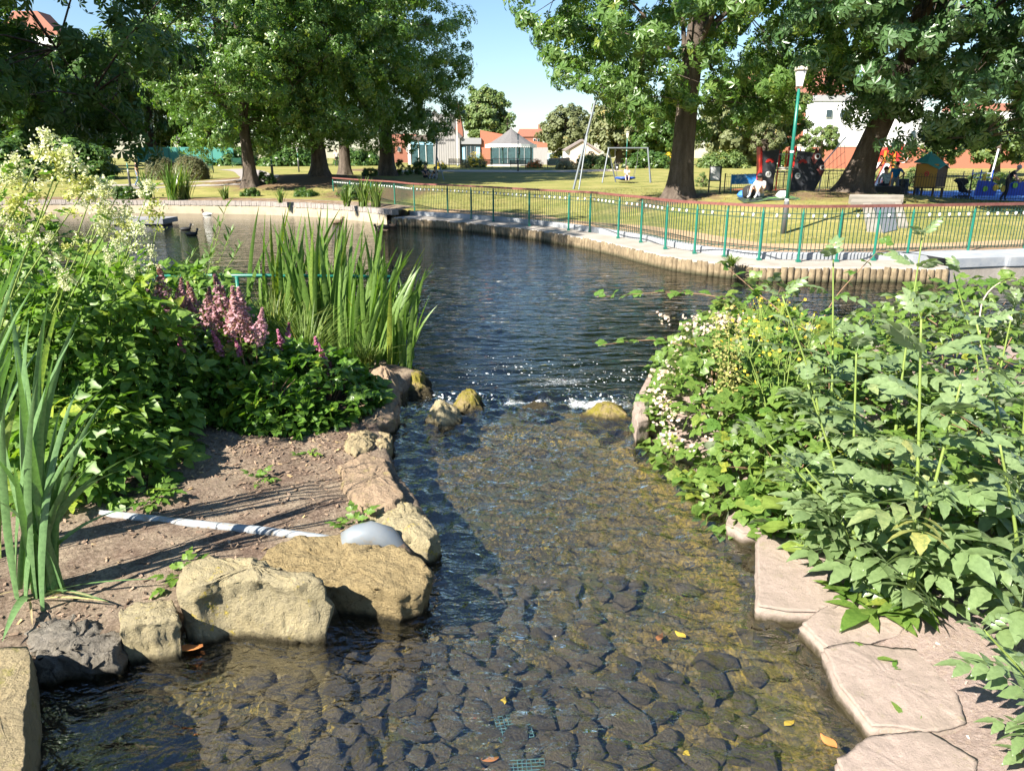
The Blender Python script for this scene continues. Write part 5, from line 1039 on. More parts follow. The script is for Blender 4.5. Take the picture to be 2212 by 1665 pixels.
# ---- birds
def duck(label, p, rz, body, head, bill, s=1.0, swim=True):
    t = thing('duck', label, 'duck', p, rz, None); t.scale = (s, s, s); prof = [(.0, -.26), (.05, -.23), (.10, -.12), (.115, 0), (.09, .12), (.045, .19), (0, .21)]
    m_ = MB(); m_.lathe([(r, z) for r, z in prof], n=10); o = m_.build('body', body, t, True, loc=(0, 0, .05)); o.rotation_euler = (0, math.pi / 2, 0); o.scale = (.75, 1, 1)
    MB().tube([(.15, 0, .08), (.19, 0, .17), (.20, 0, .22)], [.05, .035, .04], 8).lathe([(0, -.055), (.04, -.035), (.052, 0), (.04, .04), (0, .055)], (.21, 0, .235), 8).build('head', head, t, True)
    MB().box((.285, 0, .225), (.07, .035, .018)).build('bill', bill, t); MB().prism([(-.22, .06), (-.34, .11), (-.22, .02)], (0, -.04, 0), (1, 0, 0), (0, 0, 1), (0, .08, 0)).build('tail', body, t)
mb_ = M('mallard_brown', (.20, .13, .08), .8, (.10, .07, .05), 18); bill = M('bill', (.45, .30, .06), .5); wb = M('white_feather', (.7, .68, .62), .8); bkb = M('black_feather', (.02, .02, .022), .6)
for lab, u, v, rz, a, h in (('brown duck swimming close under the log wall corner', 846, 491, .2, mb_, mb_), ('brown duck just left of its companion by the wall corner', 829, 493, .1, mb_, mb_), ('brown duck a little nearer, swimming below the other pair', 822, 501, 2.9, mb_, mb_), ('pale duck floating under the shaded planter wall', 447, 465, 3.0, wb, mb_), ('small brown duck on the sunlit brown reflection', 730, 483, .4, mb_, mb_)):
    duck(lab, P(u, v, 0), rz, a, h, bill, 1.15)
for lab, u, v, rz in (('black coot with its head up beside the concrete slab', 402, 497, .3), ('black coot nearer the plants, low in the water', 416, 508, .1)): duck(lab, P(u, v, 0), rz, bkb, bkb, wb, 1.0)
ps = thing('concrete_platform', 'flat grey concrete duck platform in the pond at the left', 'platform', P(310, 484, 0)); MB().box((0, 0, .18), (2.6, 1.6, .22)).build('slab', M('grey_slab', (.27, .27, .28), .85, (.2, .2, .21), 1), ps); MB().box((0, 0, -.35), (2.2, 1.2, .9)).build('plinth', M('grey_slab'), ps)
dkp = P(300, 482, .29); duck('dark bird resting on the concrete platform', dkp, 2.0, bkb, bkb, wb, .8)
# ---- shrubs, clipped domes, flower beds, hedges beyond the pond
def shrub(name, label, cat, u, v, w, h, mat, seed, y=None, ncl=40, nlf=30, size=None, flowers=None, group=None):
    g = G(u, v) if y is None else xy(u, y); k = depth_of(g) / F_PX; W, Hh = w * k, h * k; r_ = np.random.default_rng(seed); t = thing(name, label, cat, g, 0, group)
    d = r_.normal(0, 1, (ncl, 3)); d /= np.linalg.norm(d, axis=1, keepdims=True); d[:, 2] = np.abs(d[:, 2]); c = d * r_.uniform(.35, 1, (ncl, 1)) ** .5 * np.array([W / 2, W / 2.4, Hh]) * .9
    n = ncl * nlf; ci = np.repeat(np.arange(ncl), nlf); o_ = r_.normal(0, 1, (n, 3)); o_ /= np.linalg.norm(o_, axis=1, keepdims=True); s0 = size or max(.05, W * .05)
    pos = c[ci] + o_ * r_.uniform(.3, 1, (n, 1)) * max(W, Hh) * .12; pos[:, 2] = np.abs(pos[:, 2]); v_, f_ = scatter(*OVAL, basis(o_ + np.array([0, 0, .7]), r_.uniform(0, 6.3, n)), pos, s0 * r_.uniform(.7, 1.3, n))
    st = MB()
    for x in c[:12]: st.tube([(0, 0, -.05), tuple(x * .5 + np.array([0, 0, .05])), tuple(x)], [.02 + .01 * W, .012, .005], 4, False)
    st.build('stems', bark_far, t); o = link('foliage', mesh_np('foliage', v_, f_, mat, False, np.repeat(r_.uniform(0, 1, n), len(OVAL[0]))), t); o['kind'] = 'stuff'
    if flowers:
        fm, nf, fs = flowers; d = r_.normal(0, 1, (nf, 3)); d /= np.linalg.norm(d, axis=1, keepdims=True); d[:, 2] = np.abs(d[:, 2]) + .15; pf = d * np.array([W / 2, W / 2.4, Hh]) * r_.uniform(.85, 1.08, (nf, 1)); v_, f_ = scatter(*OVAL, basis(d + np.array([0, -.4, .3]), r_.uniform(0, 6.3, nf)), pf, fs * .62 * r_.uniform(.6, 1.3, nf))
        o = link('blossoms', mesh_np('blossoms', v_, f_, fm), t); o['kind'] = 'stuff'
    return t
ylf = M('yellow_petal', (.75, .52, .03), .7); orf = M('orange_petal', (.62, .16, .03), .7); ltan = leaf_mat('dry_grass_leaf', (.26, .23, .12), (.36, .33, .20), .25, .7)
shrub('flower_bush', 'big yellow-flowering bush between the benches before the pavilion', 'bush', 1028, 362, 50, 27, LG_MID, 201, flowers=(ylf, 330, .16))
shrub('flower_bed', 'red and orange flowers right of the bandstand', 'flowers', 1156, 364, 40, 17, LG_MID, 202, flowers=(orf, 300, .15)); shrub('flower_bed', 'yellow and orange flower clump right of the red flowers', 'flowers', 1196, 357, 34, 15, LG_MID, 203, flowers=(ylf, 240, .13))
shrub('hedge', 'low clipped green hedge below the lettered gable', 'hedge', 968, 356, 40, 17, LG_DARK, 204); shrub('ornamental_grass', 'pale tufted ornamental grass left of the yellow bush', 'plant', 1006, 363, 26, 18, ltan, 205); shrub('ornamental_grass', 'pale grass bed in front of the cream shed', 'plant', 1222, 366, 60, 18, ltan, 206); shrub('flower_bed', 'yellow daisies beside the lawn near the zip-line mast', 'flowers', 952, 366, 30, 16, LG_MID, 207, flowers=(ylf, 120, .13))
shrub('shrub', 'rounded dark shrub behind the picnic couple', 'shrub', 905, 377, 56, 42, LG_DARK, 208); shrub('shrub', 'dark shrub at the foot of the big dark chestnut', 'shrub', 866, 379, 40, 36, LG_DARK, 209); shrub('shrub', 'low dark shrub between the two fence-side trunks', 'shrub', 800, 381, 44, 22, LG_DARK, 210)
shrub('shrub', 'round green bush beside the yellow bush behind the swing', 'shrub', 1427, 356, 22, 24, LG_PALE, 211); shrub('flower_bush', 'round golden yellow bush at the left of the thick trunk', 'bush', 1443, 357, 24, 22, LG_MID, 212, flowers=(ylf, 420, .14)); shrub('shrub', 'pinkish bush behind the swing crossbar', 'shrub', 1372, 360, 26, 20, leaf_mat('pinkish_leaf', (.30, .20, .14), (.22, .20, .10), .2), 213)
shrub('shrub', 'bright bush right of the thick chestnut trunk', 'shrub', 1515, 404, 34, 34, LG_MID, 214); shrub('hedge', 'bright clipped hedge behind the play panels', 'hedge', 2140, 372, 130, 30, LG_MID, 215, y=47, ncl=90); shrub('hedge', 'pale green hedge left of the slide', 'hedge', 1870, 372, 60, 34, LG_MID, 216, y=52, ncl=60); shrub('shrub', 'tall shrub in the corner between slide and hut', 'shrub', 1975, 372, 60, 50, LG_MID, 217, y=50, ncl=60)
for i, (u, w, lab) in enumerate([(1280, 90, 'green shrub row behind the tall mast'), (1400, 120, 'dark shrub band behind the swing'), (1560, 120, 'dusty shrub border right of the thick trunk'), (1690, 110, 'shrub border behind the climbing ship')]): shrub('shrub', lab, 'shrub', u, 350, w, 34, LG_DARK if i % 2 else LG_MID, 220 + i, y=74 + i, ncl=70)
for i, (u, y, w, h, lab) in enumerate([(30, 56, 200, 110, 'dark shrub mass behind the cream plumes at the far left'), (180, 58, 170, 90, 'dark evergreen shrub left of the clipped domes'), (640, 84, 150, 40, 'dark shrub belt behind the broad-rooted chestnut'), (500, 88, 130, 44, 'dark shrub belt behind the slim chestnut'), (780, 86, 110, 34, 'dark shrubs beyond the fence-side trunks')]): shrub('shrub', lab, 'shrub', u, 350, w, h, LG_DARK, 240 + i, y=y, ncl=90, nlf=36)
# clipped domes
for lab, u, v, w, h, sd in (('clipped dome hedge with browned top, the left of two', 348, 388, 62, 40, 1), ('clipped dome hedge with browned top, the right and larger one', 415, 390, 72, 46, 2)):
    g = G(u, v); k = depth_of(g) / F_PX; a = np.linspace(0, 2 * math.pi, 41)[:-1]; V = []
    for j in range(20):
        f = j / 19; r = (w * k / 2) * math.cos(f * math.pi / 2) ** .6; V += [(r * math.cos(x), r * .9 * math.sin(x), h * k * math.sin(f * math.pi / 2) ** 1.0) for x in a]
    V = np.array(V); V += (fbm(V * 3 + sd, 4, 3)[:, None] - .5) * .35; Fc = [(j * 40 + i, j * 40 + (i + 1) % 40, (j + 1) * 40 + (i + 1) % 40, (j + 1) * 40 + i) for j in range(19) for i in range(40)]
    t = thing('clipped_hedge', lab, 'hedge', g); link('hedge_core', mesh_np('hedge_core', V, Fc, M('clipped_yew', (.06, .085, .03), .95, (.16, .13, .06), 1.2, .40, .65, 1.0, 14, bdist=.1), True), t)
    r_ = np.random.default_rng(sd); idx_ = r_.integers(0, len(V), 5000); pos = V[idx_] + r_.normal(0, .10, (5000, 3)); v_, f_ = scatter(*OVAL, basis(pos * np.array([1, 1, 1.2]) + r_.normal(0, .5, pos.shape), r_.uniform(0, 6.3, 5000)), pos, r_.uniform(.05, .10, 5000)); o = link('foliage', mesh_np('foliage', v_, f_, leaf_mat('yew_leaf', (.055, .08, .03), (.16, .14, .06), .15, .6), False, np.repeat(r_.uniform(0, 1, 5000), len(OVAL[0]))), t); o['kind'] = 'stuff'
# left shore planting on the wall top
def tuft(name, label, cat, p, n, L, mat, seed, w=.025, lean=.5, up=.9, curl=.8, joined=True, nseg=6, cap=None, group=None):
    r_ = np.random.default_rng(seed); t = thing(name, label, cat, p, 0, group); V, Fc, tn = [], [], []
    for i in range(n):
        a = r_.uniform(0, 6.283); l = L * r_.uniform(.6, 1.1); b0 = np.array([r_.normal(0, .06 * L), r_.normal(0, .06 * L), 0]); d = np.array([math.cos(a), math.sin(a), 0]); side = np.array([-math.sin(a), math.cos(a), 0]); ln = lean * r_.uniform(.1, 1.0); b = len(V); tt = r_.uniform()
        for j in range(nseg + 1):
            f = j / nseg; c = b0 + d * l * (ln * f + curl * ln * f * f) * .6 + np.array([0, 0, l * up * (f - curl * .45 * ln * f * f * f)]); ww = w * (1 - f) ** .7 * (.6 + .8 * min(1, f * 3)); V += [c - side * ww, c + side * ww]; tn += [tt, tt]
        Fc += [(b + 2 * j, b + 2 * j + 1, b + 2 * j + 3, b + 2 * j + 2) for j in range(nseg)]
    o = link('blades', mesh_np('blades', V, Fc, mat, True, tn), t); o['kind'] = 'stuff'; return t
GRS = leaf_mat('sedge_leaf', (.11, .18, .035), (.19, .25, .06), .3, .5)
IRL = leaf_mat('iris_leaf', (.10, .185, .04), (.165, .26, .055), .33, .36)
for i, (u, v, n, L, lab) in enumerate([(368, 432, 70, 2.6, 'dark strappy iris clump on the shaded pond wall'), (395, 431, 60, 2.2, 'yellow-green grassy clump beside the strappy iris on the wall'), (312, 431, 60, 2.0, 'dark iris clump at the left end of the shaded wall'), (780, 446, 60, 1.7, 'sunny grass clump on the wall near the fence corner'), (745, 446, 40, 1.3, 'smaller grass clump left of the sunny one on the wall'), (810, 447, 50, 1.5, 'grass clump hard against the fence corner'), (480, 432, 40, 1.0, 'low weeds on the shaded wall below the slim chestnut'), (600, 438, 40, 1.0, 'low weeds on the wall below the broad-rooted chestnut')]):
    w_ = P(u, v, .74); tuft('iris_clump' if L > 1.9 else 'grass_clump', lab, 'plant', (w_.x, w_.y + .45, .7), n, L, IRL if i in (0, 2) else GRS, 300 + i, .035)
shrub('shrub', 'dark shrub growing through the fence near its corner', 'shrub', 755, 432, 60, 36, LG_DARK, 231); shrub('shrub', 'leafy weeds in the bed on the shaded wall', 'shrub', 540, 424, 50, 18, LG_DARK, 232); shrub('shrub', 'low bush in the shaded bed right of the slim chestnut', 'shrub', 660, 424, 60, 16, LG_DARK, 233); shrub('shrub', 'green plant clump under the strappy iris, far left wall', 'shrub', 270, 428, 70, 30, LG_DARK, 234); shrub('shrub', 'leafy sucker shoots at the foot of the slim chestnut', 'shrub', 575, 396, 46, 30, LG, 235)
wdp = P(1580, 575, .37); shrub_w = tuft('wall_weed', 'small green weed growing from the ledge below the fence', 'plant', (wdp.x, wdp.y, .37), 60, .42, GRS, 340, .02, 1.2)
# soil strip behind the left wall, paths, lawn grass
strip('flower_bed_soil', LEFT_WALL, [(.30, .67), (.55, .70), (1.3, .80)], soilL, closed=False)['kind'] = 'structure'
pth = M('grey_tarmac_path', (.30, .27, .25), .9, (.25, .22, .20), 1.5)
def ribbon(name, px, half, mat, lift=.02):
    C = catmull([tuple(G(u, v))[:2] for u, v in px], 8); A_, B_ = offset_curve(C, half), offset_curve(C, -half); V = [(x, y, FH(x, y) + lift) for x, y in A_] + [(x, y, FH(x, y) + lift) for x, y in B_]; n = len(C)
    structure(link(name, mesh_np(name, V, [(i, i + 1, n + i + 1, n + i) for i in range(n - 1)], mat)))
ribbon('left_path', [(200, 405), (400, 398), (500, 393), (560, 384), (540, 372), (500, 366)], 1.3, pth)
ribbon('bench_path', [(860, 371), (1000, 370), (1120, 371), (1220, 371), (1330, 368)], 1.6, M('pale_gravel_path', (.42, .34, .26), .9), .03)
n = 26000; gxy = np.stack([rng.uniform(-16, 26, n), 17 + 30 * rng.uniform(0, 1, n) ** 1.3], 1); hh, ww = far_h(gxy[:, 0], gxy[:, 1]); ok = (ww > 3.6) & (fbm(np.concatenate([gxy, gxy[:, :1] * 0], 1) * .8, 3, 9) > .40) & ~((gxy[:, 0] > 12.5) & (gxy[:, 1] > 33)); gxy, hh = gxy[ok], hh[ok]
tv = np.array([(-.10, 0, 0), (.10, .03, 0), (.02, .05, 1), (-.5, .2, 0), (-.38, .3, 0), (-.7, .5, .8), (.4, -.2, 0), (.5, -.15, 0), (.75, -.4, .85)]); tf = np.array([(0, 1, 2), (3, 4, 5), (6, 7, 8)]); k = len(gxy)
v_, f_ = scatter(tv, tf, basis(np.tile([[0, 0, 1.]], (k, 1)) + rng.normal(0, .2, (k, 3)), rng.uniform(0, 6.3, k)), np.concatenate([gxy, hh[:, None]], 1), rng.uniform(.05, .12, k)); o = link('grass', mesh_np('grass', v_, f_, leaf_mat('lawn_blade', (.10, .13, .03), (.25, .22, .08), .3, .6), False, np.repeat(rng.uniform(0, 1, k), 9))); tag(o, 'short dry grass of the park lawn behind the pond', 'grass', kind='stuff')
# ================================================================ FOREGROUND: ROCKS
def stone_mat(name, c1, c2, c3, moss=None, mlo=.56, mhi=.66, bs=11.0, bump=1.0, dist=.07):
    if name in MATS: return MATS[name]
    m, nt, b, out = new_mat(name)
    c = mix_node(nt, ramp(nt, noise_tex(nt, 4, 7, .7), .36, .64), c1, c2)
    c = mix_node(nt, ramp(nt, noise_tex(nt, 22, 6, .75), .52, .70), c, c3)
    if moss: c = mix_node(nt, ramp(nt, noise_tex(nt, 6.5, 6, .75), mlo, mhi), c, moss)
    sp = nt.nodes.new('ShaderNodeSeparateXYZ'); nt.links.new(geo_pos(nt), sp.inputs[0])
    wt = nt.nodes.new('ShaderNodeMath'); wt.operation = 'MULTIPLY_ADD'; nt.links.new(noise_tex(nt, 9, 5, .7), wt.inputs[0]); wt.inputs[1].default_value = .09; nt.links.new(sp.outputs['Z'], wt.inputs[2])
    c = mix_node(nt, ramp(nt, wt.outputs[0], .205, .155), c, (.045, .036, .018))            # the wet line at the water
    put(nt, b.inputs['Base Color'], c); b.inputs['Roughness'].default_value = .88; b.inputs['Specular IOR Level'].default_value = .25
    bn = nt.nodes.new('ShaderNodeBump'); bn.inputs['Strength'].default_value = bump; bn.inputs['Distance'].default_value = dist
    nt.links.new(noise_tex(nt, bs, 10, .72), bn.inputs['Height']); nt.links.new(bn.outputs[0], b.inputs['Normal'])
    MATS[name] = m; return m
buff = stone_mat('buff_sandstone', (.38, .30, .17), (.29, .235, .14), (.20, .165, .105), (.25, .22, .07))
lichen = stone_mat('lichened_sandstone', (.38, .315, .18), (.31, .265, .165), (.24, .205, .14), (.44, .34, .06), .60, .66)
crumb = stone_mat('crumbly_tufa', (.38, .29, .15), (.30, .225, .11), (.15, .11, .055), None, bs=16, dist=.09)
pink = stone_mat('pinkish_sandstone', (.35, .25, .165), (.29, .21, .14), (.22, .16, .11), (.29, .23, .11))
mossy = stone_mat('mossy_rock', (.30, .22, .10), (.20, .16, .08), (.12, .10, .05), (.20, .17, .025), .44, .56)
slab_m = stone_mat('pale_slab', (.30, .235, .20), (.25, .20, .165), (.205, .165, .135), (.235, .20, .13), .58, .68, 12, .6, .03)
dark_st = stone_mat('dark_stone', (.16, .14, .11), (.24, .215, .18), (.08, .07, .055), None)  # darker grey-brown stone, mottled by noise
def rock(name, label, px, z, zb, mat, seed, amp=.05, dome=.03, edge=.90, peak=(0, 0), n=110, world_pts=None, side=1.03, cat='rock', fine=.35):
    pts = [tuple(P(u, v, z))[:2] for u, v in px] if world_pts is None else world_pts
    C = np.array(pts + [pts[0]]); sg_ = np.linalg.norm(np.diff(C, axis=0), axis=1); s = np.concatenate([[0], np.cumsum(sg_)]); qq = np.linspace(0, s[-1], n + 1)[:-1]
    B = np.stack([np.interp(qq, s, C[:, 0]), np.interp(qq, s, C[:, 1])], 1)
    B = .8 * B + .1 * (np.roll(B, 1, 0) + np.roll(B, -1, 0))
    c = B.mean(0); L = float(np.sqrt(np.ptp(B[:, 0]) * np.ptp(B[:, 1]))); h = z - zb; V = []
    rings = [(.97, zb)] + [(side + .01 * math.sin(3 * k), zb + h * (.15 + .75 * k / 9)) for k in range(10)] + [(1.005, zb + .935 * h), (.988, zb + .975 * h), (edge + .05, z), (edge - .02, z + dome * .15), (.82, z + dome * .32), (.72, z + dome * .45), (.60, z + dome * .62), (.48, z + dome * .78), (.34, z + dome * .9), (.20, z + dome * .97), (.08, z + dome)]
    pk = np.array(peak)
    for sc, zz in rings:
        f = max(0, (zz - z) / dome) if dome > 1e-6 else 0
        V.append(np.concatenate([c + pk * f + (B - c) * sc, np.full((n, 1), zz)], 1))
    V = np.concatenate(V + [np.array([[c[0] + pk[0], c[1] + pk[1], z + dome]])]); m_ = len(rings)
    q3 = V * np.array([1, 1, 1.3]); disp = np.stack([fbm(q3 * (1.9 / L) + seed * 3.1 + 40 * k, 3, seed + k) - .5 for k in range(3)], 1) * amp * 1.9
    cell = np.stack([np.round(fbm(q3 * (3.0 / L) + seed + 20 * k, 2, seed + 9 + k) * 4.5) / 4.5 - .5 for k in range(3)], 1) * amp * 1.5
    rd = lambda w_, sd2: (1 - np.abs(2 * fbm(w_, 4, sd2, .6) - 1))
    fn_ = np.stack([rd(q3 * np.array([6, 6, 2.4]) / L + seed + 7 * k, seed + 5 + k) - .75 for k in range(3)], 1) * amp * 1.8 * fine
    fn_ = fn_ + np.stack([fbm(q3 * 34 + seed + 3 * k, 3, seed + 15 + k, .6) - .5 for k in range(3)], 1) * .022 * min(1, amp / .04)
    V = V + disp + cell + fn_; org = Vector((c[0], c[1], zb)); V = V - np.array(org)
    Fc = [(j * n + i, j * n + (i + 1) % n, (j + 1) * n + (i + 1) % n, (j + 1) * n + i) for j in range(m_ - 1) for i in range(n)] + [((m_ - 1) * n + i, (m_ - 1) * n + (i + 1) % n, m_ * n, m_ * n) for i in range(n)]
    me = bpy.data.meshes.new(name); me.from_pydata([tuple(v) for v in V], [], [f if f[2] != f[3] else f[:3] for f in Fc]); me.update(); me.materials.append(mat); me.polygons.foreach_set('use_smooth', [True] * len(me.polygons))
    o = link(name, me, None, org); return tag(o, label, cat)
rock('stone_slab', 'long cut stone slab running out of the bottom left corner', [(-60, 1400), (60, 1393), (62, 1480), (52, 1600), (40, 1700), (-90, 1700)], .42, -.2, buff, 1, .02, .01, .96)
rock('rock', 'dark crumbling stone between corner slab and square block', [(62, 1375), (140, 1335), (235, 1335), (252, 1390), (245, 1412), (170, 1425), (70, 1425)], .25, -.2, dark_st, 2, .075, .02)
rock('stone_block', 'small squarish buff block left of the big boulder', [(258, 1318), (300, 1303), (372, 1298), (382, 1338), (330, 1350), (262, 1352)], .36, -.15, lichen, 3, .025, .02, .94)
rock('boulder', 'big squared buff boulder with yellow lichen at the water edge', [(388, 1262), (398, 1228), (440, 1208), (520, 1210), (610, 1226), (685, 1243), (700, 1262), (660, 1268), (560, 1262), (470, 1258), (415, 1272)], .50, -.15, lichen, 4, .045, .04, .93, side=1.04)
rock('rock', 'rough crumbly tufa shelf overhanging the water beside the boulder', [(540, 1212), (610, 1172), (740, 1158), (860, 1192), (916, 1236), (905, 1268), (850, 1285), (790, 1272), (700, 1262), (640, 1240)], .32, -.10, crumb, 5, .06, .0, .92, fine=.6)
rock('rock', 'mossy pointed shelf rock just beyond the pipe elbow', [(786, 1108), (850, 1086), (905, 1098), (935, 1125), (952, 1148), (925, 1166), (860, 1158), (805, 1135)], .30, -.15, lichen, 6, .045, .03)
rock('rock', 'long flat pinkish slab with blade shadows across it', [(728, 1002), (785, 978), (828, 985), (848, 1035), (868, 1072), (856, 1092), (778, 1102), (748, 1055)], .34, -.15, pink, 7, .045, .03)
rock('rock', 'lumpy buff rock at the waist of the left edging', [(740, 968), (752, 940), (790, 926), (812, 938), (806, 968), (770, 984)], .30, -.1, buff, 8, .045, .07)
rock('rock', 'small weathered rock touching the water behind the lumpy one', [(800, 950), (822, 934), (846, 938), (842, 958), (826, 988), (806, 985)], .24, -.1, buff, 9, .04, .05)
rock('rock', 'wedge-shaped rock with a mossy left face by the rapids', [(752, 912), (768, 882), (826, 852), (858, 864), (852, 905), (805, 925)], .26, -.1, pink, 10, .055, .11, .9, (.08, .1))
rock('rock', 'pale flat rock half under the glossy leaves', [(762, 850), (790, 832), (840, 840), (852, 862), (800, 868)], .28, 0, slab_m, 11, .04, .05)
rock('rock', 'tall grey-topped rock at the top of the left edging', [(782, 832), (806, 812), (850, 806), (868, 832), (862, 858), (812, 850)], .26, -.2, pink, 12, .06, .19, .88, (-.02, .05))
rock('rock', 'yellow-mossed rock farthest out at the head of the rapids', [(858, 842), (864, 815), (900, 808), (926, 822), (928, 842), (890, 850)], .10, -.3, mossy, 13, .06, .16, .88)
rock('rock', 'pointed pale rock standing in the rapids, the nearer of two', [(922, 912), (930, 890), (965, 886), (1000, 895), (990, 915), (955, 930)], .12, -.25, lichen, 14, .05, .20, .85, (-.05, .05))
rock('rock', 'white-capped mossy rock standing in the rapids behind the pointed one', [(975, 880), (988, 862), (1020, 854), (1046, 866), (1040, 884), (1000, 892)], .10, -.25, mossy, 15, .05, .18, .85)
rock('rock', 'low orange-green rounded rock at the right of the rapids', [(1255, 896), (1275, 882), (1315, 876), (1352, 886), (1362, 906), (1310, 912)], .10, -.25, mossy, 16, .04, .13, .85)
rock('rock', 'dark rock washed over in the middle of the rapids', [(1125, 888), (1145, 872), (1185, 874), (1200, 890), (1165, 900)], .02, -.3, mossy, 17, .05, .08)
rock('stone_block', 'upright pale block at the foot of the flowering bramble', [(1368, 880), (1372, 866), (1398, 866), (1402, 905), (1375, 912)], .36, -.1, slab_m, 18, .02, .02, .93)
rock('rock', 'orange stained stone lying just under the bramble', [(1380, 948), (1400, 938), (1440, 944), (1446, 958), (1405, 962)], .09, -.1, pink, 19, .025, .02)
rock('rock', 'rough pale stone at the tip of the right bank edging', [(1572, 1132), (1578, 1098), (1630, 1086), (1668, 1108), (1655, 1152), (1605, 1150)], .20, -.15, slab_m, 20, .014, .004, .965, fine=.25)
rock('stone_slab', 'large flat rectangular slab with a straight edge on the right bank', [(1636, 1168), (1655, 1152), (1800, 1160), (1900, 1215), (1850, 1285), (1785, 1318), (1700, 1316), (1638, 1306)], .20, -.15, slab_m, 21, .014, .004, .965, fine=.25)
rock('stone_slab', 'greenish worn slab wedged between the two large right-bank slabs', [(1732, 1345), (1782, 1312), (1900, 1268), (1985, 1320), (1940, 1370), (1860, 1392), (1792, 1402)], .20, -.15, slab_m, 22, .014, .004, .965, fine=.25)
rock('stone_slab', 'long curved kerb slab at the lower right', [(1784, 1404), (1850, 1388), (1985, 1400), (2060, 1480), (2090, 1560), (2000, 1578), (1885, 1564), (1815, 1480)], .20, -.15, slab_m, 23, .014, .004, .965, fine=.25)
rock('stone_slab', 'pale slab cut off by the bottom edge at the right', [(1812, 1640), (1880, 1588), (2010, 1578), (2110, 1640), (2080, 1760), (1840, 1760)], .20, -.15, slab_m, 24, .014, .004, .965, fine=.25)
# ---- pipe with elbow
pp = thing('drain_pipe', 'grey plastic drain pipe with a fat elbow ending over the water', 'pipe', P(500, 1125, .36)); o_ = Vector(pp.location); pvc = M('grey_pvc', (.27, .30, .33), .55, (.20, .21, .21), 9, .45, .7, col3=(.22, .18, .13), scale3=14); pvc2 = M('dark_pvc', (.15, .175, .20), .45, (.19, .205, .215), 6, col3=(.2, .17, .13), scale3=11)
def pg(u, v, up_): p = P(u, v, .33); return Vector((p.x, p.y, NH(p.x, p.y) + up_)) - o_
MB().tube([pg(215, 1106, -.025), pg(330, 1114, -.01), pg(450, 1124, 0), pg(560, 1136, .01), pg(660, 1150, .02), pg(745, 1163, .03)], .036, 14).build('pipe_run', pvc, pp, True)
e0 = pg(742, 1163, .03); e1_ = P(872, 1206, .13) - o_; up_ = Vector((0, 0, 1))
MB().tube([e0 - (e1_ - e0) * .03, e0, e0.lerp(e1_, .2) + up_ * .065, e0.lerp(e1_, .45) + up_ * .125, e0.lerp(e1_, .7) + up_ * .125, e0.lerp(e1_, .88) + up_ * .05, e1_, e1_ + Vector((.01, 0, -.09))], [.055, .072, .09, .10, .10, .095, .09, .088], 20).build('elbow', pvc2, pp, True)
# ---- low green rail
gr = thing('bank_rail', 'single thin green rail on posts behind the pond-side iris', 'railing', P(843, 760, .3)); g0 = Vector((D(843, 598, 10.9).x, 10.9, .1)); gr.location = g0; zr = D(843, 598, 10.9).z - .1
MB().tube([(0, 0, zr), (-2.0, .05, zr + .01), (-4.6, .1, zr)], .026, 8).build('rail', green_p, gr, True)
for x in (0, -2.3, -4.6): MB().tube([(x, .02, -.3), (x, .02, zr)], .028, 8).build('post', green_p, gr, True)
# ---- chips, feather, fallen leaves, wire mesh
n = 6500; gxy = np.stack([rng.uniform(-4.6, -.9, n), rng.uniform(3.6, 8.6, n)], 1); dd_ = poly_dist(gxy[:, 0], gxy[:, 1], NEAR_WATER); ok = (dd_ > .15) & (rng.uniform(0, 1, n) < .25 + .75 * ss(5.3, 6.6, gxy[:, 1])); gxy = gxy[ok]; k = len(gxy)
bxv = np.array([(sx, sy, sz) for sz in (-.12, .12) for sx, sy in ((-1, -.4), (1, -.3), (.9, .35), (-.8, .4))]); bxf = np.array([(3, 2, 1, 0), (4, 5, 6, 7), (0, 1, 5, 4), (1, 2, 6, 5), (2, 3, 7, 6), (3, 0, 4, 7)])
v_, f_ = scatter(bxv, bxf, basis(np.tile([[0, 0, 1.]], (k, 1)) + rng.normal(0, .35, (k, 3)), rng.uniform(0, 6.3, k)), np.concatenate([gxy, near_h(gxy[:, 0], gxy[:, 1])[:, None] + .006], 1), rng.uniform(.006, .028, k))
tag(link('bark_chips', mesh_np('bark_chips', v_, f_, leaf_mat('wood_chip', (.12, .075, .05), (.36, .26, .18), .02, .9), False, np.repeat(rng.uniform(0, 1, k), 8))), 'brown bark chip mulch scattered over the left bank', 'mulch', kind='stuff')
n = 1500; gxy = np.stack([rng.uniform(1.6, 4.5, n), rng.uniform(2.2, 6.5, n)], 1); ok = poly_dist(gxy[:, 0], gxy[:, 1], NEAR_WATER) > .25; gxy = gxy[ok]; k = len(gxy)
v_, f_ = scatter(bxv, bxf, basis(np.tile([[0, 0, 1.]], (k, 1)) + rng.normal(0, .3, (k, 3)), rng.uniform(0, 6.3, k)), np.concatenate([gxy, near_h(gxy[:, 0], gxy[:, 1])[:, None] + .003], 1), rng.choice([.004, .006, .009, .014], k))
tag(link('grit', mesh_np('grit', v_, f_, leaf_mat('grit_chip', (.20, .13, .10), (.55, .46, .40), .02, .9), False, np.repeat(rng.uniform(0, 1, k), 8))), 'fine grit and twig bits on the sandy right bank', 'grit', kind='stuff')
fe = thing('feather', 'white feather caught at the water edge beside the square block', 'feather', P(258, 1418, .12), .6); V, Fc = [], []
for j in range(9):
    f = j / 8; w_ = .028 * math.sin(math.pi * min(1, f * .9 + .12)); V += [(-.09 + .18 * f, -w_, .02 + .03 * f * f), (-.09 + .18 * f, 0, .028 + .03 * f * f), (-.09 + .18 * f, w_, .02 + .03 * f * f)]
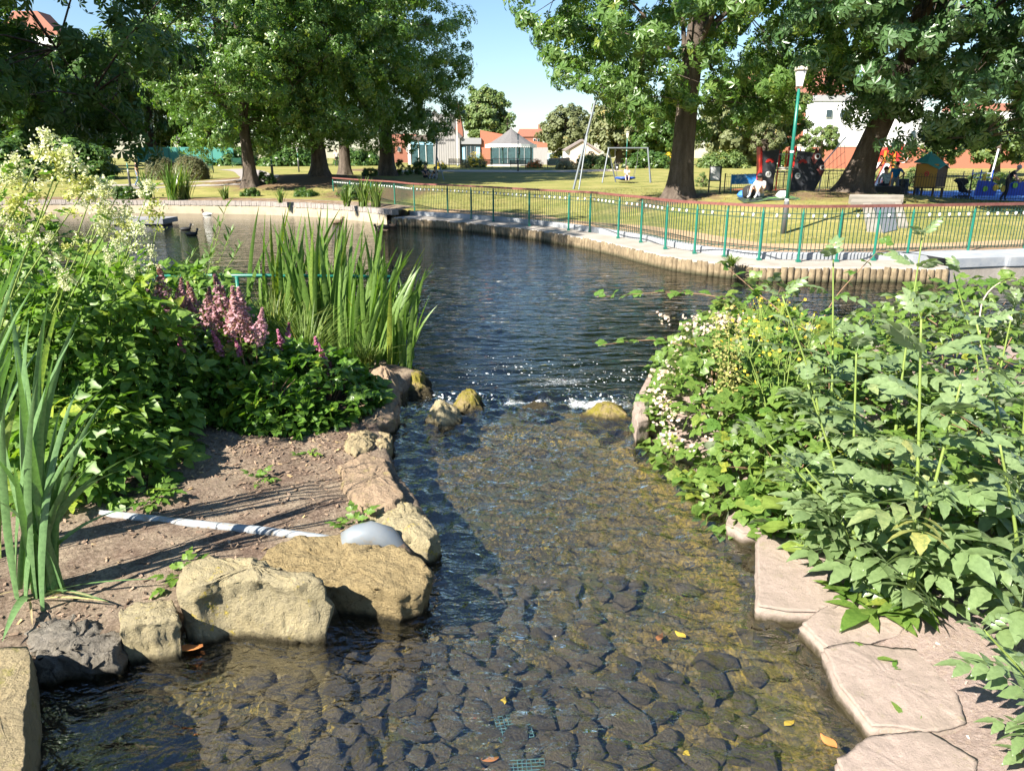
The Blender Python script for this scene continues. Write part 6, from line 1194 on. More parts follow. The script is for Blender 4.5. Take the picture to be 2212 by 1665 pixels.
Fc = [(3 * j + a, 3 * j + a + 1, 3 * j + a + 4, 3 * j + a + 3) for j in range(8) for a in (0, 1)]; link('vane', mesh_np('vane', V, Fc, M('feather_white', (.75, .76, .78), .8), True), fe); MB().tube([(-.13, 0, .02), (.09, 0, .06)], .003, 5).build('shaft', white_p, fe)
def fallen(label, p, rz, mat, s):
    t = link('fallen_leaf', None, None, p) if False else None
    V = []; 
    for j in range(7):
        f = j / 6; w_ = .5 * math.sin(math.pi * f ** .85) + .01; V += [(f * 2 - 1, -w_, .10 * math.sin(5 * f)), (f * 2 - 1, 0, .16 * f), (f * 2 - 1, w_, .12 * math.cos(4 * f))]
    o = link('fallen_leaf', mesh_np('fallen_leaf', np.array(V) * s, [(3 * j + a, 3 * j + a + 1, 3 * j + a + 4, 3 * j + a + 3) for j in range(6) for a in (0, 1)], mat, True), None, p, (0, 0, rz)); tag(o, label, 'leaf', 'fallen leaves in and by the stream')
fy = M('leaf_yellow', (.62, .42, .05), .6); fo = M('leaf_orange', (.45, .17, .05), .7)
fallen('curled orange leaf at the water edge under the big boulder', P(410, 1398, .125), .3, fo, .075); zb_ = -.03
for lab, u, v, rz, m_, s in (('yellow leaf on the bed beside the wire mesh', 1085, 1515, 1.2, fy, .05), ('tan leaf on the bed near the bottom middle', 1058, 1638, .2, fo, .05), ('orange leaf on the bed below the ripples', 1425, 1375, 1.0, fo, .05), ('yellow leaf on the bed left of the kerb slab', 1705, 1560, .5, fy, .045), ('brown leaf afloat close to the bottom right slabs', 1790, 1600, 2.0, fo, .055), ('yellow leaf near the bottom of the stream right of centre', 1490, 1625, .3, fy, .045), ('pair-like golden leaf on the bed upstream of the slab corner', 1470, 1370, 2.2, fy, .05)):
    p = P(u, v, .02); p.z = NH(p.x, p.y) + .05 if s != .055 else SW + .012; fallen(lab, P(u, v, p.z), rz, m_, s)
for lab, u, v, a in (('square of blue-green wire mesh on the bed beside the yellow leaf', 1110, 1510, .2), ('second scrap of wire mesh showing between cobbles near the bottom edge', 1140, 1610, .05)):
    p = P(u, v, .0); t = thing('wire_mesh', lab, 'wire mesh', (p.x, p.y, NH(p.x, p.y) + .035), a); wm = MB(); t.scale = (.62, .62, .62)
    for k in range(9): wm.tube([(-.16 + k * .04, -.16, .01), (-.16 + k * .04, .16, .0)], .004, 4).tube([(-.16, -.16 + k * .04, .005), (.16, -.16 + k * .04, .012)], .004, 4)
    wm.build('wires', M('coated_wire', (.10, .20, .22), .5), t)
# ================================================================ FOREGROUND: PLANTS
def blade_leaf(L, w, n=6, serr=.0, fold=.25, curl=.25, pw=.75, base=(0, 0, 0), ang=0.0, roll=0.0, tipdrop=0.0):
    """one leaf or leaflet along +x, normal +z; returns verts, tris"""
    V, Fc = [], []
    for j in range(n + 1):
        f = j / n; wd = w * math.sin(math.pi * f ** pw) * (1 + serr * (1 if j % 2 else -1)); z = -curl * L * f * f; x = L * f
        V += [(x - serr * .3 * w * (j % 2), -wd, z + fold * abs(wd)), (x, 0, z), (x - serr * .3 * w * (j % 2), wd, z + fold * abs(wd))]
    for j in range(n):
        a, b = 3 * j, 3 * j + 3
        Fc += [(a, b + 1, a + 1), (a, b, b + 1), (a + 1, b + 2, a + 2), (a + 1, b + 1, b + 2)]
    R = Matrix.Rotation(ang, 3, 'Z') @ Matrix.Rotation(roll, 3, 'X') @ Matrix.Rotation(tipdrop, 3, 'Y')
    return [tuple(R @ Vector(v) + Vector(base)) for v in V], Fc
def pinnate(pairs, L, ll, lw, serr, n=5, droop=.25, spread=62, term=1.15, r_=random):
    parts = []
    for k in range(pairs):
        f = .35 + .55 * k / max(1, pairs - 1) if pairs > 1 else .6; z = -droop * L * f * f
        for s in (-1, 1): parts.append(blade_leaf(ll * r_.uniform(.85, 1.1), lw, n, serr, .22, .22 * r_.uniform(.5, 1.6), .7, (L * f, 0, z), s * math.radians(spread * r_.uniform(.85, 1.1)), s * -.15, .12))
    parts.append(blade_leaf(ll * term, lw * 1.1, n, serr, .22, .25, .7, (L * .95, 0, -droop * L * .9), 0, 0, .25))
    rw = .008 * L; parts.append(([(0, -rw, .0), (0, rw, 0), (L * .5, rw, -droop * L * .25), (L * .5, -rw, -droop * L * .25), (L * .97, 0, -droop * L * .93)], [(0, 1, 2), (0, 2, 3), (3, 2, 4)]))
    return compound(parts)
def ternate(ll, lw, serr, n=4, r_=random, five=False):
    parts = [blade_leaf(ll * 1.1, lw * 1.1, n, serr, .2, .2, .62, (.45 * ll, 0, 0), 0)]
    for s in (-1, 1): parts.append(blade_leaf(ll, lw, n, serr, .2, .22, .62, (.40 * ll, 0, 0), s * math.radians(78)))
    if five:
        for s in (-1, 1): parts.append(blade_leaf(ll * .75, lw * .8, n, serr, .2, .22, .62, (.36 * ll, 0, 0), s * math.radians(135)))
    parts.append(([(0, -.01 * ll, 0), (0, .01 * ll, 0), (.45 * ll, 0, 0)], [(0, 1, 2)])); return compound(parts)
random.seed(77)
ELD = leaf_mat('elder_leaf', (.145, .215, .085), (.205, .27, .125), .24, .32, (.23, .29, .17), spec=.6)
BRM = leaf_mat('bramble_leaf', (.085, .175, .030), (.165, .235, .05), .30, .42, (.26, .30, .20))
MEA = leaf_mat('meadowsweet_leaf', (.10, .20, .03), (.17, .27, .045), .36, .45)
AST = leaf_mat('astilbe_leaf', (.07, .155, .020), (.12, .22, .03), .30, .33)
WIL = leaf_mat('willow_leaf', (.12, .21, .06), (.17, .26, .075), .32, .5)
YEL = leaf_mat('lime_round_leaf', (.19, .27, .05), (.23, .30, .065), .3, .5)
STEM = M('green_stem', (.17, .23, .05), .6); STEM_R = M('reddish_stem', (.20, .12, .07), .7); STEM_P = M('pale_dry_stem', (.42, .34, .27), .8)
def leaf_meshes(name, temps, mat): return [mesh_np(name, v, f, mat, True) for v, f in temps]
_q = random.getstate(); T_BRM_L = [ternate(.085, .036, .0, 3) for _ in range(2)]; T_MEA_L = [pinnate(2, .17, .10, .030, .0, 3, .3, 55, 1.5) for _ in range(3)]; T_AST_L = [ternate(.115, .034, .0, 3) for _ in range(2)]; random.setstate(_q)
T_ELD = [pinnate(3, .30, .155, .036, .10, 7) for _ in range(4)]; T_ELDT = [pinnate(2, .20, .12, .030, .10, 6) for _ in range(2)]
T_BRM = [ternate(.085, .036, .10, 5) for _ in range(2)] + [ternate(.075, .032, .10, 5, five=True)]
T_MEA = [pinnate(2, .17, .10, .030, .22, 6, .3, 55, 1.5) for _ in range(3)]; T_AST = [ternate(.115, .034, .06, 5) for _ in range(2)] + [pinnate(2, .15, .09, .028, .06, 5)]
ME = {k: leaf_meshes('leaf', t, m_) for k, t, m_ in (('eld', T_ELD, ELD), ('eldt', T_ELDT, ELD), ('brm', T_BRM, BRM), ('mea', T_MEA, MEA), ('ast', T_AST, AST))}
TT = dict(eld=(T_ELD, ELD), eldt=(T_ELDT, ELD), brm=(T_BRM_L, BRM), mea=(T_MEA_L, MEA), ast=(T_AST_L, AST))
def axes(d, up=Vector((0, 0, 1)), roll=0.0):
    """matrix with x along d and z near up"""
    x = Vector(d).normalized(); y = up.cross(x); y = y.normalized() if y.length > 1e-4 else Vector((0, 1, 0)); z = x.cross(y); return Matrix((x, y, z)).transposed() @ Matrix.Rotation(roll, 3, 'X')
def put_leaves(t, kind, mats, cap):
    """mats: (pos, rot3, scale) relative to t. The nearest ones become leaf objects, the rest one joined part"""
    o0 = Vector(t.location); mats = sorted(mats, key=lambda q: (o0 + q[0] - Vector((0, 0, CAM_H))).length)
    for p, R, s in mats[:cap]:
        o = link('leaf', random.choice(ME[kind]), t); o.matrix_local = Matrix.Translation(p) @ R.to_4x4() @ Matrix.Scale(s, 4)
    rest = mats[cap:]; tmps, mt = TT[kind]
    if rest:
        VV, FF, TN, b = [], [], [], 0
        for i, (tv, tf) in enumerate(tmps):
            sub = rest[i::len(tmps)]
            if not sub: continue
            v_, f_ = scatter(tv, tf, np.array([np.array(q[1]) for q in sub]), np.array([tuple(q[0]) for q in sub]), np.array([q[2] for q in sub])); VV.append(v_); FF.append(f_ + b); b += len(v_); TN.append(np.repeat(rng.uniform(0, 1, len(sub)), len(tv)))
        o = link('foliage', mesh_np('foliage', np.concatenate(VV), np.concatenate(FF), mt, True, np.concatenate(TN)), t); o['kind'] = 'stuff'
def shoot_leaves(pts, n, f0, ls, tilt, out, opposite=True, jit=.35, size_fun=None):
    C = catmull([tuple(p) for p in pts], 8); res = []; a = random.uniform(0, 6.3)
    for k in range(n):
        f = f0 + (1 - f0) * k / max(1, n - 1); i = min(int(f * (len(C) - 1)), len(C) - 2); p = Vector(C[i]).lerp(Vector(C[i + 1]), f * (len(C) - 1) - i); a += math.pi / 2 + random.uniform(-.3, .3)
        for s in ((0, math.pi) if opposite else (0,)):
            az = a + s + random.uniform(-jit, jit); el = tilt + .55 * (f > .9) + random.uniform(-.25, .25); d = Vector((math.cos(az) * math.cos(el), math.sin(az) * math.cos(el), math.sin(el)))
            res.append((p.copy(), axes(d, Vector((0, 0, 1)), random.uniform(-.5, .5)), ls * (size_fun(f) if size_fun else 1) * random.uniform(.8, 1.2)))
    return res, C
def shoot_plant(name, label, cat, base, shoots, kind, n, f0, ls, tilt, cap, r=.014, stem=STEM, sizef=None, opposite=True, group=None):
    """shoots: list of polylines in place coordinates"""
    t = thing(name, label, cat, base, 0, group); o0 = Vector(base); allm = []
    for pts in shoots:
        pts = [Vector(p) - o0 for p in pts]; mats, C = shoot_leaves(pts, n, f0, ls, tilt, 0, opposite, size_fun=sizef); allm += mats
        MB().tube([tuple(c) for c in C], list(np.linspace(r, r * .35, len(C))), 7).build('stem', stem, t, True)
    put_leaves(t, kind, allm, cap); return t
def NHV(x, y): return Vector((x, y, max(NH(x, y), .0)))
def up_to(base, u, v, dy=0.0, bow=.15):
    """a shoot from a ground point to where it ends in the picture"""
    b = Vector(base); tip = D(u, v, b.y + dy); m_ = b.lerp(tip, .5) + Vector((-(tip.x - b.x) * bow, 0, .06)); return [b, b.lerp(m_, .5) + Vector((0, 0, .02)), m_, tip]
szf = lambda f: .75 + .5 * math.sin(math.pi * min(1, .15 + f * .85)) - .15 * (f > .95)
# ---- elder shoots on the right bank
def gp(u, v, z=.3): p = P(u, v, z); return NHV(p.x, p.y)
ELDER = [('tall elder shoot with the topmost leaf crown, against the fence', gp(1925, 1010), [(1992, 515, .3)], 9, 1.0), ('elder with the thick pale stem at the centre of the right bank', gp(1965, 1300), [(1990, 690, .2), (2075, 830, .1)], 9, 1.1),
         ('elder shoot topped beside the yellow ragwort', gp(1790, 1040), [(1690, 640, .2), (1800, 560, .3)], 8, 1.0), ('elder bush spreading at the right picture edge, waist high', gp(2180, 1180), [(2110, 700, .1), (2220, 800, 0)], 8, 1.15),
         ('leaning elder sprig over the curved kerb slab, bottom right', NHV(2.62, 2.85), [(2125, 1360, .05)], 6, .75), ('elder seedling at the bottom right corner', NHV(2.95, 2.55), [(2240, 1290, .1)], 6, .85),
         ('elder shoot between bramble and the thick-stemmed elder', gp(1830, 1180), [(1745, 830, .2), (1850, 760, .1)], 8, 1.0), ('low elder shoot leaning left above the big slab', gp(1880, 1240), [(1660, 960, .3), (1740, 1010, .15)], 7, .95),
         ('elder shoots rising behind the right-hand tangle', gp(2130, 960), [(2060, 590, .2), (2190, 660, .1)], 8, 1.0), ('broad low elder leaves at the right edge above the sandy soil', gp(2200, 1330), [(2160, 960, .1), (2235, 1040, 0)], 7, 1.1)]
for lab, b, tips, n, s in ELDER:
    shoot_plant('elder_shrub', lab, 'shrub', b, [up_to(b, u, v, dy, .12) for u, v, dy in tips], 'eld', n + 2, .10, s * .88, .32, 60, .017 * s, STEM, szf)
# ---- bramble mounds: leaves through a domed volume
def mound(name, label, cat, cx, cy, rx, ry, H, n, kind, size, cap, seed, stem=STEM_R, extra_stems=6, z0=None, low=.05, group=None, lift=0.0, up=.75, front=None):
    r_ = random.Random(seed); g = NHV(cx, cy); t = thing(name, label, cat, g, 0, group); mats = []
    for _ in range(n * 3):
        if len(mats) >= n: break
        a = r_.uniform(0, 6.283); q = math.sqrt(r_.random()); x, y = rx * q * math.cos(a), ry * q * math.sin(a); hm = H * (1 - q ** 2.4) * (.72 + .56 * float(vnoise([[cx + x * 2.3, cy + y * 2.3, seed]], 7)[0])); z = hm * (1 - .55 * r_.random() ** 2.2) + lift
        if z < low: z = low + .1 * r_.random()
        gz = max(NH(cx + x, cy + y), .02) - g.z; d = Vector((x / rx + r_.gauss(0, .5), y / ry - .3 + r_.gauss(0, .5), .12 + r_.gauss(0, .3))).normalized()
        upv = (Vector((x / rx * .8, y / ry * .8 - .25, up)) + Vector((r_.gauss(0, .35), r_.gauss(0, .35), r_.gauss(0, .2)))).normalized(); mats.append((Vector((x, y, gz + z)), axes(d, upv), size * r_.uniform(.7, 1.3)))
    sm = MB()
    for k in range(extra_stems + 8):
        a = r_.uniform(0, 6.283); q = r_.uniform(.3, .95); e = Vector((rx * q * math.cos(a), ry * q * math.sin(a), H * (1 - q ** 2.4) * 1.0 + .05 + lift)); sm.tube([(e.x * .25, e.y * .25, 0), tuple(e * .55 + Vector((0, 0, .2 * H))), tuple(e)], [.009, .007, .003], 5, False)
    sm.build('stems', stem, t, True); put_leaves(t, kind, mats, cap); return t, mats
BR = [('flowering bramble mound hanging over the stream below the rapids', 2.30, 7.3, .92, 1.5, .95, 900, 1), ('bramble mound topped with long arching shoots over the pond', 3.15, 9.2, 1.3, 1.5, 1.2, 900, 2), ('dense bramble between the two elder shoots', 3.5, 7.4, 1.3, 1.5, 1.1, 800, 3), ('dark bramble tangle near the right edge by the water', 5.6, 8.6, 1.6, 1.8, 1.25, 900, 4), ('low bramble skirt trailing to the edge stones', 2.35, 5.85, .75, .9, .52, 600, 5), ('bramble undergrowth below the thick-stemmed elder', 3.1, 5.3, .9, 1.0, .62, 550, 6), ('bramble at the right picture edge above the bare soil', 4.3, 5.8, 1.0, 1.2, .85, 550, 7)]
for lab, cx, cy, rx, ry, H, n, sd in BR: mound('bramble', lab, 'bramble', cx, cy, rx, ry, H, n, 'brm', 1.15 if cy > 6 else 1.05, 70, sd)
# long bramble canes reaching out over the pond
for lab, pts, n in (('long bramble cane with pale leaves reaching far over the pond, upper one', [(3.0, 9.0, 1.0), D(1560, 645, 9.4), D(1440, 632, 9.6), D(1290, 642, 9.6)], 12), ('short bramble cane hanging over the water, lower one', [(2.3, 8.2, .8), D(1450, 740, 8.8), D(1390, 735, 9.0), D(1300, 745, 9.0)], 9), ('arching bramble cane crossing before the fence', [(2.9, 8.0, .6), D(1700, 700, 8.8), D(1620, 620, 9.2), D(1560, 570, 9.4)], 9), ('bramble cane rising toward the fence top', [(3.6, 8.6, .8), D(1800, 650, 9.0), D(1860, 580, 9.2), D(1910, 530, 9.4)], 7), ('pale dry bramble cane arching at the right edge', [(4.9, 7.2, .6), D(2120, 660, 7.6), D(2190, 600, 7.8), D(2215, 640, 7.8)], 7)):
    shoot_plant('bramble_cane', lab, 'bramble', Vector(pts[0]), [pts], 'brm', n, .25, 1.35, .15, 40, .010, STEM_R if 'dry' not in lab else STEM_P, None, False)
# faded pink-beige bramble blossom, ragwort, dock spike
FLW = compound([simple4(*leaflet(a, 1, .45, .1)) for a in (0, 1.26, 2.51, 3.77, 5.03)])
def blossoms(t, pts, mat, size, name='blossoms'):
    k = len(pts); pts = np.array(pts); v_, f_ = scatter(*FLW, basis(rng.normal(0, .6, (k, 3)) + np.array([[-.1, -.5, .8]]), rng.uniform(0, 6.3, k)), pts, size * rng.uniform(.6, 1.3, k)); o = link(name, mesh_np(name, v_, f_, mat, False, np.repeat(rng.uniform(0, 1, k), len(FLW[0]))), t); o['kind'] = 'stuff'; return o
fb = thing('bramble_blossom', 'faded beige-pink bramble flower sprays on the mound by the rapids', 'flowers', (1.7, 7.6, .4)); ps_ = []
for _ in range(130):
    u, v = random.uniform(1415, 1660), random.gauss(800, 85); y = 6.9 + (900 - v) * .008; c = D(u, max(690, min(v, 960)), min(max(y, 6.2), 8.8)) - fb.location
    for _ in range(9): ps_.append(tuple(c + Vector((random.gauss(0, .05), random.gauss(0, .05), random.gauss(0, .04)))))
blossoms(fb, ps_, leaf_mat('faded_petal', (.50, .36, .27), (.62, .52, .43), .2, .8), .021)
for lab, base, tips in (('ragwort with small yellow daisy heads amid the bramble', gp(1680, 1000), [(1640, 690), (1680, 700), (1600, 720), (1720, 690), (1660, 740), (1700, 760), (1760, 700), (1625, 800)]), ('second ragwort farther back with yellow heads', gp(1660, 900), [(1640, 640), (1610, 660), (1690, 650), (1580, 690)])):
    t = thing('ragwort', lab, 'ragwort', base); o0 = Vector(base); hd = []; sm = MB()
    for u, v in tips:
        pl = up_to(base, u, v, .2, .1); sm.tube([tuple(p - o0) for p in pl], [.008, .007, .005, .003], 5, False)
        for _ in range(9): e = pl[-1] - o0 + Vector((random.gauss(0, .09), random.gauss(0, .07), random.gauss(-.04, .07))); sm.tube([tuple((pl[-2] - o0).lerp(pl[-1] - o0, .6)), tuple(e)], .0025, 3, False); hd.append(tuple(e))
    sm.build('stems', STEM, t, True); blossoms(t, hd, M('ragwort_yellow', (.72, .48, .03), .7), .016, 'flower_heads')
    lv = []
    for u, v in tips:
        l2, C = shoot_leaves([p - o0 for p in up_to(base, u, v, .2, .1)], 7, .1, .75, .3, 0, False); lv += l2
    put_leaves(t, 'mea', lv, 20)
dk_ = thing('dock', 'brownish green dock seed spikes standing in the bramble', 'plant', gp(1570, 960)); o0 = Vector(dk_.location); sd_ = []
sm = MB()
for u, v in ((1545, 690), (1575, 660), (1600, 700)):
    pl = up_to(o0, u, v, .1, .05); sm.tube([tuple(p - o0) for p in pl], [.008, .007, .006, .004], 5, False); C = catmull([tuple(p - o0) for p in pl], 14)
    for c in C[len(C) // 2:]:
        for _ in range(9): sd_.append((c[0] + random.gauss(0, .03), c[1] + random.gauss(0, .03), c[2] + random.gauss(0, .02)))
sm.build('stems', STEM, dk_, True); blossoms(dk_, sd_, leaf_mat('dock_seed', (.24, .25, .07), (.34, .30, .10), .2, .7), .016, 'seeds')
# ---- big round leaves and low weeds on the right bank
def round_leaf(R0, n=18):
    V, Fc = [(0, 0, 0)], []
    for ring_ in (.5, 1.0):
        for k in range(n): a = 2 * math.pi * k / n; r = R0 * ring_ * (1 + (.09 * math.sin(5 * a) + .05 * math.sin(11 * a)) * (ring_ > .6)) * (1 - .35 * math.exp(-((a - math.pi) / .35) ** 2)); V.append((r * math.cos(a) + R0 * .5, r * math.sin(a), .10 * R0 * math.sin(3 * a) * ring_ + .12 * R0 * ring_))
    Fc = [(0, 1 + k, 1 + (k + 1) % n) for k in range(n)] + [f for k in range(n) for f in ((1 + k, 1 + n + k, 1 + n + (k + 1) % n), (1 + k, 1 + n + (k + 1) % n, 1 + (k + 1) % n))]; return V, Fc
cf = thing('coltsfoot', 'coltsfoot with big round yellow-green leaves over the slab edge', 'plant', gp(1740, 1150)); o0 = Vector(cf.location); rl_ = [mesh_np('leaf', *round_leaf(.13), YEL, True), mesh_np('leaf', *round_leaf(.11), YEL, True)]
for u, v, z, rz in ((1650, 1085, .36, 3.0), (1700, 1100, .42, 1.8), (1745, 1110, .46, .9), (1690, 1140, .38, 2.6), (1728, 1180, .30, 3.6), (1770, 1075, .44, 1.2), (1665, 1060, .42, 2.2), (1800, 1120, .42, .4), (1620, 1060, .34, 2.9)):
    p = P(u, v, z) - o0; link('leaf', random.choice(rl_), cf, p, (random.uniform(-.35, .35), random.uniform(-.1, .5), rz), random.uniform(.8, 1.25)); MB().tube([tuple(p * .15), tuple(p * .6 + Vector((0, 0, .05))), tuple(p)], .005, 5).build('stalk', STEM, cf)
T_DOCK = [compound([blade_leaf(.26, .05, 7, .05, .15, .35, .75)]), compound([blade_leaf(.22, .045, 7, .05, .15, .5, .75)])]; ME['dock'] = leaf_meshes('leaf', T_DOCK, BRM); TT['dock'] = (T_DOCK, BRM)
def rosette(label, p, n, s, kind='dock', cat='weed', tilt=.5):
    t = thing('leafy_weed', label, cat, p); m_ = []
    for k in range(n): a = 2.4 * k + random.uniform(-.3, .3); el = tilt * random.uniform(.2, 1.4); d = Vector((math.cos(a) * math.cos(el), math.sin(a) * math.cos(el), math.sin(el))); m_.append((Vector((random.gauss(0, .02), random.gauss(0, .02), .02)) + d * .03, axes(d), s * random.uniform(.7, 1.2)))
    put_leaves(t, kind, m_, 30); return t
for lab, u, v, n, s in (('dock rosette spilling over the greenish slab', 1885, 1290, 16, 1.1), ('leafy weed clump at the foot of the thick-stemmed elder', 1960, 1290, 18, 1.0), ('broad-leaved weed right of the dock rosette', 2010, 1240, 16, 1.1), ('weed rosette in front of the big flat slab corner', 1830, 1250, 14, .8), ('small weed sprig on the bare soil above the kerb slab', 1940, 1415, 7, .4), ('tiny clover-like weed on the sandy soil, lower right', 1965, 1515, 7, .35), ('little green weed at the edge of the curved kerb slab', 1890, 1385, 8, .45)): rosette(lab, gp(u, v), n, s)
for lab, u, v, n, s in (('small nettle seedling on the mud beside the pipe', 340, 1075, 8, .8), ('seedling weed near the pipe elbow', 762, 1128, 9, .75), ('small weed at the edge of the chip mulch', 560, 1030, 7, .5), ('tiny weed on the mud above the blade shadows', 655, 975, 6, .5), ('pale green weed by the left iris, on the mulch', 365, 970, 8, .6), ('weed tuft at the top of the big boulder', 395, 1235, 9, .75), ('seedling left of the big boulder', 300, 1080, 8, .7), ('small weed by the wedge rock', 770, 890, 8, .6)): rosette(lab, gp(u, v, .33), n, s, 'mea', 'weed', .6)
# ---- irises: every blade a part
def iris(label, base, blades, w, mat=IRL, cap=None):
    t = thing('iris_clump', label, 'iris', base); o0 = Vector(base)
    for (b0, tip, sag) in blades:
        b0, tip = Vector(b0), Vector(tip); L = (tip - b0).length; ctrl = b0.lerp(tip, .55) + Vector((-(tip.x - b0.x) * .32, -(tip.y - b0.y) * .32, sag * L)); ns = 9; V, Fc = [], []; wv = w * random.uniform(.75, 1.2); az = random.uniform(-.9, .9)
        for j in range(ns + 1):
            f = j / ns; c = b0 * (1 - f) ** 2 + ctrl * 2 * f * (1 - f) + tip * f * f - o0; a_ = az + .5 * f; side = Vector((math.cos(a_), math.sin(a_), 0)); ww = wv * (.55 + .45 * min(1, f * 4)) * (1 - f ** 3.2) + .001; nb_ = side.cross((tip - b0).normalized()) * (ww * .22); V += [c - side * ww, c + nb_, c + side * ww]
        Fc = [(3 * j + a_, 3 * j + a_ + 1, 3 * j + a_ + 4, 3 * j + a_ + 3) for j in range(ns) for a_ in (0, 1)]; link('leaf', mesh_np('leaf', V, Fc, mat, True, np.full(len(V), random.random())), t)
    return t
IRF = leaf_mat('iris_leaf_front', (.12, .225, .085), (.165, .285, .11), .28, .33, spec=.6)
b = NHV(*P(85, 1268, .33).xy); bl_ = []
for u, v, dy, sag in [(62, 690, .1, .05), (105, 640, .2, .06), (140, 610, .3, .05), (160, 720, 0, .06), (118, 760, -.1, .04), (250, 810, .3, .10), (236, 850, .2, .10), (205, 880, .3, .08), (170, 830, .4, .06), (195, 930, .1, .10), (362, 958, .3, .22), (35, 760, -.2, .05), (20, 640, .2, .04), (80, 820, -.2, .03), (10, 870, -.2, .06), (-30, 800, 0, .08), (150, 960, -.1, .06), (60, 900, .3, .03), (220, 980, .2, .12), (-20, 980, -.3, .14), (130, 880, .3, .05), (185, 1000, -.1, .09), (30, 1000, -.3, .08), (280, 1010, .1, .25), (90, 700, .1, .08), (175, 670, .3, .10), (48, 740, 0, .12), (300, 1090, .3, .22), (-10, 1080, -.2, .2)]:
    bb = b + Vector((random.gauss(0, .07), random.gauss(0, .06), -.02)); bl_.append((bb, D(u, v, bb.y + dy), sag))
bl_ += [(b + Vector((.03, -.05, 0)), P(335, 1250, .36), .10), (b + Vector((-.02, -.06, 0)), P(5, 1385, .33), .25), (b, P(235, 1300, .34), .12)]
iris('big strappy iris clump on the mud at the left foreground', b, bl_, .027, IRF); DEAD = leaf_mat('dead_blade', (.38, .29, .14), (.45, .36, .20), .2, .8)
t_ = iris('few dead straw-coloured iris blades trailing at the foot of the clump', b + Vector((.12, -.1, 0)), [(b + Vector((.05, -.08, 0)), P(232, 1298, .35), .06), (b + Vector((.1, -.05, 0)), P(205, 1290, .36), .16), (b + Vector((0, -.1, 0)), P(70, 1350, .34), .10), (b + Vector((-.1, 0, 0)), P(-20, 1290, .36), .12)], .014, DEAD)
b = NHV(-3.75, 4.5); bl_ = [(b + Vector((random.gauss(0, .08), random.gauss(0, .06), 0)), D(random.uniform(-60, 110), random.uniform(470, 900), b.y + random.uniform(-.3, .3)), .06) for _ in range(22)]
iris('iris blades leaning in from the left edge behind the foreground clump', b, bl_, .029, IRF)
for lab, cx, cy, n, us, vs, sd, wid in (('tall iris stand in front of the green rail, left part', -2.95, 11.05, 125, (560, 830), (435, 600), 4, .85), ('tall iris stand at the end of the green rail, leaning out over the pond', -1.95, 10.2, 100, (735, 945), (530, 690), 5, .45)):
    b = Vector((cx, cy, .12)); bl_ = []
    for _ in range(n):
        bb = b + Vector((random.gauss(0, wid * .55), random.gauss(0, .28), -.05)); u0 = 1106 + F_PX * bb.x / (bb.y * .955 + .6); u = max(us[0], min(us[1], u0 + random.gauss(12 if sd == 4 else 35, 42))); bl_.append((bb, D(u, random.uniform(*vs), bb.y + random.uniform(-.3, .3)), random.uniform(.02, .10)))
    iris(lab, b, bl_, .036)
# ---- left bank: meadowsweet with cream plumes, astilbe, willow shoot, sedge
T_PL = []
def plume(L, R0, n, tip=.15, seed=0):
    r_ = np.random.default_rng(seed); f = r_.uniform(0, 1, n) ** .8; rr = R0 * (np.sin(np.pi * np.clip(f * .9 + .08, 0, 1)) ** .7 * (1 - f * (1 - tip))) * r_.uniform(.1, 1, n) ** .5; a = r_.uniform(0, 6.283, n); lob = .75 + .5 * vnoise(np.stack([np.cos(a) * 2, np.sin(a) * 2, f * 9 + seed], 1), seed); pos = np.stack([rr * lob * np.cos(a), rr * lob * np.sin(a), f * L + .25 * rr], 1); return pos
def plume_mesh(name, L, R0, n, s, mat, seed, tip=.15):
    pos = plume(L, R0, n, tip, seed); r_ = np.random.default_rng(seed + 5); v_, f_ = scatter(*FLW, basis(pos * np.array([1, 1, .3]) / R0 + r_.normal(0, .5, pos.shape) + np.array([0, 0, .4]), r_.uniform(0, 6.3, n)), pos, s * r_.uniform(.6, 1.3, n)); return mesh_np(name, v_, f_, mat, False, np.repeat(r_.uniform(0, 1, n), len(FLW[0])))
CRE = leaf_mat('cream_blossom', (.58, .56, .36), (.70, .69, .52), .3, .8); CRY = leaf_mat('yellowing_blossom', (.44, .43, .12), (.55, .53, .24), .3, .8); PNK = leaf_mat('pink_blossom', (.52, .15, .30), (.60, .25, .38), .3, .8); FAD = leaf_mat('faded_pink_blossom', (.42, .20, .27), (.50, .30, .32), .3, .8)
def fluffy(name, n, s, mat, seed, R0=.15, Hh=.34):
    r_ = np.random.default_rng(seed); K = 11; f = r_.uniform(0, 1, K); a = r_.uniform(0, 6.3, K); cc = np.stack([R0 * (1 - .6 * f) * np.cos(a), R0 * (1 - .6 * f) * np.sin(a), Hh * f], 1); i = r_.integers(0, K, n); pos = cc[i] + r_.normal(0, .034, (n, 3)) * np.array([1, 1, .8]); v_, f_ = scatter(*FLW, basis(r_.normal(0, .6, pos.shape) + np.array([0, -.2, .7]), r_.uniform(0, 6.3, n)), pos, s * r_.uniform(.5, 1.4, n))
    return mesh_np(name, v_, f_, mat, False, np.repeat(r_.uniform(0, 1, n), len(FLW[0])))
PLM = [fluffy('flower_plume', 330, .014, CRE, i) for i in range(3)] + [fluffy('flower_plume', 330, .014, CRY, 9, .12)]
APK = [plume_mesh('flower_plume', .26, .06, 190, .014, PNK, 20 + i, .1) for i in range(2)]; AFD = [plume_mesh('flower_plume', .46, .13, 420, .016, FAD, 30 + i, .08) for i in range(3)]
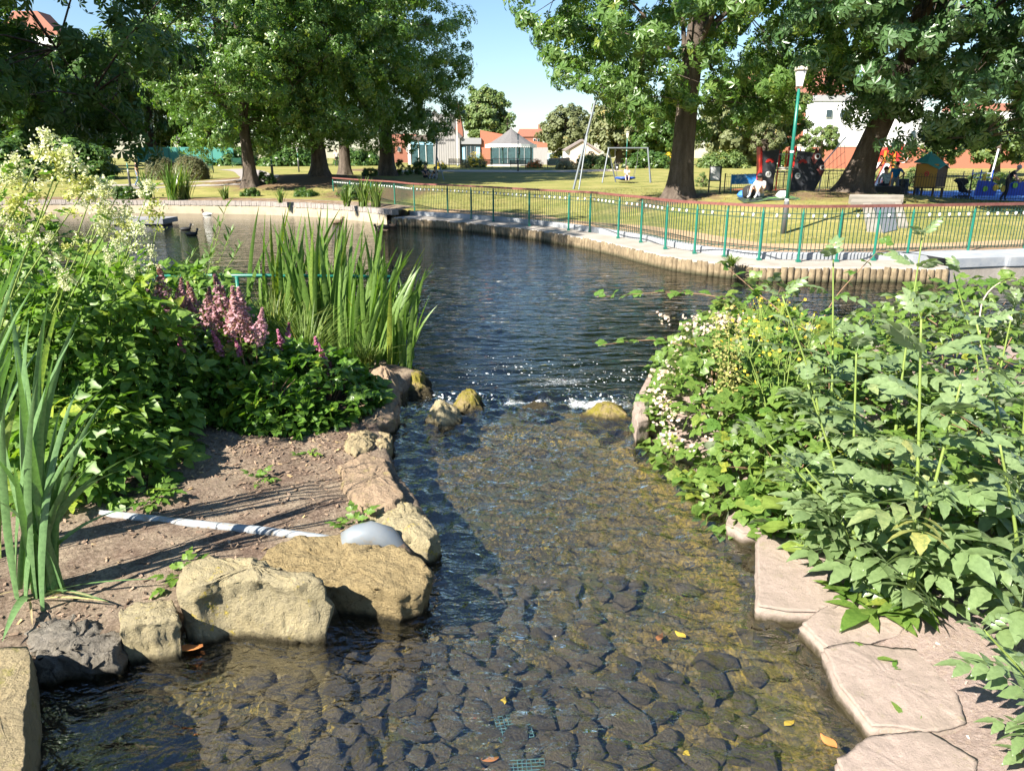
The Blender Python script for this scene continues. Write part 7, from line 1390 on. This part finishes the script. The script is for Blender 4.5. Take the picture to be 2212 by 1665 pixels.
MS = [('tallest meadowsweet with the biggest cream plumes, at the far left', (-4.75, 5.9), [(95, 285, 0), (140, 330, 0), (120, 345, 3), (180, 385, 3), (60, 400, 3)], 1), ('meadowsweet cut by the left edge, cream heads', (-5.3, 5.6), [(10, 350, 0), (35, 330, 0), (45, 410, 3), (-20, 400, 1)], 2), ('meadowsweet with cream heads right of the tallest one', (-4.5, 6.5), [(225, 385, 0), (250, 400, 1), (205, 370, 2), (240, 450, 0), (200, 455, 1)], 3), ('slender meadowsweet standing apart at the right of the cream heads', (-4.4, 7.6), [(320, 385, 0), (345, 430, 3), (300, 470, 0), (285, 455, 1), (262, 470, 3)], 4)]
for lab, (x, y), heads, sd in MS:
    b = NHV(x, y); t = thing('meadowsweet', lab, 'plant', b); random.seed(500 + sd); lv = []
    for i, (u, v, k) in enumerate(heads):
        bb = b + Vector((random.gauss(0, .18), random.gauss(0, .2), 0)); pl = up_to(bb, u, v + 30, random.uniform(-.2, .2), .08); l2, C = shoot_leaves([p - b for p in pl], 9, .08, 1.15, .1, 0, False, size_fun=lambda f: 1.25 - .7 * f); lv += l2
        MB().tube([tuple(c) for c in C], list(np.linspace(.011, .005, len(C))), 6).build('stem', STEM, t, True); o = link('flower_plume', PLM[k], t, Vector(C[-1]) - Vector((0, 0, .16)), (random.uniform(-.2, .2), random.uniform(-.25, .25), random.uniform(0, 6.3)), random.uniform(.65, 1.0)); 
        o2 = link('flower_plume', PLM[(k + 1) % 4], t, Vector(C[-4]) + Vector((random.gauss(0, .08), random.gauss(0, .08), -.15)), (random.uniform(-.3, .3), random.uniform(-.3, .3), 0), random.uniform(.35, .55))
    put_leaves(t, 'mea', lv, 45)
for lab, cx, cy, rx, ry, H, n, sd in [('dense meadowsweet foliage behind the foreground iris', -4.3, 7.0, 1.2, 1.3, 1.65, 900, 11), ('meadowsweet foliage at the far left edge', -6.0, 6.9, 1.3, 1.6, 1.9, 700, 12), ('leafy clump between the meadowsweet and the faded astilbe', -4.5, 9.0, 1.3, 1.2, 1.5, 750, 13), ('lower green foliage beside the foreground iris', -3.7, 5.9, .6, .6, .62, 320, 14), ('far leafy clump by the pond edge at the left', -6.6, 9.4, 1.7, 1.3, 1.85, 750, 15)]: mound('meadowsweet_foliage', lab, 'plant', cx, cy, rx, ry, H, n, 'mea', 1.15, 55, sd, STEM)
AS = [('astilbe with the larger faded pink plumes, left of the pair', -3.35, 8.1, .80, .75, .78, 520, 21, [(352, 650), (385, 640), (420, 655), (335, 690), (395, 690), (430, 700), (312, 700), (370, 715), (405, 670), (440, 675), (360, 685), (325, 670)], AFD, 0), ('astilbe with faded pink plumes, right of the pair', -2.95, 7.75, .7, .65, .75, 460, 22, [(485, 655), (500, 690), (530, 680), (515, 690), (540, 705), (500, 720), (470, 700), (555, 715), (488, 740)], AFD, 0),
      ('glossy-leaved astilbe with small bright pink spikes by the edge stones', -2.2, 7.95, .72, .70, .62, 520, 23, [(618, 728), (612, 745), (590, 772), (660, 770), (702, 772), (708, 790), (690, 760), (540, 792)], APK, 1), ('dark glossy astilbe foliage at the front of the bed', -2.55, 7.35, .62, .38, .48, 420, 24, [(478, 750), (520, 755)], APK, 1), ('dark astilbe foliage in the shade left of the glossy one', -3.4, 7.35, .62, .45, .55, 380, 25, [(395, 745)], APK, 1)]
for lab, cx, cy, rx, ry, H, n, sd, heads, pm_, k in AS:
    t, mats = mound('astilbe', lab, 'astilbe', cx, cy, rx, ry, H, n, 'ast', 1.0, 70, sd, STEM_R); o0 = Vector(t.location); random.seed(sd)
    for u, v in heads:
        tip = D(u, v, cy + random.uniform(-.15, .25)) - o0; MB().tube([(tip.x * .7, tip.y * .7, H * .5), tuple(tip)], .006, 5).build('flower_stalk', STEM_R, t); link('flower_plume', random.choice(pm_), t, tip - Vector((0, 0, .18 if k == 0 else .10)), (random.uniform(-.25, .25), random.uniform(-.3, .3), random.uniform(0, 6.3)), random.uniform(.85, 1.25))
# willow shoot
T_WIL = [compound([blade_leaf(.13, .012, 4, 0, .1, .2, .8)]), compound([blade_leaf(.11, .011, 4, 0, .1, .35, .8)])]; ME['wil'] = leaf_meshes('leaf', T_WIL, WIL); TT['wil'] = (T_WIL, WIL)
for lab, bx, tips in (('upright willow shoot with narrow leaves against the pond', (-4.5, 10.3), [(487, 450), (455, 540), (520, 530), (440, 560), (500, 500), (470, 480)]), ('smaller willowy sprig left of the upright shoot', (-5.1, 10.1), [(420, 545), (400, 575), (445, 575)])):
    b = NHV(*bx); shoot_plant('willow_shoot', lab, 'willow', b, [up_to(b, u, v, random.uniform(-.2, .2), .15) for u, v in tips], 'wil', 26, .25, 1.25, .55, 80, .010, STEM, None, True)
for lab, x, y, n, L, sd in [('fine arching sedge behind the faded astilbe, left tuft', -4.0, 9.7, 260, 1.15, 1), ('fine arching sedge at the foot of the willow shoot', -3.4, 10.2, 260, 1.25, 2), ('fine sedge between astilbe and iris stand', -2.75, 9.4, 240, 1.1, 3), ('sedge tuft at the water edge below the rail', -4.7, 10.6, 200, 1.1, 4), ('short sedge beside the iris stand at the pond edge', -1.95, 9.5, 120, .6, 5)]: tuft('sedge_tuft', lab, 'sedge', NHV(x, y), n, L, GRS, 400 + sd, .008, 1.0, .85, .9)
